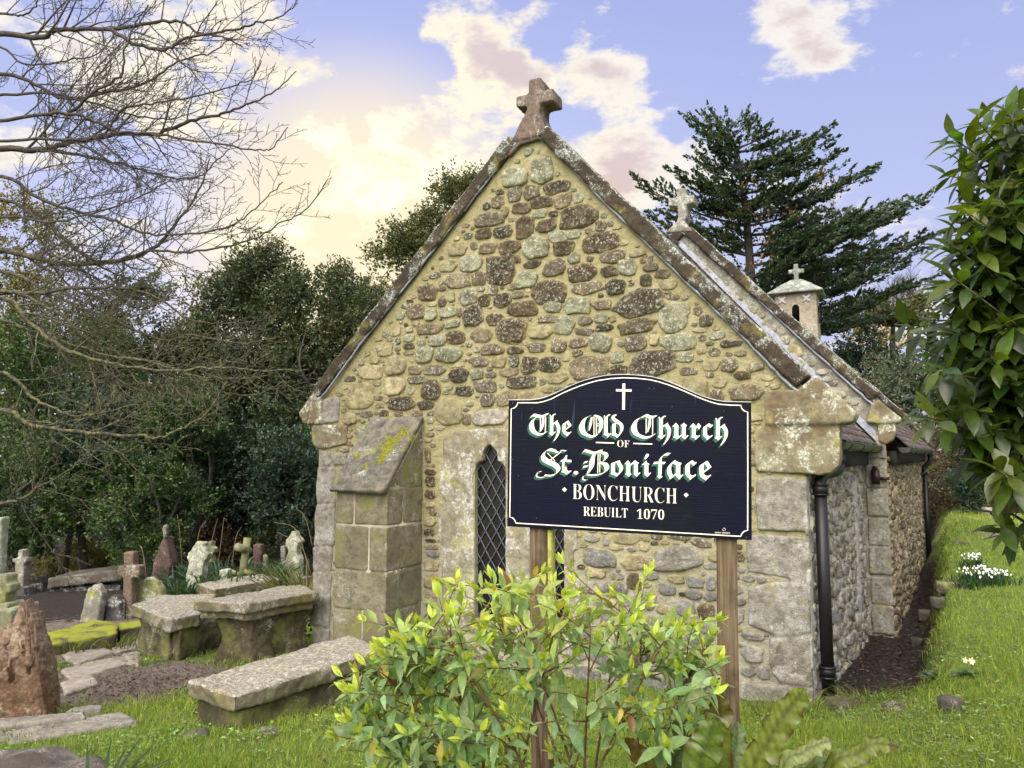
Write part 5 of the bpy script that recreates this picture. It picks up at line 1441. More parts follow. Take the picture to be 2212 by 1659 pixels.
stone('latin_cross', 'plain brown stone latin cross with lichen spots beside the two leaning stones', 'grave cross',
      [shape([zk3(*p) for p in [(1405, 1310), (1412, 760), (1345, 740), (1345, 620), (1420, 625), (1425, 465), (1540, 462), (1535, 622), (1615, 620), (1612, 760), (1530, 758), (1520, 1310)]], 12.2, .17, -.12)], M['grave_brown'], parts=[('plinth', [shape([zk3(*p) for p in [(1370, 1400), (1370, 1290), (1560, 1290), (1560, 1400)]], 12.05, .5)], M['grave_brown'])])
stone('mossy_headstone', 'greenish headstone with stepped shoulders and whitened right edge', 'headstone',
      [shape([zk3(*p) for p in [(1590, 1250), (1588, 850), (1610, 800), (1650, 795), (1680, 765), (1725, 758), (1765, 790), (1780, 815), (1815, 795), (1835, 850), (1865, 890), (1885, 1000), (1890, 1250)]], 12.4, .16, -.2)], M['grave_moss'])
stone('gothic_headstone', 'tall dark maroon gothic gabled headstone with finial', 'headstone',
      [shape([zk1(*p) for p in [(962, 600), (968, 420), (985, 330), (1020, 240), (1052, 165), (1072, 160), (1092, 240), (1112, 330), (1112, 360), (1098, 370), (1096, 600)]], 14.0, .22, -.25)], M['grave_maroon'], .025, .008,
      parts=[('finial', [shape([zk1(*p) for p in [(1054, 170), (1056, 150), (1048, 140), (1052, 128), (1046, 115), (1052, 90), (1066, 80), (1080, 92), (1082, 112), (1074, 126), (1082, 140), (1074, 152), (1076, 170)]], 13.95, .12)], M['grave_grey']),
             ('pilaster', [shape([zk1(*p) for p in [(1072, 600), (1078, 420), (1104, 420), (1100, 600)]], 13.9, .2)], M['grave_grey'])])
g8 = [(1175, 620), (1195, 440), (1215, 330), (1205, 300), (1215, 262), (1230, 250), (1245, 225), (1262, 215), (1268, 198), (1280, 192), (1305, 194), (1325, 205), (1312, 215), (1330, 240), (1336, 262), (1352, 268), (1345, 300), (1330, 312), (1318, 330), (1308, 440), (1310, 620)]
stone('celtic_cross', 'ornate wheel-headed grave cross whitened with lichen among daffodil leaves', 'grave cross',
      [shape([zk1(*p) for p in g8], 13.4, .18, -.2)], M['grave_white'], .022, .02, sc=9)
stone('small_cross', 'little pale cross just behind the wheel-headed cross', 'grave cross',
      [shape([zk1(*p) for p in [(1345, 330), (1345, 265), (1338, 262), (1338, 232), (1345, 228), (1345, 190), (1368, 190), (1368, 226), (1390, 232), (1390, 268), (1370, 272), (1372, 330)]], 15.0, .15, -.3)], M['grave_green'])
def logcross():
    a = Acc(); p = lambda x, y, Y: at(*zk4(x, y), Y)
    a.add(*tube([p(1185, 900, 14.2), p(1195, 700, 14.2), p(1215, 560, 14.2), p(1240, 350, 14.2)], [.085, .075, .07, .07], 9))
    a.add(*tube([p(1095, 470, 13.95), p(1180, 500, 14.1), p(1265, 525, 14.3)], .075, 9))
    a.add(*tube([p(1020, 810, 14.0), p(1150, 860, 14.0)], .05, 8)); a.add(*tube([p(1200, 800, 14.0), p(1300, 840, 14.0)], .05, 8))
    return a
o = logcross().obj('rustic_cross', M['grave_green'], None); tag(o, 'rustic stone cross carved like round logs, near the church corner', 'grave cross')
stone('narrow_cross', 'narrow rusty brown cross standing right of the log-shaped cross', 'grave cross',
      [shape([zk4(*p) for p in [(1320, 900), (1325, 600), (1305, 590), (1305, 440), (1375, 430), (1430, 440), (1430, 560), (1415, 600), (1410, 900)]], 14.6, .14, -.15)], M['grave_maroon'])
stone('low_headstone', 'small grey headstone half hidden behind the rusty cross', 'headstone', [shape([zk4(*p) for p in [(1425, 900), (1430, 600), (1460, 575), (1495, 600), (1505, 900)]], 15.0, .12)], M['grave_grey'])
stone('pale_headstone', 'tall pale lichened headstone with gabled white-capped top', 'headstone',
      [shape([zk4(*p) for p in [(1735, 1010), (1740, 640), (1775, 560), (1770, 500), (1740, 470), (1740, 385), (1790, 340), (1830, 270), (1858, 258), (1885, 280), (1905, 330), (1960, 395), (1955, 420), (1925, 430), (1905, 480), (1910, 560), (1945, 640), (1945, 1010)]], 15.2, .2, -.25)], M['grave_white'],
      parts=[('plinth', [shape([zk4(*p) for p in [(1700, 1060), (1705, 900), (1960, 900), (1965, 1060)]], 15.0, .45, -.25)], M['grave_grey'])])
stone('stone_stub', 'short stub of a grey headstone just left of the tall pale one', 'headstone', [shape([zk4(*p) for p in [(1715, 1000), (1680, 545), (1682, 470), (1715, 452), (1745, 470), (1750, 560), (1760, 1000)]], 15.7, .14)], M['grave_grey'])
stone('white_block', 'small white block stone on the ground behind the cracked ledger slab', 'stone block', [shape([zk4(*p) for p in [(845, 960), (850, 780), (970, 780), (968, 960)]], 13.6, .22)], M['grave_white'], bevel=.02)
stone('stepped_cross', 'mossy cross on a stepped base at the left edge', 'grave cross',
      [shape([zk3(*p) for p in [(-70, 730), (5, 718), (75, 722), (78, 830), (122, 838), (122, 930), (66, 935), (60, 1070), (-60, 1070), (-66, 935), (-110, 930), (-110, 830), (-72, 830)]], 9.6, .2, -.1)], M['grave_green'],
      parts=[('step', [shape([zk3(*p) for p in [(-90, 1140), (-90, 1065), (90, 1065), (90, 1140)]], 9.5, .35)], M['grave_green']), ('step', [shape([zk3(*p) for p in [(-140, 1500), (-140, 1130), (138, 1130), (138, 1500)]], 9.4, .55)], M['grave_green'])])
stone('shaded_cross', 'dark cross on a rough base standing in the deep shade of the trees', 'grave cross',
      [shape([zk3(*p) for p in [(150, 900), (170, 590), (130, 580), (130, 540), (200, 530), (200, 440), (262, 440), (262, 530), (300, 545), (300, 590), (268, 600), (265, 900)]], 14.6, .2, -.1)], M['grave_grey'],
      parts=[('plinth', [shape([zk3(*p) for p in [(85, 1200), (100, 1000), (140, 880), (270, 880), (295, 1000), (300, 1200)]], 14.4, .6)], M['grave_dark'])])
stone('pinkish_headstone', 'slice of a pinkish pale headstone at the left edge', 'headstone', [shape([(-40, 1330), (-40, 1122), (5, 1118), (1, 1175), (-4, 1330)], 9.9, .15)], M['grave_white'])
stone('shaded_tomb', 'long mossy old tomb in the dark shade behind the leaning headstone', 'tomb',
      [shape([zk3(*p) for p in [(585, 1080), (590, 880), (590, 870), (1360, 840), (1390, 1060)]], 14.8, .8, .1)], M['grave_dark'], .03, .02, parts=[('slab', [shape([zk3(*p) for p in [(570, 885), (580, 760), (1000, 715), (1370, 670), (1390, 800)]], 14.7, 1.0, .1)], M['rock'])])

# moss-covered kerb, one stone after the other
stone('mossy_kerb', 'long kerb stone thick with bright moss, beside the path', 'kerb',
      [prism(np.array([on_z(*zk3(*p), -.52) for p in [(520, 1395), (1130, 1250), (1370, 1285), (1350, 1400), (600, 1530)]]), -ZV * .32)], M['mosskerb'], .022, .03, .02)
stone('mossy_kerb', 'shorter mossy kerb stone running behind the splayed tomb leg', 'kerb',
      [prism(np.array([on_z(*zk3(*p), -.55) for p in [(1365, 1285), (1660, 1250), (1700, 1300), (1372, 1350)]]), -ZV * .32)], M['mosskerb'], .022, .03, .02)
# broken brown pinnacled stone: wavy flutes rising to worn points
random.seed(3)
def brown():
    Y = 6.1; pcs = []
    back = [(-26, 1640), (-30, 1470), (-14, 1400), (-6, 1372), (2, 1384), (10, 1352), (20, 1366), (30, 1338), (40, 1352), (47, 1322), (54, 1305), (60, 1299), (67, 1310), (75, 1334), (81, 1342), (87, 1326), (94, 1346), (99, 1374), (112, 1396), (124, 1445), (132, 1510), (140, 1640)]
    nar = lambda l: [(x * .84 - 6, y) for x, y in l]
    pcs.append(shape(nar(back), Y + .06, .16))
    midp = [(-24, 1640), (-26, 1500), (-10, 1440), (4, 1400), (14, 1392), (24, 1412), (36, 1375), (48, 1353), (58, 1372), (66, 1352), (76, 1341), (86, 1360), (96, 1392), (104, 1400), (116, 1450), (126, 1520), (137, 1640)]
    pcs.append(shape(nar(midp), Y - .02, .12))
    low = [(-22, 1640), (-20, 1540), (-4, 1480), (10, 1452), (22, 1440), (34, 1490), (46, 1440), (60, 1405), (72, 1425), (80, 1470), (92, 1430), (104, 1450), (118, 1500), (128, 1560), (136, 1640)]
    pcs.append(shape(nar(low), Y - .10, .12))
    for (x, y, w, yy) in [(60, 1297, 19, 1420), (88, 1325, 8, 1420), (30, 1337, 12, 1440), (48, 1330, 10, 1430), (76, 1338, 12, 1450), (11, 1351, 8, 1440), (-6, 1371, 9, 1450)]:
        (xa, ya), (xb, yb) = nar([(x, y), (x - 2, yy)])
        c1, c0 = at(xa, ya, Y + .08), at(xb, yb, Y + .03)
        V, f = tube([c0, c0 * .5 + c1 * .5, c0 * .2 + c1 * .8, c1], np.array([w, w * .72, w * .36, w * .14]) * Y / F, 8); pcs.append((V, f))
    for (x0, y0, x1, y1, w) in [(18, 1395, 50, 1640, 5), (40, 1365, 82, 1560, 4.5), (76, 1345, 96, 1600, 4.5), (-2, 1420, 10, 1640, 5), (58, 1302, 64, 1440, 5)]:
        c0, c1 = at(x0, y0, Y - .02), at(x1, y1, Y - .12)
        m = (c0 + c1) / 2 + np.array((rnd(-.03, .03), -.02, 0)); P = smooth_line([c0, m, c1], 4)
        V, f = tube(P, np.linspace(w * .6, w * 1.3, len(P)) * Y / F, 7); pcs.append((V, f))
    return pcs
stone('broken_pinnacle', 'weathered orange-brown sandstone fragment with jagged flame-like points', 'carved stone', brown(), M['brown_stone'], .010, .016, 0.0, sc=8)
# slate kerbs of a grave at lower left
KERB_XY = []
def kerbslab(label, pts, z, t, mat=M['slate']):
    KERB_XY.append([tuple(on_z(*zk1(*p), z)[:2]) for p in pts])
    return stone('grave_kerb', label, 'kerb', [prism(np.array([on_z(*zk1(*p), z) for p in pts]), -ZV * t)], mat, .016, .006, .008)
kerbslab('long grey slate kerb with a mitred end, lowest of the fallen kerbs', [(60, 1500), (895, 1345), (800, 1285), (20, 1420)], -.355, .2)
kerbslab('narrow slate kerb lying under the foot of the brown pinnacle', [(-80, 1400), (20, 1378), (560, 1318), (545, 1290), (100, 1325), (-80, 1345)], -.32, .22)
kerbslab('short slate kerb piece behind the narrow kerb', [(420, 1290), (665, 1262), (660, 1240), (470, 1262)], -.36, .2)
kerbslab('short slate kerb end at the lower left edge', [(-60, 1500), (70, 1470), (20, 1410), (-60, 1420)], -.35, .2)
random.seed(8)
# dark rock in the left corner
rp = np.array([on_z(x, y, -.02) for x, y in [(-60, 1660), (-40, 1622), (40, 1608), (140, 1606), (205, 1620), (245, 1655), (230, 1720), (-60, 1740)]])
stone('dark_rock', 'rough dark layered rock slab in the lower left corner', 'rock', [prism(rp, -ZV * .5)], M['rock'], .018, .06, .03, sc=4)
# loose stones along the ditch edge and in the grass
def pebble(px, py, w, h, label, mat=M['rock'], grp=None):
    p = g_at(px, py); s = p[1] / F
    a = np.linspace(0, 2 * pi, 9, endpoint=False); rx, rz = w * s / 2, h * s
    P = [(p[0] + rx * cos(t) * rnd(.8, 1.1), p[1] + rx * .7 * sin(t) * rnd(.8, 1.1)) for t in a]
    low = np.array([(x, y, p[2] - .08) for x, y in P]); 
    pc = prism(low, ZV * (rz * .7 + .08))
    return stone('ditch_stone', label, 'stone', [pc], mat, .018, .03, .02, sc=7, group=grp)
for (px, py, w, h, l) in [(1830, 1528, 90, 26, 'flat mossy stone in the grass at the head of the ditch, by the downpipe foot'), (1935, 1534, 70, 22, 'mossy stone in the grass in front of the ditch, middle of the row'), (2055, 1530, 55, 30, 'grey stone at the right end of the row before the ditch'),
                          (2050, 1268, 60, 16, 'flat grey stone on the ditch bank left of the snowdrops'), (2035, 1300, 50, 14, 'dark stone on the ditch bank below the snowdrops'), (2005, 1330, 40, 14, 'small stone at the ditch rim near the nave corner'), (1985, 1390, 34, 16, 'small dark stone half sunk in the ditch bank'), (2075, 1180, 40, 14, 'mossy stone at the far end of the ditch bank'),
                          (420, 1592, 60, 14, 'flat stone in the grass below the low chest tomb corner'), (575, 1585, 70, 10, 'half buried slate in the grass beside the low chest tomb')]:
    pebble(px, py, w, h, l, M['rock'] if 'mossy' not in l else M['tomb_base'])
# path of sunken flagstones
fl_ = []
for poly in [[(132, 1418), (215, 1398), (250, 1412), (160, 1440)], [(222, 1396), (300, 1382), (302, 1402), (256, 1412)], [(130, 1452), (255, 1420), (275, 1438), (150, 1475)], [(262, 1418), (305, 1410), (300, 1442), (282, 1438)], [(130, 1480), (200, 1462), (215, 1482), (140, 1505)]]:
    P = []
    for x, y in poly:
        q = g_at(x, y); P.append(q)
    P = np.array(P); fl_.append(prism(P + ZV * .03, -ZV * .12))
o = weather('path', fl_, M['flag'], None, .022, .012, 3.5, .006, .01); tag(o, 'sunken pale flagstone path between the tombs', 'path', kind='structure')
# low pale boards / edging by the far lawn
eb = Acc(); 
for x0, x1 in ((2128, 2158), (2160, 2205), (2206, 2250)):
    c = (at(x0, 1108, 16.4) + at(x1, 1108, 16.4)) / 2; eb.add(box_pts(c, np.array((abs(at(x1, 0, 16.4)[0] - at(x0, 0, 16.4)[0]) / 2 - .01, 0, 0)), np.array((0, .12, 0)), ZV * .12), BOXF)
o = eb.obj('stone_edging', M['bellcote'], None, False); tag(o, 'low pale block edging at the far end of the lawn', 'edging')
# ------------------------------------------------------------------ foliage helpers
random.seed(21); np.random.seed(21)
def leaf_template(rows, prof, fold=.15, droop=.15, wave=0.0):
    t = np.linspace(0, 1, rows); V = []
    for k, u in enumerate(t):
        w = np.interp(u, np.linspace(0, 1, len(prof)), prof)
        z = -droop * u * u
        wv = wave * sin(9 * u)
        V += [(-w, u, z + fold * w + wv), (0, u, z), (w, u, z + fold * w - wv)]
    V = np.array(V); fs = []
    for k in range(rows - 1):
        a = 3 * k; fs += [(a, a + 1, a + 4, a + 3), (a + 1, a + 2, a + 5, a + 4)]
    return V, np.array(fs)
RH = (np.array([(0, 0, 0), (.28, .45, .06), (0, 1, 0), (-.28, .45, .06)], float), np.array([(0, 1, 2, 3)]))
NEEDLE = (np.array([(-.07, 0, 0), (.07, 0, 0), (0.0, 1, .0)], float), np.array([(0, 1, 2)]))
OVATE = leaf_template(6, [.02, .17, .25, .22, .13, .0], .25, .18)
LANCE = leaf_template(6, [.02, .11, .16, .15, .09, .0], .3, .10)
BIGL = leaf_template(7, [.015, .10, .17, .19, .16, .09, .0], .22, .22)
def scatter(acc, tmpl, pos, dr, nor, size, col):
    T, Fc = tmpl; n = len(pos)
    if n == 0: return
    dr = nrm(np.asarray(dr)); X = nrm(np.cross(dr, np.asarray(nor))); Z = np.cross(X, dr)
    size = np.broadcast_to(np.asarray(size, float), (n,))
    V = pos[:, None] + size[:, None, None] * (T[None, :, :1] * X[:, None] + T[None, :, 1:2] * dr[:, None] + T[None, :, 2:] * Z[:, None])
    k = len(T)
    Fa = (Fc[None] + (np.arange(n) * k)[:, None, None]).reshape(-1, Fc.shape[1])
    acc.add(V.reshape(-1, 3), Fa, np.repeat(np.asarray(col), k, 0))
def rdir(n, up=0.0):
    d = np.random.normal(size=(n, 3)); d[:, 2] += up; return nrm(d)
def jitter_cols(base, n, v=.25, hue=.08):
    c = np.asarray(base)[None] * np.exp(np.random.normal(0, v, (n, 1))) * np.exp(np.random.normal(0, hue, (n, 3)))
    return np.clip(c, 0.002, .95)
def clumps(acc, centres, sig, nper, leaf, cols, tmpl=RH, flat=.8, up=.2, vary=.25, heart=None):
    """leaf clumps built of short leafy shoots; centres (N,3), each clump with its own tone"""
    for c in centres:
        ns = max(3, int(nper * rnd(.7, 1.3) / 13)); s = sig * rnd(.7, 1.3)
        o = c + np.random.normal(size=(ns, 3)) * np.array((s, s, s * flat)) * .62
        lead = nrm(c - heart) * .5 if heart is not None else 0
        d = nrm(rdir(ns, up) + nrm(o - c) * .9 + lead)
        ln = s * np.random.uniform(.5, 1.25, ns)
        u = np.tile(np.linspace(.05, 1, 13), (ns, 1)); k = ns * 13
        p = (o[:, None] + d[:, None] * (u * ln[:, None])[:, :, None]).reshape(-1, 3) + np.random.normal(0, leaf * .22, (k, 3))
        dl = nrm(np.repeat(d, 13, 0) * .7 + rdir(k, .1))
        col = jitter_cols(np.array(random.choice(cols)) * rnd(.7, 1.35), k, vary)
        scatter(acc, tmpl, p, dl, rdir(k, .7), leaf * np.random.uniform(.7, 1.25, k), col)
def ell_points(n, c, r, shell=.55, zmin=-1):
    out = []
    while len(out) < n:
        d = np.random.normal(size=3); d /= np.linalg.norm(d)
        if d[2] < zmin: continue
        out.append(np.array(c) + d * np.array(r) * (shell + (1 - shell) * random.random()) * rnd(.86, 1.08))
    return np.array(out)
def limb(acc, p0, p1, r0, r1, bend=.1, n=7, sides=6, col=(1, 1, 1, 0)):
    p0, p1 = np.array(p0), np.array(p1); L = np.linalg.norm(p1 - p0)
    mid = (p0 + p1) / 2 + np.random.normal(size=3) * L * bend
    P = smooth_line([p0, mid, p1], n); acc.add(*tube(P, np.linspace(r0, r1, len(P)), sides), np.array(col)); return P
def tree_root(name, x, y, label, cat, group=None):
    o = empty(name, (x, y, gz(x, y))); tag(o, label, cat, group); return o

def bushy_tree(name, label, px, Y, top, bot, hw, cols, nclump=90, nper=330, leaf=.10, sig=.34, group=None, trunk=True, tip=0, cat='tree', depth=.8, shell=.5):
    zt_, zb_ = at(px, top, Y)[2], at(px, bot, Y)[2]
    x = at(px, 985, Y)[0]; rx = hw * Y / F
    root = tree_root(name, x, Y, label, cat, group); g0 = root.location[2]
    wood = Acc()
    cz_ = (zt_ + zb_) / 2; rz = (zt_ - zb_) / 2
    if trunk:
        t1 = np.array((x + rnd(-.3, .3), Y + rnd(-.2, .2), cz_ + rz * .3))
        P = limb(wood, (x, Y, g0 - .2), t1, .05 + .045 * rx, .04, .05, 8, 8)
        for _ in range(9):
            q = P[random.randrange(len(P) // 3, len(P))]
            e = ell_points(1, (x, Y, cz_), (rx, rx * depth, rz), .8)[0]; limb(wood, q, e, .05, .01, .10)
    C = ell_points(nclump, (x, Y, cz_), (rx, rx * depth, rz), shell)
    if tip:
        for _ in range(tip):
            q = np.array((x + rnd(-.8, .8) * rx, Y + rnd(-.6, .2) * rx, 0)); 
            q[2] = cz_ + rz * sqrt(max(.05, 1 - ((q[0] - x) / rx) ** 2)) * rnd(.95, 1.08)
            C = np.vstack([C, q + ZV * .15, q + ZV * .42]) 
    a = Acc(); clumps(a, C, sig, nper, leaf, cols, heart=np.array((x, Y, cz_ - rz * .5)))
    if tip:
        for q in C[nclump:]:
            n = 40; p = q + np.stack([np.random.normal(0, .07, n), np.random.normal(0, .07, n), np.random.uniform(-.1, .55, n)], -1)
            scatter(a, RH, p, rdir(n, 1.2), rdir(n), leaf * .9, jitter_cols(random.choice(cols), n))
    own(a.obj('crown', M['leaf'], None, False), root)
    if trunk: own(wood.obj('trunk', M['branch'], None), root)
    return root
G1 = [(.0443, .0605, .0274), (.0564, .0725, .0322), (.0338, .0484, .0257), (.0685, .0806, .0338)]
G2 = [(.0257, .0499, .0338), (.0387, .0645, .0436), (.0524, .0806, .0499)]
G3 = [(.0725, .0846, .0282), (.0887, .0967, .0322), (.0564, .0685, .0282)]
G4 = [(.0282, .0564, .0209), (.0443, .0806, .0257), (.0605, .1008, .0290)]
GY = [(.12, .115, .03), (.15, .13, .035), (.09, .09, .03)]
WG_ = 'evergreen trees of the wood beyond the graves'
bushy_tree('evergreen_tree', 'tall olive-green tree at the far left rising behind the bare branches', 20, 26, 480, 900, 110, GY, 60, 240, .11, .46, WG_, tip=8, shell=.3)
bushy_tree('evergreen_tree', 'dark rounded evergreen at the left edge of the wood, low behind bare branches', 130, 18, 655, 1060, 190, G4, 110, 320, .09, .34, WG_)
bushy_tree('evergreen_tree', 'dark evergreen with lighter top left of the middle of the wood', 335, 19.5, 670, 1080, 150, G1, 95, 320, .095, .36, WG_, tip=8)
bushy_tree('evergreen_tree', 'evergreen with a ragged top in the middle of the wood', 470, 20.5, 650, 1090, 130, G3, 80, 320, .095, .36, WG_, tip=10)
bushy_tree('evergreen_tree', 'tallest spiky-topped evergreen in the middle of the wood', 570, 19, 610, 1090, 130, G1, 95, 330, .09, .34, WG_, tip=14)
bushy_tree('evergreen_tree', 'dense dark evergreen closest to the left of the church', 695, 18.3, 640, 1130, 130, G1, 110, 330, .09, .34, WG_, tip=12)
bushy_tree('evergreen_tree', 'low evergreen glowing against the bright sky just left of the gable slope', 790, 22, 665, 1000, 90, G3, 60, 300, .09, .34, WG_, tip=9)
bushy_tree('holly_tree', 'pointed dark tree showing over the lower gable slope', 868, 24, 555, 980, 85, G3, 75, 200, .11, .40, None, tip=14, shell=.1)
bushy_tree('holly_tree', 'dark tree filling the gap between the two trees over the gable slope', 925, 25, 515, 980, 75, G3, 60, 190, .11, .40, None, tip=14, shell=.1)
bushy_tree('holly_tree', 'tall narrow dark tree showing over the middle of the gable slope', 985, 26, 435, 980, 80, G3, 70, 220, .11, .40, None, tip=14, shell=.2)
# nearer bushes and hanging boughs in front of the wood
bushy_tree('holly_bush', 'glossy holly bush hanging low over the graves, centre of the wood', 330, 15.2, 950, 1230, 105, G4, 60, 300, .075, .24, None, cat='bush')
bushy_tree('laurel_bush', 'bluish dark laurel bush beside the church corner', 640, 16.3, 900, 1170, 95, G2, 56, 280, .085, .26, None, cat='bush')
bushy_tree('holly_bush', 'mid-green holly bough lit from above in the middle of the wood', 395, 16.2, 820, 1010, 75, G4, 36, 260, .085, .22, None, cat='bush')
bushy_tree('yew_tree', 'dark feathery yew between holly and laurel', 520, 17.2, 900, 1160, 105, [(.018, .034, .022), (.026, .046, .024)], 60, 300, .08, .28, None)
bushy_tree('holly_bush', 'dark bush at the left edge under the bare tree', 60, 15.5, 960, 1200, 150, G4, 66, 280, .08, .26, None, cat='bush')
bushy_tree('holly_bush', 'bluish leafy bush under the bare tree, left of the middle', 205, 16.5, 830, 1090, 110, G2, 52, 280, .085, .26, None, cat='bush')
bushy_tree('undergrowth_shrub', 'low yellow-green shrubs coloured as lit ground beyond the shaded tomb', 190, 17.5, 1175, 1260, 90, [(.13, .13, .02), (.10, .11, .02), (.16, .15, .03)], 26, 220, .06, .18, None, False, cat='bush')  # added shrubs; light on the ground is put into their leaf colour
bushy_tree('undergrowth_shrub', 'brown dead bracken under the trees behind the graves', 470, 17.0, 1130, 1240, 80, [(.075, .045, .025), (.05, .035, .02), (.09, .06, .03)], 26, 200, .08, .2, None, False, cat='bush')
bushy_tree('undergrowth_shrub', 'mossy ivy-clad stump growth left of the pale headstone', 575, 16.6, 1120, 1240, 30, [(.07, .08, .02), (.05, .06, .02)], 20, 220, .05, .12, None, False, cat='bush')
# dark stems under the wood
for k, (px, Y, tp_, w, l) in enumerate([(150, 16.4, 1130, 12, 'thin dark trunk under the trees behind the shaded tomb'), (400, 18.2, 1040, 16, 'dark leaning trunk in the shade behind the maroon headstone'), (640, 17.6, 1040, 20, 'dark trunk in the shade left of the church corner')]):
    x = at(px, 985, Y)[0]; r = tree_root('shade_tree', x, Y, l, 'tree'); w_ = Acc()
    limb(w_, (x, Y, r.location[2] - .2), at(px + 10, tp_ - 90, Y), w * Y / F / 2, w * Y / F / 3, .04, 8, 8)
    for _ in range(4): limb(w_, at(px + 5, tp_ - 10, Y), at(px + rnd(-120, 120), tp_ - rnd(40, 160), Y + rnd(-.5, .5)), .04, .012, .1)
    own(w_.obj('trunk', M['branch'], None), r)
    a = Acc(); clumps(a, np.array([at(px + rnd(-90, 90), tp_ - rnd(60, 190), Y + rnd(-.4, .8)) for _ in range(16)]), .26, 240, .08, G2 + G4); own(a.obj('crown', M['leaf'], None, False), r)

# right-hand background
bushy_tree('yew_tree', 'dark yew behind the nave roof below the bellcote', 1880, 31, 715, 930, 85, G2, 50, 320, .13, .45, None)
bushy_tree('willow_shrub', 'pale grey-green shrub on the bank right of the nave', 1925, 27, 775, 1010, 100, [(.10, .12, .085), (.13, .145, .11), (.08, .10, .07)], 60, 320, .11, .38, None, cat='bush')
bushy_tree('evergreen_tree', 'dark green tree behind the glossy shrub at the far right', 2150, 26, 690, 1000, 170, G1, 70, 320, .13, .5, None)
bushy_tree('bramble_bank', 'brown tangle of bare brambles behind the lawn', 2090, 19.5, 895, 1105, 165, [(.085, .055, .04), (.12, .08, .06), (.07, .06, .035), (.10, .09, .06)], 60, 300, .075, .3, None, False, cat='bush')
bushy_tree('bramble_bank', 'brown and green bramble tangle by the nave corner', 1985, 22, 930, 1150, 90, [(.075, .05, .035), (.10, .075, .05), (.05, .06, .03)], 44, 300, .07, .26, None, False, cat='bush')
bushy_tree('blue_green_bush', 'rounded blue-green bush at the end of the lawn', 2128, 17.0, 1002, 1118, 72, [(.028, .060, .042), (.04, .078, .055), (.03, .055, .04)], 40, 330, .055, .17, None, False, cat='bush')
bushy_tree('autumn_tree', 'small tree with yellow leaves glowing right of the bellcote', 1905, 36, 690, 770, 55, [(.40, .27, .03), (.30, .2, .03), (.2, .17, .05)], 14, 130, .14, .4, None)
# far mass closing the view all round
fw_ = Acc(); cs = []
for _ in range(480):
    x = rnd(-34, 30); Yf = 33 + rnd(0, 6) + abs(x) * .1
    if x > 9 and x < 24: Yf += 4
    hmax = 2.7 + 1.0 * sin(x * .5) + (3.6 if x < -11 else 0)
    cs.append((x, Yf, rnd(-1.0, hmax)))
clumps(fw_, np.array(cs), .85, 300, .24, G1 + G2, vary=.3)
lo_ = np.array([(rnd(-22, -.5), rnd(20.5, 24), rnd(-1.4, .9)) for _ in range(120)])
clumps(fw_, lo_, .5, 260, .13, G2, vary=.3)
o = fw_.obj('far_wood', M['leaf'], None, False); tag(o, 'far dark woodland closing the view beyond the churchyard', 'wood', kind='stuff')

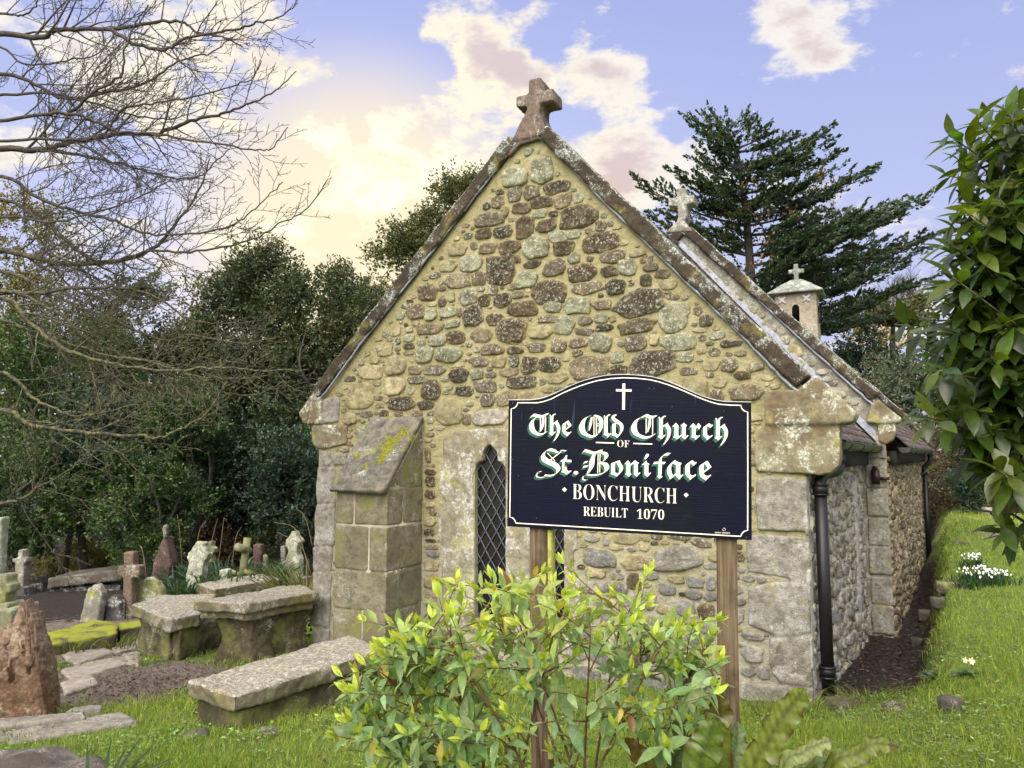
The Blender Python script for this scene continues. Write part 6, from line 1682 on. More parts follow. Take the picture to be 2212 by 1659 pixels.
# ------------------------------------------------------------------ the wind-shaped cypress behind the church
def cypress():
    Y0 = 28.0; tr = [(1632, 760), (1622, 600), (1612, 470), (1600, 380), (1590, 320), (1570, 275)]
    x0 = at(1640, 985, Y0)[0]
    root = tree_root('cypress_tree', x0, Y0, 'dark wind-shaped cypress with layered boughs behind the church roof', 'tree')
    wood = Acc(); a = Acc()
    T = smooth_line([np.array((x0, Y0, root.location[2] - .3))] + [at(px, py, Y0) for px, py in tr], 6)
    wood.add(*tube(T, np.linspace(.24, .03, len(T)), 8), np.array((1, 1, 1, 0)))
    tips = [(1540, 258), (1612, 268), (1655, 290), (1560, 300), (1500, 262), (1783, 292), (1775, 316), (1720, 330), (1705, 300), (1545, 335), (1885, 362), (1860, 388), (1790, 372), (1500, 345), (1470, 380), (1780, 425), (2005, 432), (1960, 445), (1880, 455), (1900, 480),
            (1500, 420), (1376, 396), (1450, 470), (1405, 470), (2012, 512), (1990, 545), (1900, 520), (1850, 540), (1830, 500), (1930, 585), (1880, 570), (1500, 500), (1520, 560), (1560, 600), (1840, 610), (1800, 585), (1760, 560), (1950, 628), (1860, 640), (1740, 470), (1700, 520), (1680, 600),
            (1480, 540), (1570, 520), (1640, 440), (1560, 440), (1690, 380), (1640, 360), (1790, 490), (1720, 620), (1600, 640), (1850, 470), (1800, 340), (1740, 400), (1530, 390), (1580, 360)]
    tips += [(1945, 438), (1985, 520), (1930, 470), (1975, 620), (1905, 690), (1860, 690), (1700, 345), (1530, 290)] + [(rnd(1500, 1830), rnd(350, 650)) for _ in range(14)]
    for (px, py) in tips:
        dx = abs(px - 1615)
        ay = min(max(py + 18 + dx * rnd(.12, .34), 300), 730)
        k = np.argmin([abs(q[2] - at(px, ay, Y0)[2]) for q in T]); q0 = T[k]
        Yt = Y0 + rnd(-3.2, 2.0) * (0.5 + dx / 300); q1 = at(px, py, Yt)
        L = np.linalg.norm(q1 - q0)
        P = smooth_line([q0, q0 * .55 + q1 * .45 - ZV * L * .05, q1], 8)
        wood.add(*tube(P, np.linspace(.06, .012, len(P)), 5), np.array((1, 1, 1, 0)))
        n = int(max(8, L * 4.4))
        for s in np.linspace(.22, 1, n):
            i = min(int(s * (len(P) - 1)), len(P) - 2); c = P[i] + (P[i + 1] - P[i]) * (s * (len(P) - 1) - i)
            ax = nrm(P[i + 1] - P[i])
            for _ in range(2 if s < .85 else 1):
                wd_ = .50 * (1.1 - s * .75)
                dd = nrm(ax + np.random.normal(size=3) * np.array((.36, .36, .13)) + ZV * .16)
                ln = rnd(.6, 1.25) * (1.15 - .45 * s); m = 34
                u = np.random.uniform(0, 1, m) ** .8
                off = np.random.normal(size=(m, 3)) * np.array((.085, .085, .04)) * (1.05 - u[:, None])
                o_ = c + np.random.normal(size=3) * np.array((wd_, wd_, wd_ * .14)) * .6
                p = o_ + dd * (u * ln)[:, None] + off
                dl = nrm(dd + np.random.normal(size=(m, 3)) * .38)
                scatter(a, RH, p, dl, rdir(m, 1), np.random.uniform(.10, .20, m), jitter_cols(random.choice([(.03, .055, .034), (.042, .07, .04), (.026, .046, .03), (.06, .08, .042)]), m, .22))
    # a few rusty sprays
    for _ in range(26):
        c = at(rnd(1560, 1800), rnd(330, 610), Y0 + rnd(-2, 2)); m = 24
        scatter(a, RH, c + np.random.normal(size=(m, 3)) * np.array((.22, .22, .09)), rdir(m, .1), rdir(m), .16, jitter_cols((.13, .075, .025), m))
    own(wood.obj('trunk', M['branch'], None), root); own(a.obj('crown', M['leaf'], None, False), root)
cypress()
def cypress_low():
    root = tree_root('cypress_tree', at(1900, 985, 33)[0], 33, 'low olive conifer boughs right of the bellcote', 'tree'); a = Acc(); w = Acc()
    b = np.array(root.location)
    limb(w, b, at(1930, 640, 33), .3, .05, .03)
    for (px, py) in [(1990, 640), (1960, 665), (1870, 650), (1840, 690), (1950, 690), (1900, 675), (1985, 700)]:
        q1 = at(px, py, 33 + rnd(-1, 1)); limb(w, at(1925, 690, 33), q1, .07, .02, .05)
        for _ in range(26):
            t = rnd(.2, 1); c = at(1925, 690, 33) * (1 - t) + q1 * t; m = 26
            scatter(a, RH, c + np.random.normal(size=(m, 3)) * np.array((.4, .4, .1)), nrm(rdir(m) * .6 + np.array((q1[0] - b[0], 0, .3))), rdir(m), .22, jitter_cols((.06, .065, .025), m))
    own(w.obj('trunk', M['branch'], None), root); own(a.obj('crown', M['leaf'], None, False), root)
cypress_low()

# ------------------------------------------------------------------ bare trees
def grow(acc, P, r0, r1, level, rs, yscale=.6, col=0.0, sub=(1, .17), droop=0.0):
    """side shoots along limb P (N,3); level counts down"""
    if level == 0: return
    seg = np.linalg.norm(np.diff(P, axis=0), axis=1); cum = np.concatenate([[0], np.cumsum(seg)]); L = cum[-1]
    step = sub[1] * (1.0 if level > 1 else .62)
    s = step * rs.uniform(.5, 2.0) + L * (.06 if level > 1 else .12); side = 1
    while s < L * .985:
        i = min(np.searchsorted(cum, s) - 1, len(P) - 2); i = max(i, 0)
        f = (s - cum[i]) / max(seg[i], 1e-6); c = P[i] * (1 - f) + P[i + 1] * f; ax = nrm(P[i + 1] - P[i])
        rem = (L - s)
        ln = min(sub[0] * rs.uniform(.35, 1.0) * (.35 + .75 * rem / L), rem * 1.1 + .18)
        if level == 1: ln *= .55
        pn = np.array((-ax[2], 0, ax[0])) * side; pn = nrm(pn + np.array((rs.uniform(-.2, .2), rs.uniform(-1, 1) * yscale, rs.uniform(-.1, .25))))
        a = rs.uniform(.55, 1.05); d = nrm(ax * cos(a) + pn * sin(a))
        n = 5 if level > 1 else 4
        pts = [c]; dd = d.copy()
        for q in range(n):
            dd = nrm(dd + np.random.normal(size=3) * .16 + ax * .10 + ZV * (.07 - droop)); pts.append(pts[-1] + dd * ln / n)
        pts = np.array(pts); ra = max(.0028, (r0 + (r1 - r0) * s / L) * (.5 if level > 1 else .42))
        ra = min(ra, .008 * level + .002)
        acc.add(*tube(smooth_line(pts, 2), np.linspace(ra, .0019, (len(pts) - 1) * 2 + 1), 4 if level > 1 else 3, False), np.array((1, 1, 1, col)))
        grow(acc, pts, ra, .0012, level - 1, rs, yscale, col, (ln * .55, sub[1] * .72), droop)
        side = -side if rs.random() < .8 else side
        s += step * rs.uniform(.5, 1.6)
rsb = random.Random(9); np.random.seed(9)
z7 = lambda x, y: (x * .5333, y * .5333)
z6b = lambda x, y: (x * .3466, 575 + y * .3466)
bt = empty('bare_tree', (-7.2, 6.6, gz(-7.2, 6.6))); tag(bt, 'leafless winter tree reaching in from the left with fine twigs', 'tree')
TRX, TRY = -7.2, 6.6
tw = Acc(); tk = Acc()
tk.add(*tube(smooth_line([(TRX, TRY, gz(TRX, TRY) - .2), (TRX + .1, TRY, 1.5), (TRX - .05, TRY, 3.2), (TRX + .15, TRY + .1, 5.5), (TRX, TRY, 8.0)], 8), np.linspace(.30, .07, 33), 12), np.array((1, 1, 1, .4)))
LIMBS = [  # (depth, start radius px, end radius px, moss, points)
    (6.6, 11, 1.6, 0, [z7(*p) for p in [(-40, 140), (160, 150), (240, 122), (450, 115), (590, 98), (730, 85), (800, 132), (900, 150), (985, 190)]]),
    (6.5, 6.5, 1.6, 0, [z7(*p) for p in [(430, 118), (560, 180), (670, 200), (750, 155), (950, 120), (1050, 90), (1130, 70), (1210, 8)]]),
    (6.2, 7, 1.5, 0, [z7(*p) for p in [(-40, 495), (280, 462), (400, 500), (480, 535), (640, 545), (860, 582), (1020, 605), (1100, 600), (1165, 515)]]),
    (6.9, 12, 1.5, .1, [z7(*p) for p in [(-40, 605), (150, 610), (260, 585), (460, 545), (640, 540), (770, 490), (900, 462), (1000, 425), (1100, 380), (1200, 290)]]),
    (6.3, 5, 1.3, 0, [z7(*p) for p in [(280, 462), (400, 360), (490, 300), (510, 190), (560, 80), (600, 20)]]),
    (7.1, 5, 1.3, 0, [z7(*p) for p in [(180, 605), (380, 640), (520, 670), (640, 710), (790, 720), (870, 660), (925, 610)]]),
    (6.7, 6, 1.3, 0, [z7(*p) for p in [(-40, 575), (300, 565), (420, 545), (500, 440), (640, 420), (850, 375), (1000, 330), (1060, 250)]]),
    (6.4, 7, 1.4, .2, [z7(*p) for p in [(-40, 715), (150, 800), (330, 860), (450, 890), (600, 945), (800, 945), (950, 905), (1050, 830), (1150, 735)]]),
    (6.6, 7, 1.4, .3, [z7(*p) for p in [(-40, 800), (150, 880), (250, 960), (400, 1060), (620, 1020), (800, 1020), (1000, 975), (1130, 910), (1250, 840), (1325, 735)]]),
    (6.9, 12, 2.0, .6, [z7(*p) for p in [(-40, 1010), (200, 1060), (400, 1065), (600, 1020), (700, 920), (800, 780), (850, 640)]]),
    (6.5, 8, 1.4, .5, [z7(*p) for p in [(-40, 1190), (150, 1188), (350, 1165), (500, 1168), (640, 1205), (760, 1290), (880, 1310), (1060, 1300)]]),
    (6.2, 9, 1.3, .9, [z6b(*p) for p in [(-60, 190), (200, 370), (400, 510), (650, 600), (900, 640), (1150, 650), (1450, 630), (1650, 655), (1930, 640)]]),
    (5.9, 9, 1.2, 1, [z6b(*p) for p in [(-60, 900), (200, 990), (500, 1035), (850, 1055), (970, 1072), (1150, 1000), (1300, 900), (1410, 720)]]),
    (6.1, 7, 1.2, 1, [z6b(*p) for p in [(-60, 660), (200, 820), (350, 890), (480, 935), (700, 900), (880, 840)]]),
    (5.7, 6, 1.2, .6, [z6b(*p) for p in [(-60, 1480), (150, 1440), (250, 1370), (350, 1320), (500, 1230), (640, 1120)]]),
    (6.4, 7, 1.2, .8, [z6b(*p) for p in [(-60, 150), (300, 260), (550, 450), (800, 570), (1000, 600), (1250, 700), (1400, 790), (1600, 800), (1780, 720)]]),
    (6.7, 6, 1.2, .6, [z6b(*p) for p in [(-60, 30), (250, 130), (450, 240), (700, 330), (1000, 460), (1200, 430), (1500, 480), (1720, 440)]]),
    (6.3, 6, 1.2, .8, [z6b(*p) for p in [(-60, 340), (150, 390), (400, 470), (700, 560), (950, 600), (1200, 680), (1420, 705), (1620, 690), (1740, 640)]]),
    (7.0, 8, 1.4, 0, [z7(*p) for p in [(-40, 300), (120, 330), (260, 400), (420, 380), (600, 330), (720, 250), (860, 210), (960, 140)]]),
    (6.8, 6, 1.3, 0, [z7(*p) for p in [(-40, 390), (200, 380), (380, 420), (560, 470), (700, 480), (830, 440)]]),
    (6.4, 5, 1.2, 0, [z7(*p) for p in [(-40, 880), (200, 900), (380, 860), (560, 800), (680, 740), (860, 720)]]),
    (7.2, 5, 1.2, 0, [z7(*p) for p in [(-40, 180), (100, 260), (300, 240), (420, 200), (520, 20)]]),
    (6.6, 6, 1.2, 0, [z7(*p) for p in [(-40, 60), (80, 60), (140, 30), (160, -30)]]),
]
for (Yd, ra, rb, moss, pts) in LIMBS:
    x0, y0 = pts[0]
    st = at(x0, y0, Yd); root_z = st[2] - .25
    yj = rnd(-.35, .35)
    P3 = [np.array((TRX + .05, TRY, root_z - .3)), (np.array((TRX, TRY, root_z)) + st) / 2 - ZV * .05] if x0 < 0 else []
    N = len(pts)
    P3 += [at(px, py, Yd + yj * k / N) for k, (px, py) in enumerate(pts)]
    P = smooth_line(P3, 6)
    P = P + np.random.normal(0, .006, P.shape)
    n_off = 2 if x0 < 0 else 0
    rr = np.interp(np.linspace(0, 1, len(P)), [0, .2, 1], [ra * 1.5 * Yd / F / 2, ra * 1.2 * Yd / F / 2, (rb + .8) * Yd / F / 2])
    tk.add(*tube(P, rr, 7), np.array((1, 1, 1, moss)))
    grow(tw, P[n_off * 6:], rr[n_off * 6], rr[-1], 3, rsb, .5, moss * .8, (1.05, .095), .02)
own(tk.obj('trunk', M['branch'], None), bt); own(tw.obj('twigs', M['branch'], None), bt)
# distant bare tree, and bare stems in the wood's crest
def far_bare(name, label, px, Y, top, base, spread, seed):
    r = random.Random(seed); root = tree_root(name, at(px, 985, Y)[0], Y, label, 'tree'); a = Acc()
    b = np.array(root.location)
    tp_ = at(px, base, Y); a.add(*tube(smooth_line([b - ZV * .3, (b + tp_) / 2 + np.array((.1, 0, 0)), tp_], 5), np.linspace(.3, .16, 11), 8), np.array((1, 1, 1, 0)))
    def rec(p, d, ln, ra, lv):
        pts = [p]
        for _ in range(4):
            d = nrm(d + np.array((r.gauss(0, .13), r.gauss(0, .13), r.gauss(.03, .08)))); pts.append(pts[-1] + d * ln / 4)
        a.add(*tube(np.array(pts), np.linspace(ra, ra * .6, 5), 4, False), np.array((1, 1, 1, 0)))
        if lv == 0: return
        for k in range(r.choice((2, 3, 3))):
            nd = nrm(d + np.array((r.uniform(-.75, .75), r.uniform(-.75, .75), r.uniform(-.2, .5)))); rec(pts[r.choice((2, 3, 4))], nd, ln * r.uniform(.6, .85), ra * .55, lv - 1)
    h = at(px, top, Y)[2] - tp_[2]
    for k in range(7):
        rec(tp_, nrm(np.array((r.uniform(-1, 1) * spread, r.uniform(-.6, .6), 1))), h * .34, .1, 5)
    own(a.obj('branches', M['branch'], None), root)
far_bare('bare_tree', 'distant leafless tree at the right above the bank', 1965, 44, 570, 700, .9, 4)
far_bare('bare_tree', 'thin leafless tree at the crest of the wood beside the gable', 748, 24, 590, 700, .7, 6)
# ------------------------------------------------------------------ foreground shrub
random.seed(33); np.random.seed(33)
sb = np.array((.12, 3.05, 0)); sb[2] = gz(sb[0], sb[1])
shrub = empty('leafy_shrub', sb); tag(shrub, 'fresh yellow-green leafy shrub growing in front of the church sign', 'shrub')
stems, lv = Acc(), Acc()
top_x = [735, 800, 900, 960, 1060, 1150, 1215, 1300, 1370, 1400, 1440, 1500, 1560]
top_y = [1465, 1365, 1300, 1265, 1250, 1262, 1225, 1275, 1300, 1262, 1320, 1330, 1400]
tips = [(790, 1342), (740, 1462), (752, 1490), (725, 1590), (740, 1600), (900, 1345), (960, 1262), (985, 1262), (1060, 1250), (1090, 1255), (1170, 1240), (1218, 1218), (1215, 1285), (1395, 1250), (1400, 1240), (1535, 1375), (1555, 1430), (1545, 1340), (1520, 1400), (1330, 1290), (1300, 1300),
        (870, 1380), (835, 1420), (1460, 1360), (1480, 1450), (1010, 1640), (1075, 1620), (1000, 1600), (820, 1520), (760, 1560), (1340, 1350), (1270, 1330), (1440, 1440)]
for _ in range(205):
    x = rnd(745, 1545); yt = np.interp(x, top_x, top_y); y = yt + (abs(random.gauss(0, 1)) * 120 + 12 if random.random() < .55 else rnd(60, 420))
    if y > 1690 or (x > 1440 and y > 1600): y = rnd(yt, 1640)
    tips.append((x, y))
mains = []
for k in range(15):
    px, py = 780 + 54 * k + rnd(-25, 25), 0
    py = np.interp(px, top_x, top_y) + rnd(30, 120)
    b0 = sb + np.array((rnd(-.25, .35), rnd(-.15, .15), -.05))
    e = at(px, py, 3.05 + rnd(-.32, .28))
    m = b0 * .45 + e * .55 + np.array((0, 0, .12))
    P = smooth_line([b0, b0 * .75 + e * .25 + np.array((0, 0, .12)), m, e], 8); stems.add(*tube(P, np.linspace(.0075, .0028, len(P)), 6)); mains.append(P)
allm = np.concatenate([m[4:] for m in mains])
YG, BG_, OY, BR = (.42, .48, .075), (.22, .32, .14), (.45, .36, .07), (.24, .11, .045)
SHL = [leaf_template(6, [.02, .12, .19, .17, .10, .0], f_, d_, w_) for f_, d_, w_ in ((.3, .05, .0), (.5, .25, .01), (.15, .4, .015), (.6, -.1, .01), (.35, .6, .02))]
def sprig(tip, Yt, first_tuft=True):
    e = at(tip[0], tip[1], Yt)
    dist = np.linalg.norm((allm - e) * np.array((1, .8, 1.4)), axis=1) + np.where(allm[:, 2] > e[2] - .05, .6, 0)
    k = np.argsort(dist)[random.randrange(0, 8)]; b0 = allm[k]
    L = np.linalg.norm(e - b0)
    m = (b0 + e) / 2 + np.array((rnd(-.03, .03), rnd(-.03, .03), -.04 * L + .02))
    P = smooth_line([b0, m, e], 7); stems.add(*tube(P, np.linspace(.0032, .0014, len(P)), 5))
    Ls = np.linalg.norm(np.diff(P, axis=0), axis=1).sum()
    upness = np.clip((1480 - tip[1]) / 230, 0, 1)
    npair = max(3, int(min(Ls, .42) / .052)); ph = rnd(0, 3)
    for q in range(npair):
        s = 1 - q * .052 / max(Ls, .1)
        if s < .05: break
        i = min(int(s * (len(P) - 1)), len(P) - 2); c = P[i] + (P[i + 1] - P[i]) * (s * (len(P) - 1) - i); ax = nrm(P[i + 1] - P[i])
        s1 = nrm(np.cross(ax, np.array((.2, .9, .3)))); s2 = np.cross(ax, s1)
        ph += pi / 2 + rnd(-.25, .25)
        sd = s1 * cos(ph) + s2 * sin(ph)
        ln = .084 * rnd(.6, 1.35) * (.62 + .14 * min(q, 3))
        open_ = min(.35 + .3 * q, 1.25)
        for sg_ in (1, -1):
            d = nrm(ax * cos(open_) + sd * sg_ * sin(open_) + ZV * (.12 - .06 * q) + np.random.normal(size=3) * .10)
            r = random.random()
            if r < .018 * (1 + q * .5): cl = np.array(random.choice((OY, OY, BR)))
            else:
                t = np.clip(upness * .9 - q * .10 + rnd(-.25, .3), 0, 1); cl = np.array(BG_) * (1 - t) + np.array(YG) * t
            nn = nrm(ax * .6 + ZV * .9 + np.random.normal(size=3) * .25)
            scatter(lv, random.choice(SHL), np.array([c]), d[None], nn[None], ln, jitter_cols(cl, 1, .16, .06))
    for q in range(3):
        d = nrm(nrm(P[-1] - P[-3]) + ZV * .5 + np.random.normal(size=3) * .28)
        scatter(lv, LANCE, np.array([e]), d[None], nrm(np.array([rnd(-1, 1), -1, rnd(-.5, .5)]))[None], rnd(.04, .075), jitter_cols(np.array(YG) * 1.1, 1, .12, .05))
for t in tips: sprig(t, 3.05 + rnd(-.38, .32))
own(stems.obj('stem', M['stem'], None), shrub); own(lv.obj('leaves', M['leaf_near'], None), shrub)

# ------------------------------------------------------------------ hart's-tongue ferns
def frond(acc, pts, wpx, Y, col, roll=0.0, Y1=None, browntip=0.0):
    n0 = len(pts); P = smooth_line([at(x, y, Y + ((Y1 or Y) - Y) * k / (n0 - 1)) for k, (x, y) in enumerate(pts)], 14); n = len(P)
    T = nrm(np.gradient(P, axis=0)); view = nrm(P - EYEP)
    S = nrm(np.cross(T, view)); S = nrm(S * cos(roll) + view * sin(roll)); Nn = np.cross(S, T)
    V, C = [], []
    prof = np.interp(np.linspace(0, 1, n), [0, .1, .35, .75, .93, 1], [.22, .7, 1, .95, .6, .08])
    cols = 7
    for i in range(n):
        u = i / (n - 1)
        for j in range(cols):
            a = (j - 3) / 3; w = wpx * Y / F / 2 * prof[i]
            wave = sin(u * 46 + a * 2) * .10 * abs(a) ** 2 * w * 1.6
            V.append(P[i] + S[i] * a * w * (1 + .025 * sin(u * 60 + (a > 0) * 2)) + Nn[i] * (wave + .22 * w * abs(a)))
            b = np.array(col) * (1 + .24 * sin(u * 115 - abs(a) * 6)) * (.55 if j == 3 else 1)
            if abs(a) > .9 and sin(u * 33) > .25: b = np.array((.075, .035, .012))
            if u > 1 - browntip: b = b * .35 + np.array((.05, .02, .008))
            C.append(b)
    i = np.arange(n - 1)[:, None] * cols; j = np.arange(cols - 1)[None]
    acc.add(np.array(V), np.stack([i + j, i + j + 1, i + cols + j + 1, i + cols + j], -1).reshape(-1, 4), np.array(C))
fbx = at(1610, 985, 2.75)[0]
fern = empty('hartstongue_fern', (fbx, 2.78, gz(fbx, 2.78))); tag(fern, 'hart\'s-tongue fern with browned strap fronds at the lower right', 'fern')
def ff(pts, w, col, roll=0, Y1=None, bt=0, Y=2.75):
    a = Acc(); P = [z6(*p) for p in pts]
    x0, y0 = P[0]; base = [(1606 + (x0 - 1606) * .15, 2290), (1606 + (x0 - 1606) * .55, 1950)]
    frond(a, base + P, w, Y, col, roll, Y1, bt); own(a.obj('frond', M['fern'], None), fern)
FG, FL = (.10, .155, .024), (.145, .18, .034)
ff([(1640, 850), (1690, 745), (1745, 645), (1800, 575), (1838, 522)], 62, FL, .45, 2.6)
ff([(1440, 850), (1462, 745), (1492, 640)], 74, FG, -.1)
ff([(1500, 720), (1512, 620), (1504, 535)], 56, FL, .3, 2.9, .3, Y=2.9)
ff([(1750, 850), (1830, 770), (1900, 735), (1952, 722)], 52, (.22, .26, .10), .9, 2.55, .06, Y=2.6)
ff([(1930, 850), (2040, 775), (2110, 735), (2205, 748)], 54, FL, .8, 2.55, .08, Y=2.6)
ff([(1340, 860), (1362, 745), (1335, 640)], 40, (.08, .12, .04), .5, Y=3.0)
ff([(1240, 850), (1195, 775), (1148, 712)], 40, (.12, .12, .025), .2, 2.9, .3, Y=2.9)
ff([(1560, 850), (1575, 740), (1580, 650)], 58, (.20, .26, .15), .8, Y=2.9)
ff([(1860, 860), (1950, 815), (2010, 800)], 46, (.12, .18, .05), .7, Y=2.65)
ff([(1400, 860), (1405, 780), (1400, 700)], 44, (.10, .15, .05), -.5, Y=3.05)

# ------------------------------------------------------------------ glossy shrub at the right edge
random.seed(41); np.random.seed(41)
lx = 2.75
laurel = empty('glossy_shrub', (lx, 3.1, gz(lx, 3.1))); tag(laurel, 'large glossy-leaved evergreen shrub leaning in at the right edge', 'shrub')
wood, gl = Acc(), Acc()
trk = smooth_line([(lx, 3.1, gz(lx, 3.1) - .1), (2.62, 3.1, .8), (2.68, 3.15, 1.6), (2.55, 3.05, 2.4), (2.6, 3.1, 3.4)], 8)
wood.add(*tube(trk, np.linspace(.07, .03, len(trk)), 9))
ltips = [(2112, 262), (2160, 240), (2050, 292), (2065, 312), (2130, 330), (2045, 380), (2095, 395), (2150, 430), (2075, 350), (2045, 520), (2100, 560), (2060, 600), (2135, 640), (2030, 625), (2080, 650), (1955, 700), (1985, 690), (2050, 730), (2000, 740), (2105, 760), (1985, 850), (2010, 830), (2070, 870), (2030, 800),
         (2150, 850), (2000, 905), (2050, 915), (2085, 950), (2060, 985), (2110, 1000), (2130, 900), (2170, 980), (2125, 945), (2140, 560), (2160, 500), (2170, 700), (2180, 780), (2120, 820), (2075, 480), (2110, 460), (2190, 300), (2200, 400), (2200, 560), (2195, 650), (2200, 880), (2100, 700), (2010, 770), (2060, 830), (2180, 1120), (2160, 1135), (2150, 1010)]
ltips += [(rnd(2330, 2640), rnd(200, 1080)) for _ in range(70)]
ltips += [(rnd(2130, 2330), rnd(230, 1040)) for _ in range(250)] + [(rnd(2050, 2180), rnd(420, 960)) for _ in range(95)]
for (px, py) in ltips:
    Yt = 3.0 + rnd(-.45, .35); e = at(px, py, Yt)
    k = min(int((np.clip(e[2] - .25 - (trk[-1][0] - e[0]) * .25, .3, 3.2) - trk[0][2]) / (3.4 - trk[0][2]) * len(trk)), len(trk) - 1); b0 = trk[k] if px < 2400 else trk[k]
    L = np.linalg.norm(e - b0); m = (b0 + e) / 2 + np.array((rnd(-.08, .08), rnd(-.14, .14), rnd(-.1, .2)))
    P = smooth_line([b0, m, e], 8); wood.add(*tube(P, np.linspace(.010, .0025, len(P)), 6))
    ax0 = nrm(P[-1] - P[-3]); n = random.randrange(8, 13); ph = rnd(0, 6)
    for q in range(n):
        c = P[-1] - ax0 * .017 * q; ph += 2.4
        ax = ax0; s1 = nrm(np.cross(ax, np.array((.1, .3, .95)))); s2 = np.cross(ax, s1); sd = s1 * cos(ph) + s2 * sin(ph)
        op = rnd(.5, 1.2) + .05 * q
        d = nrm(ax * cos(op) + sd * sin(op) + np.array((-.1, 0, -.28)))
        cl = random.choice([(.045, .078, .014), (.06, .10, .017), (.034, .06, .013), (.09, .13, .02)])
        scatter(gl, BIGL, np.array([c]), d[None], nrm(ZV + ax * .4 + np.random.normal(size=3) * .3)[None], rnd(.085, .145), jitter_cols(cl, 1, .2, .08))
own(wood.obj('stem', M['branch'], None), laurel); own(gl.obj('leaves', M['leaf_glossy'], None), laurel)
sn = Acc(); Pn = smooth_line([at(x, y, 2.75) for x, y in ((2215, 985), (2178, 1035), (2166, 1062), (2152, 1078), (2165, 1092), (2230, 1094))], 5)
sn.add(*tube(Pn, np.interp(np.linspace(0, 1, len(Pn)), [0, .3, .5, .62, .8, 1], [.012, .016, .03, .024, .028, .02]), 9))
V, f = tube([at(2150, 1072, 2.72), at(2136, 1076, 2.7)], [.022, .017], 8); sn.add(V, f)
own(weather('cut_branch', [(np.concatenate(sn.V), [np.concatenate(v) for v in sn.F.values()])], plain('bare_wood', (.15, .105, .07), .8, .2, .4, 30, .6), None, .006, .006, 18, .002), laurel)

# ------------------------------------------------------------------ small plants
def blades(acc, cx_, cy_, n, rad, h, w, cols, bend=.5):
    a = np.random.uniform(0, 2 * pi, n); r = rad * np.sqrt(np.random.uniform(0, 1, n))
    X, Y_ = cx_ + r * np.cos(a), cy_ + r * np.sin(a); Z = ground_z(X, Y_)
    hh = h * np.random.uniform(.6, 1.2, n); ld = np.stack([np.cos(a), np.sin(a)], -1) * (bend * np.random.uniform(.3, 1.2, n))[:, None] + np.random.normal(0, .15, (n, 2))
    V = []; base = np.stack([X, Y_, Z - .01], -1)
    wd_ = np.random.uniform(0, 2 * pi, n); wv = np.stack([np.cos(wd_), np.sin(wd_), 0 * wd_], -1) * w / 2
    rows = []
    for u, k in ((0, 1), (.35, 1), (.7, .8)):
        c = base + np.stack([ld[:, 0] * hh * u ** 2, ld[:, 1] * hh * u ** 2, hh * (u - .25 * u * u * bend)], -1); rows += [c - wv * k, c + wv * k]
    tip_ = base + np.stack([ld[:, 0] * hh, ld[:, 1] * hh, hh * (1 - .35 * bend)], -1)
    V = np.stack(rows + [tip_], 1).reshape(-1, 3); i = np.arange(n)[:, None] * 7
    q = np.concatenate([i + np.array([[0, 1, 3, 2]]), i + np.array([[2, 3, 5, 4]])]); t = i + np.array([[4, 5, 6]])
    col = np.concatenate([jitter_cols(random.choice(cols), 1, .25) for _ in range(n)])
    acc.add(V, [q, t], np.repeat(col, 7, 0))
def clump(name, label, cat, px, py, Y, n, rad, h, w, cols, bend=.5, group=None):
    p = at(px, py, Y); a = Acc(); root = empty(name, (p[0], p[1], gz(p[0], p[1]))); tag(root, label, cat, group)
    blades(a, p[0], p[1], n, rad, h, w, cols, bend); own(a.obj('leaves', M['grass'], None), root); return root
DG = [(.05, .10, .055), (.065, .12, .06), (.04, .085, .05)]
LG = [(.13, .17, .035), (.16, .2, .04), (.10, .14, .03)]
clump('daffodil_clump', 'blue-green daffodil leaves left of the wheel-headed cross', 'plant', 385, 1285, 13.3, 160, .5, .75, .035, DG, .9)
clump('daffodil_clump', 'large clump of daffodil leaves between wheel-headed and rustic crosses', 'plant', 490, 1250, 14.2, 420, .95, .8, .035, DG, .9)
clump('daffodil_clump', 'daffodil leaves in front of the wheel-headed cross', 'plant', 452, 1260, 13.0, 110, .4, .5, .035, DG, .9)
clump('daffodil_clump', 'daffodil leaves around the rusty cross', 'plant', 565, 1250, 14.9, 160, .7, .65, .03, DG, .9)
clump('tall_grass', 'arching tall grass tuft against the church corner', 'plant', 662, 1275, 12.2, 200, .4, 1.1, .022, [(.10, .13, .035), (.13, .14, .05), (.16, .13, .06)], 1.1)
clump('grass_tuft', 'long grass tuft in front of the mossy kerb', 'grass tuft', 250, 1415, 9.4, 90, .22, .22, .012, LG, .9)
clump('grass_tuft', 'thin grass tuft at the left end of the mossy kerb', 'grass tuft', 150, 1440, 9.0, 50, .2, .25, .012, LG, .9)
clump('grass_tuft', 'grass tuft behind the mossy kerb under the leaning headstone', 'grass tuft', 130, 1372, 10.3, 60, .3, .2, .012, LG, .9)
clump('grass_tuft', 'grass tuft sprouting at the foot of the brown cross', 'grass tuft', 262, 1352, 11.0, 60, .35, .18, .012, LG, .9)
clump('grass_tuft', 'grass tuft at the foot of the brown pinnacle', 'grass tuft', 148, 1560, 6.1, 34, .07, .16, .009, LG, .7)
clump('grass_tuft', 'tuft of grass growing between the slate kerbs', 'grass tuft', 70, 1580, 5.75, 90, .25, .12, .007, LG, .9)
for k, (px, l) in enumerate(((1700, 'tufts of long grass at the foot of the church corner'), (1880, 'long grass tuft at the mouth of the ditch'), (1975, 'long grass overhanging the right side of the ditch mouth'))):
    clump('grass_tuft', l, 'grass tuft', px, 1532, 6.2, 150, .28, .2, .007, [(.15, .19, .04), (.19, .2, .06), (.11, .15, .03)], 1.0)
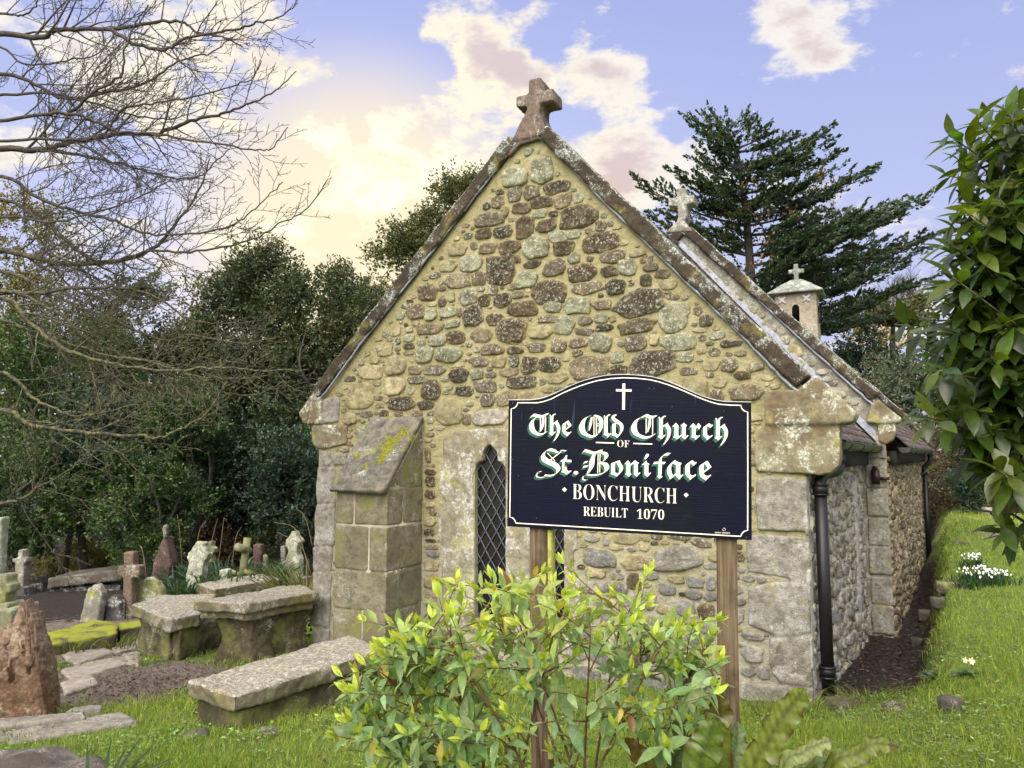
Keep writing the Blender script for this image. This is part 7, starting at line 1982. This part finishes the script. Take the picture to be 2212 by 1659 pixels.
# dry stems among the graves
ds = Acc()
for (x0, y0, x1, y1, x2, y2, Y) in [(395, 1240, 388, 1150, 383, 1112, 14.5), (420, 1230, 430, 1150, 445, 1125, 14.5), (470, 1230, 480, 1150, 484, 1118, 14.8), (500, 1225, 510, 1160, 522, 1138, 14.8), (667, 1230, 640, 1145, 592, 1128, 12.5), (672, 1240, 650, 1180, 600, 1150, 12.5), (675, 1180, 660, 1120, 640, 1098, 12), (455, 1180, 462, 1150, 470, 1120, 14.6), (312, 1245, 310, 1200, 302, 1178, 13.2), (305, 1180, 312, 1210, 316, 1250, 13)]:
    P = smooth_line([at(x0, y0, Y), at(x1, y1, Y), at(x2, y2, Y)], 6); ds.add(*tube(P, np.linspace(.007, .004, len(P)), 4))
o = ds.obj('dry_stems', plain('dry_stalk', (.19, .14, .08), .8), None); tag(o, 'thin dry straw-coloured stalks standing among the far graves', 'stalks')
# iris leaves by the dark rock
irp = at(225, 1690, 3.9); iris = empty('iris_plant', (irp[0], irp[1], gz(irp[0], irp[1]))); tag(iris, 'few grey-green sword-shaped leaves beside the dark corner rock', 'plant')
for (x, y, x0) in [(308, 1588, 235), (275, 1612, 230), (378, 1636, 262), (333, 1610, 250), (188, 1600, 190), (240, 1598, 222), (300, 1640, 262)]:
    a = Acc(); p0 = at(x0, 1720, 3.9); p1 = at(x, y, 3.8 + rnd(-.15, .15)); P = smooth_line([p0, (p0 + p1) / 2 + ZV * .03, p1], 6); n = len(P)
    S = nrm(np.cross(P[-1] - P[0], P[0] - EYEP)); w = np.linspace(.016, .001, n)[:, None]
    V = np.concatenate([P - S * w, P + np.array((0, .006, 0)), P + S * w]); i = np.arange(n - 1)
    a.add(V, [np.stack([i, n + i, n + i + 1, i + 1], -1), np.stack([n + i, 2 * n + i, 2 * n + i + 1, n + i + 1], -1)], np.array((.115, .17, .125)))
    own(a.obj('leaf', M['grass'], None), iris)
# snowdrops
def snowdrops(label, px, py, Y, rx, ry, nf, nb, h):
    p = at(px, py, Y); root = empty('snowdrop_clump', (p[0], p[1], gz(p[0], p[1]))); tag(root, label, 'flowers')
    a, fl = Acc(), Acc()
    for _ in range(nb // 10):
        blades(a, p[0] + np.random.uniform(-rx, rx), p[1] + np.random.uniform(-ry, ry), 10, .07, h * .9, .011, [(.035, .085, .035), (.05, .105, .045), (.03, .07, .04)], .45)
    for _ in range(nf):
        c = np.array((p[0] + random.triangular(-rx, rx, .1), p[1] + rnd(-ry, ry), 0)); c[2] = gz(c[0], c[1]) + h * rnd(.75, 1.25)
        for q in range(3):
            t = q * 2.1 + rnd(0, .5); d = np.array((cos(t) * .45, sin(t) * .45, -1.0))
            scatter(fl, OVATE, c[None], d[None], np.array([[cos(t), sin(t), .3]]), rnd(.024, .034), np.array([[1, 1, 1]]))
        a.add(*tube([c + np.array((rnd(-.03, .03), 0, -h)), c + np.array((.006, 0, .012)), c], .0022, 4), np.array((.06, .12, .04)))
    own(a.obj('leaves', M['grass'], None), root); own(fl.obj('flowers', M['snowdrop'], None), root)
snowdrops('wide clump of white snowdrops on the lawn bank', 2118, 1258, 9.3, .30, .25, 80, 480, .18)
snowdrops('smaller clump of snowdrops just behind the wide one', 2098, 1222, 10.3, .11, .10, 26, 160, .17)
def rosette(label, px, py, flower):
    p = g_at(px, py); root = empty('primrose_plant', p); tag(root, label, 'plant'); a = Acc(); n = 22
    t = np.random.uniform(0, 2 * pi, n); d = np.stack([np.cos(t), np.sin(t), np.random.uniform(.1, .9, n)], -1)
    scatter(a, BIGL, np.tile(p + ZV * .01, (n, 1)) + np.random.normal(0, .03, (n, 3)) * np.array((1, 1, 0)), d, np.tile(ZV, (n, 1)), np.random.uniform(.08, .15, n), jitter_cols((.09, .14, .06), n))
    own(a.obj('leaves', M['leaf'], None), root)
    if flower:
        f = Acc()
        for k in range(3):
            c = p + np.array((rnd(-.02, .05), rnd(-.03, .03), .11 + rnd(0, .03)))
            for q in range(5):
                u = q * 2 * pi / 5; scatter(f, OVATE, c[None], np.array([[cos(u), -.6 + .4 * sin(u), sin(u)]]), np.array([[0, -1, .4]]), .028, np.array([[1, 1, 1]]))
        own(f.obj('flower', plain('primrose_petal', (.75, .72, .40), .6, .2, .05, 20, 0), None), root)
rosette('primrose plant with pale yellow flowers in the lawn', 2092, 1462, True)
rosette('low leafy rosette without flowers beside the ditch bank', 2018, 1466, False)
twg = Acc()
for pts in ([(1990, 1612), (2060, 1598), (2140, 1600)], [(2045, 1600), (2052, 1570), (2050, 1545)], [(2100, 1600), (2125, 1582), (2140, 1570)]):
    P = np.array([g_at(*q) + ZV * .02 for q in pts]); P = smooth_line(P, 5); twg.add(*tube(P, np.linspace(.005, .002, len(P)), 5), np.array((1, 1, 1, 0)))
o = twg.obj('fallen_twig', M['branch'], None); tag(o, 'fallen forked twig lying on the lawn', 'twig')

# ------------------------------------------------------------------ grass and litter
random.seed(51); np.random.seed(51)
def footprint(x, y):
    d, t = side_d(x, y); k = np.zeros(len(x), bool)
    u = (x - C0[0]) * UV[0] + (y - C0[1]) * UV[1]; f = (x - C0[0]) * NV[0] + (y - C0[1]) * NV[1]
    k |= (f < .02) & (u > uL) & (d < .05); k |= (u > bu0) & (u < bu1) & (f < Lb) & (f > 0)
    for q in KERB_XY: k |= inside(q, x, y)
    return k
N = 520000
v = np.random.uniform(0, 1, N); Yg = 3.4 * (17.5 / 3.4) ** (v ** 1.25)
Xg = np.random.uniform(-.92, .92, N) * Yg
keep = ~footprint(Xg, Yg) & ~((Yg > 15.5) & (Xg < 1))
mud, dit_shade = zones(Xg, Yg)
patch = vnoise(Xg, Yg, 2.2, 3) * .5 + vnoise(Xg, Yg, 6, 8) * .5
keep &= (np.random.uniform(0, 1, N) > np.clip(mud * 1.35, 0, .985)) & (np.random.uniform(0, 1, N) > dit_shade * 1.2)
keep &= np.random.uniform(0, 1, N) < np.clip(.70 + patch * 1.1, .10, 1)
Xg, Yg, patch = Xg[keep], Yg[keep], patch[keep]; n = len(Xg)
Zg = ground_z(Xg, Yg) - .004
hh = (np.random.uniform(.018, .05, n) + .02 * np.clip(patch, 0, 1)) * (1 + .035 * Yg) * np.where(np.random.uniform(0, 1, n) < .04, 2.0, 1) * (1 + 1.3 * np.clip(vnoise(Xg, Yg, 15, 31) + vnoise(Xg, Yg, 31, 7) - .25, 0, 1))
ww = np.random.uniform(.0022, .0042, n) * (.75 + .11 * Yg)
an = np.random.uniform(0, 2 * pi, n); wv = np.stack([np.cos(an), np.sin(an), 0 * an], -1) * (ww / 2)[:, None]
ba = np.random.uniform(0, 2 * pi, n); bl_ = hh * np.random.uniform(.2, 1.0, n)
base = np.stack([Xg, Yg, Zg], -1); bd2 = np.stack([np.cos(ba) * bl_, np.sin(ba) * bl_, 0 * bl_], -1)
mid = base + bd2 * .3 + ZV * (hh * .6)[:, None]; tipg = base + bd2 + ZV * (hh * .95)[:, None]
V = np.stack([base - wv, base + wv, mid + wv * .8, mid - wv * .8, tipg], 1).reshape(-1, 3)
i = np.arange(n)[:, None] * 5
tone = np.clip(.5 + .5 * vnoise(Xg, Yg, 1.1, 4) + np.random.normal(0, .22, n), 0, 1)[:, None]
cg = np.array((.13, .23, .032)) * (1 - tone) + np.array((.32, .38, .062)) * tone
dry = (np.random.uniform(0, 1, n) < .07)[:, None]; cg = np.where(dry, np.array((.28, .23, .10)), cg) * np.exp(np.random.normal(0, .15, (n, 1)))
o = link('grass', mesh_np('grass', V, [i + np.array([[0, 1, 2, 3]]), i + np.array([[3, 2, 4]])], np.repeat(cg, 5, 0)), M['grass'], None, False)
tag(o, 'short mossy green grass of the churchyard lawn', 'grass', kind='stuff')
# broad-leaved weeds and clover in the turf
N = 60000
Yg = 3.5 * (15 / 3.5) ** (np.random.uniform(0, 1, N) ** 1.2); Xg = np.random.uniform(-.72, .72, N) * Yg
mud, dit_shade = zones(Xg, Yg); keep = ~footprint(Xg, Yg) & (mud < .5) & (dit_shade < .4) & ~((Yg > 15.5) & (Xg < 1)) & (vnoise(Xg, Yg, 3.0, 12) + .5 * vnoise(Xg, Yg, 11.0, 2) > .0)
Xg, Yg = Xg[keep], Yg[keep]; n = len(Xg); a = Acc()
t = np.random.uniform(0, 2 * pi, n)
scatter(a, RH, np.stack([Xg, Yg, ground_z(Xg, Yg) + np.random.uniform(.01, .035, n)], -1), np.stack([np.cos(t), np.sin(t), np.random.uniform(-.1, .4, n)], -1), np.tile(ZV, (n, 1)) + np.random.normal(0, .2, (n, 3)), np.random.uniform(.018, .04, n), jitter_cols((.17, .245, .075), n, .3))
o = a.obj('clover', M['leaf'], None, False); tag(o, 'small clover and weed leaves mixed into the turf', 'ground cover', kind='stuff')
N = 2600; a = Acc()
t_ = np.random.uniform(-.1, 13, N); d_ = np.random.uniform(.02, .95, N); P = np.stack([C0[0] + SV[0] * t_ + SV[1] * d_, C0[1] + SV[1] * t_ - SV[0] * d_], -1)
X2 = np.concatenate([P[:, 0], np.random.uniform(-7, 2, 1500), np.random.uniform(-2.5, 3, 130)]); Y2 = np.concatenate([P[:, 1], np.random.uniform(6, 15, 1500), np.random.uniform(3.8, 6, 130)])
k = ~footprint(X2, Y2); X2, Y2 = X2[k], Y2[k]
qm = [at(px, py, Y)[:2] for px, py, Y in ((250, 1500, 7.3), (330, 1480, 7.6), (150, 1480, 7.6), (230, 1430, 8.8), (380, 1500, 7.2))]
mx = np.concatenate([np.random.normal(q[0], .55, 900) for q in qm]); my = np.concatenate([np.random.normal(q[1], .5, 900) for q in qm])
X2, Y2 = np.concatenate([X2, mx]), np.concatenate([Y2, my]); n = len(X2); t = np.random.uniform(0, 2 * pi, n)
scatter(a, OVATE, np.stack([X2, Y2, ground_z(X2, Y2) + .012], -1), np.stack([np.cos(t), np.sin(t), np.random.uniform(-.2, .3, n)], -1), np.tile(ZV, (n, 1)) + np.random.normal(0, .35, (n, 3)), np.where(np.arange(n) < n - 4500, np.random.uniform(.03, .065, n), np.random.uniform(.012, .035, n)), jitter_cols((.065, .042, .03), n, .5, .12))
o = a.obj('dead_leaves', M['leaf'], None); tag(o, 'scattered dead brown leaves in the ditch and on the bare earth', 'leaf litter', kind='stuff')
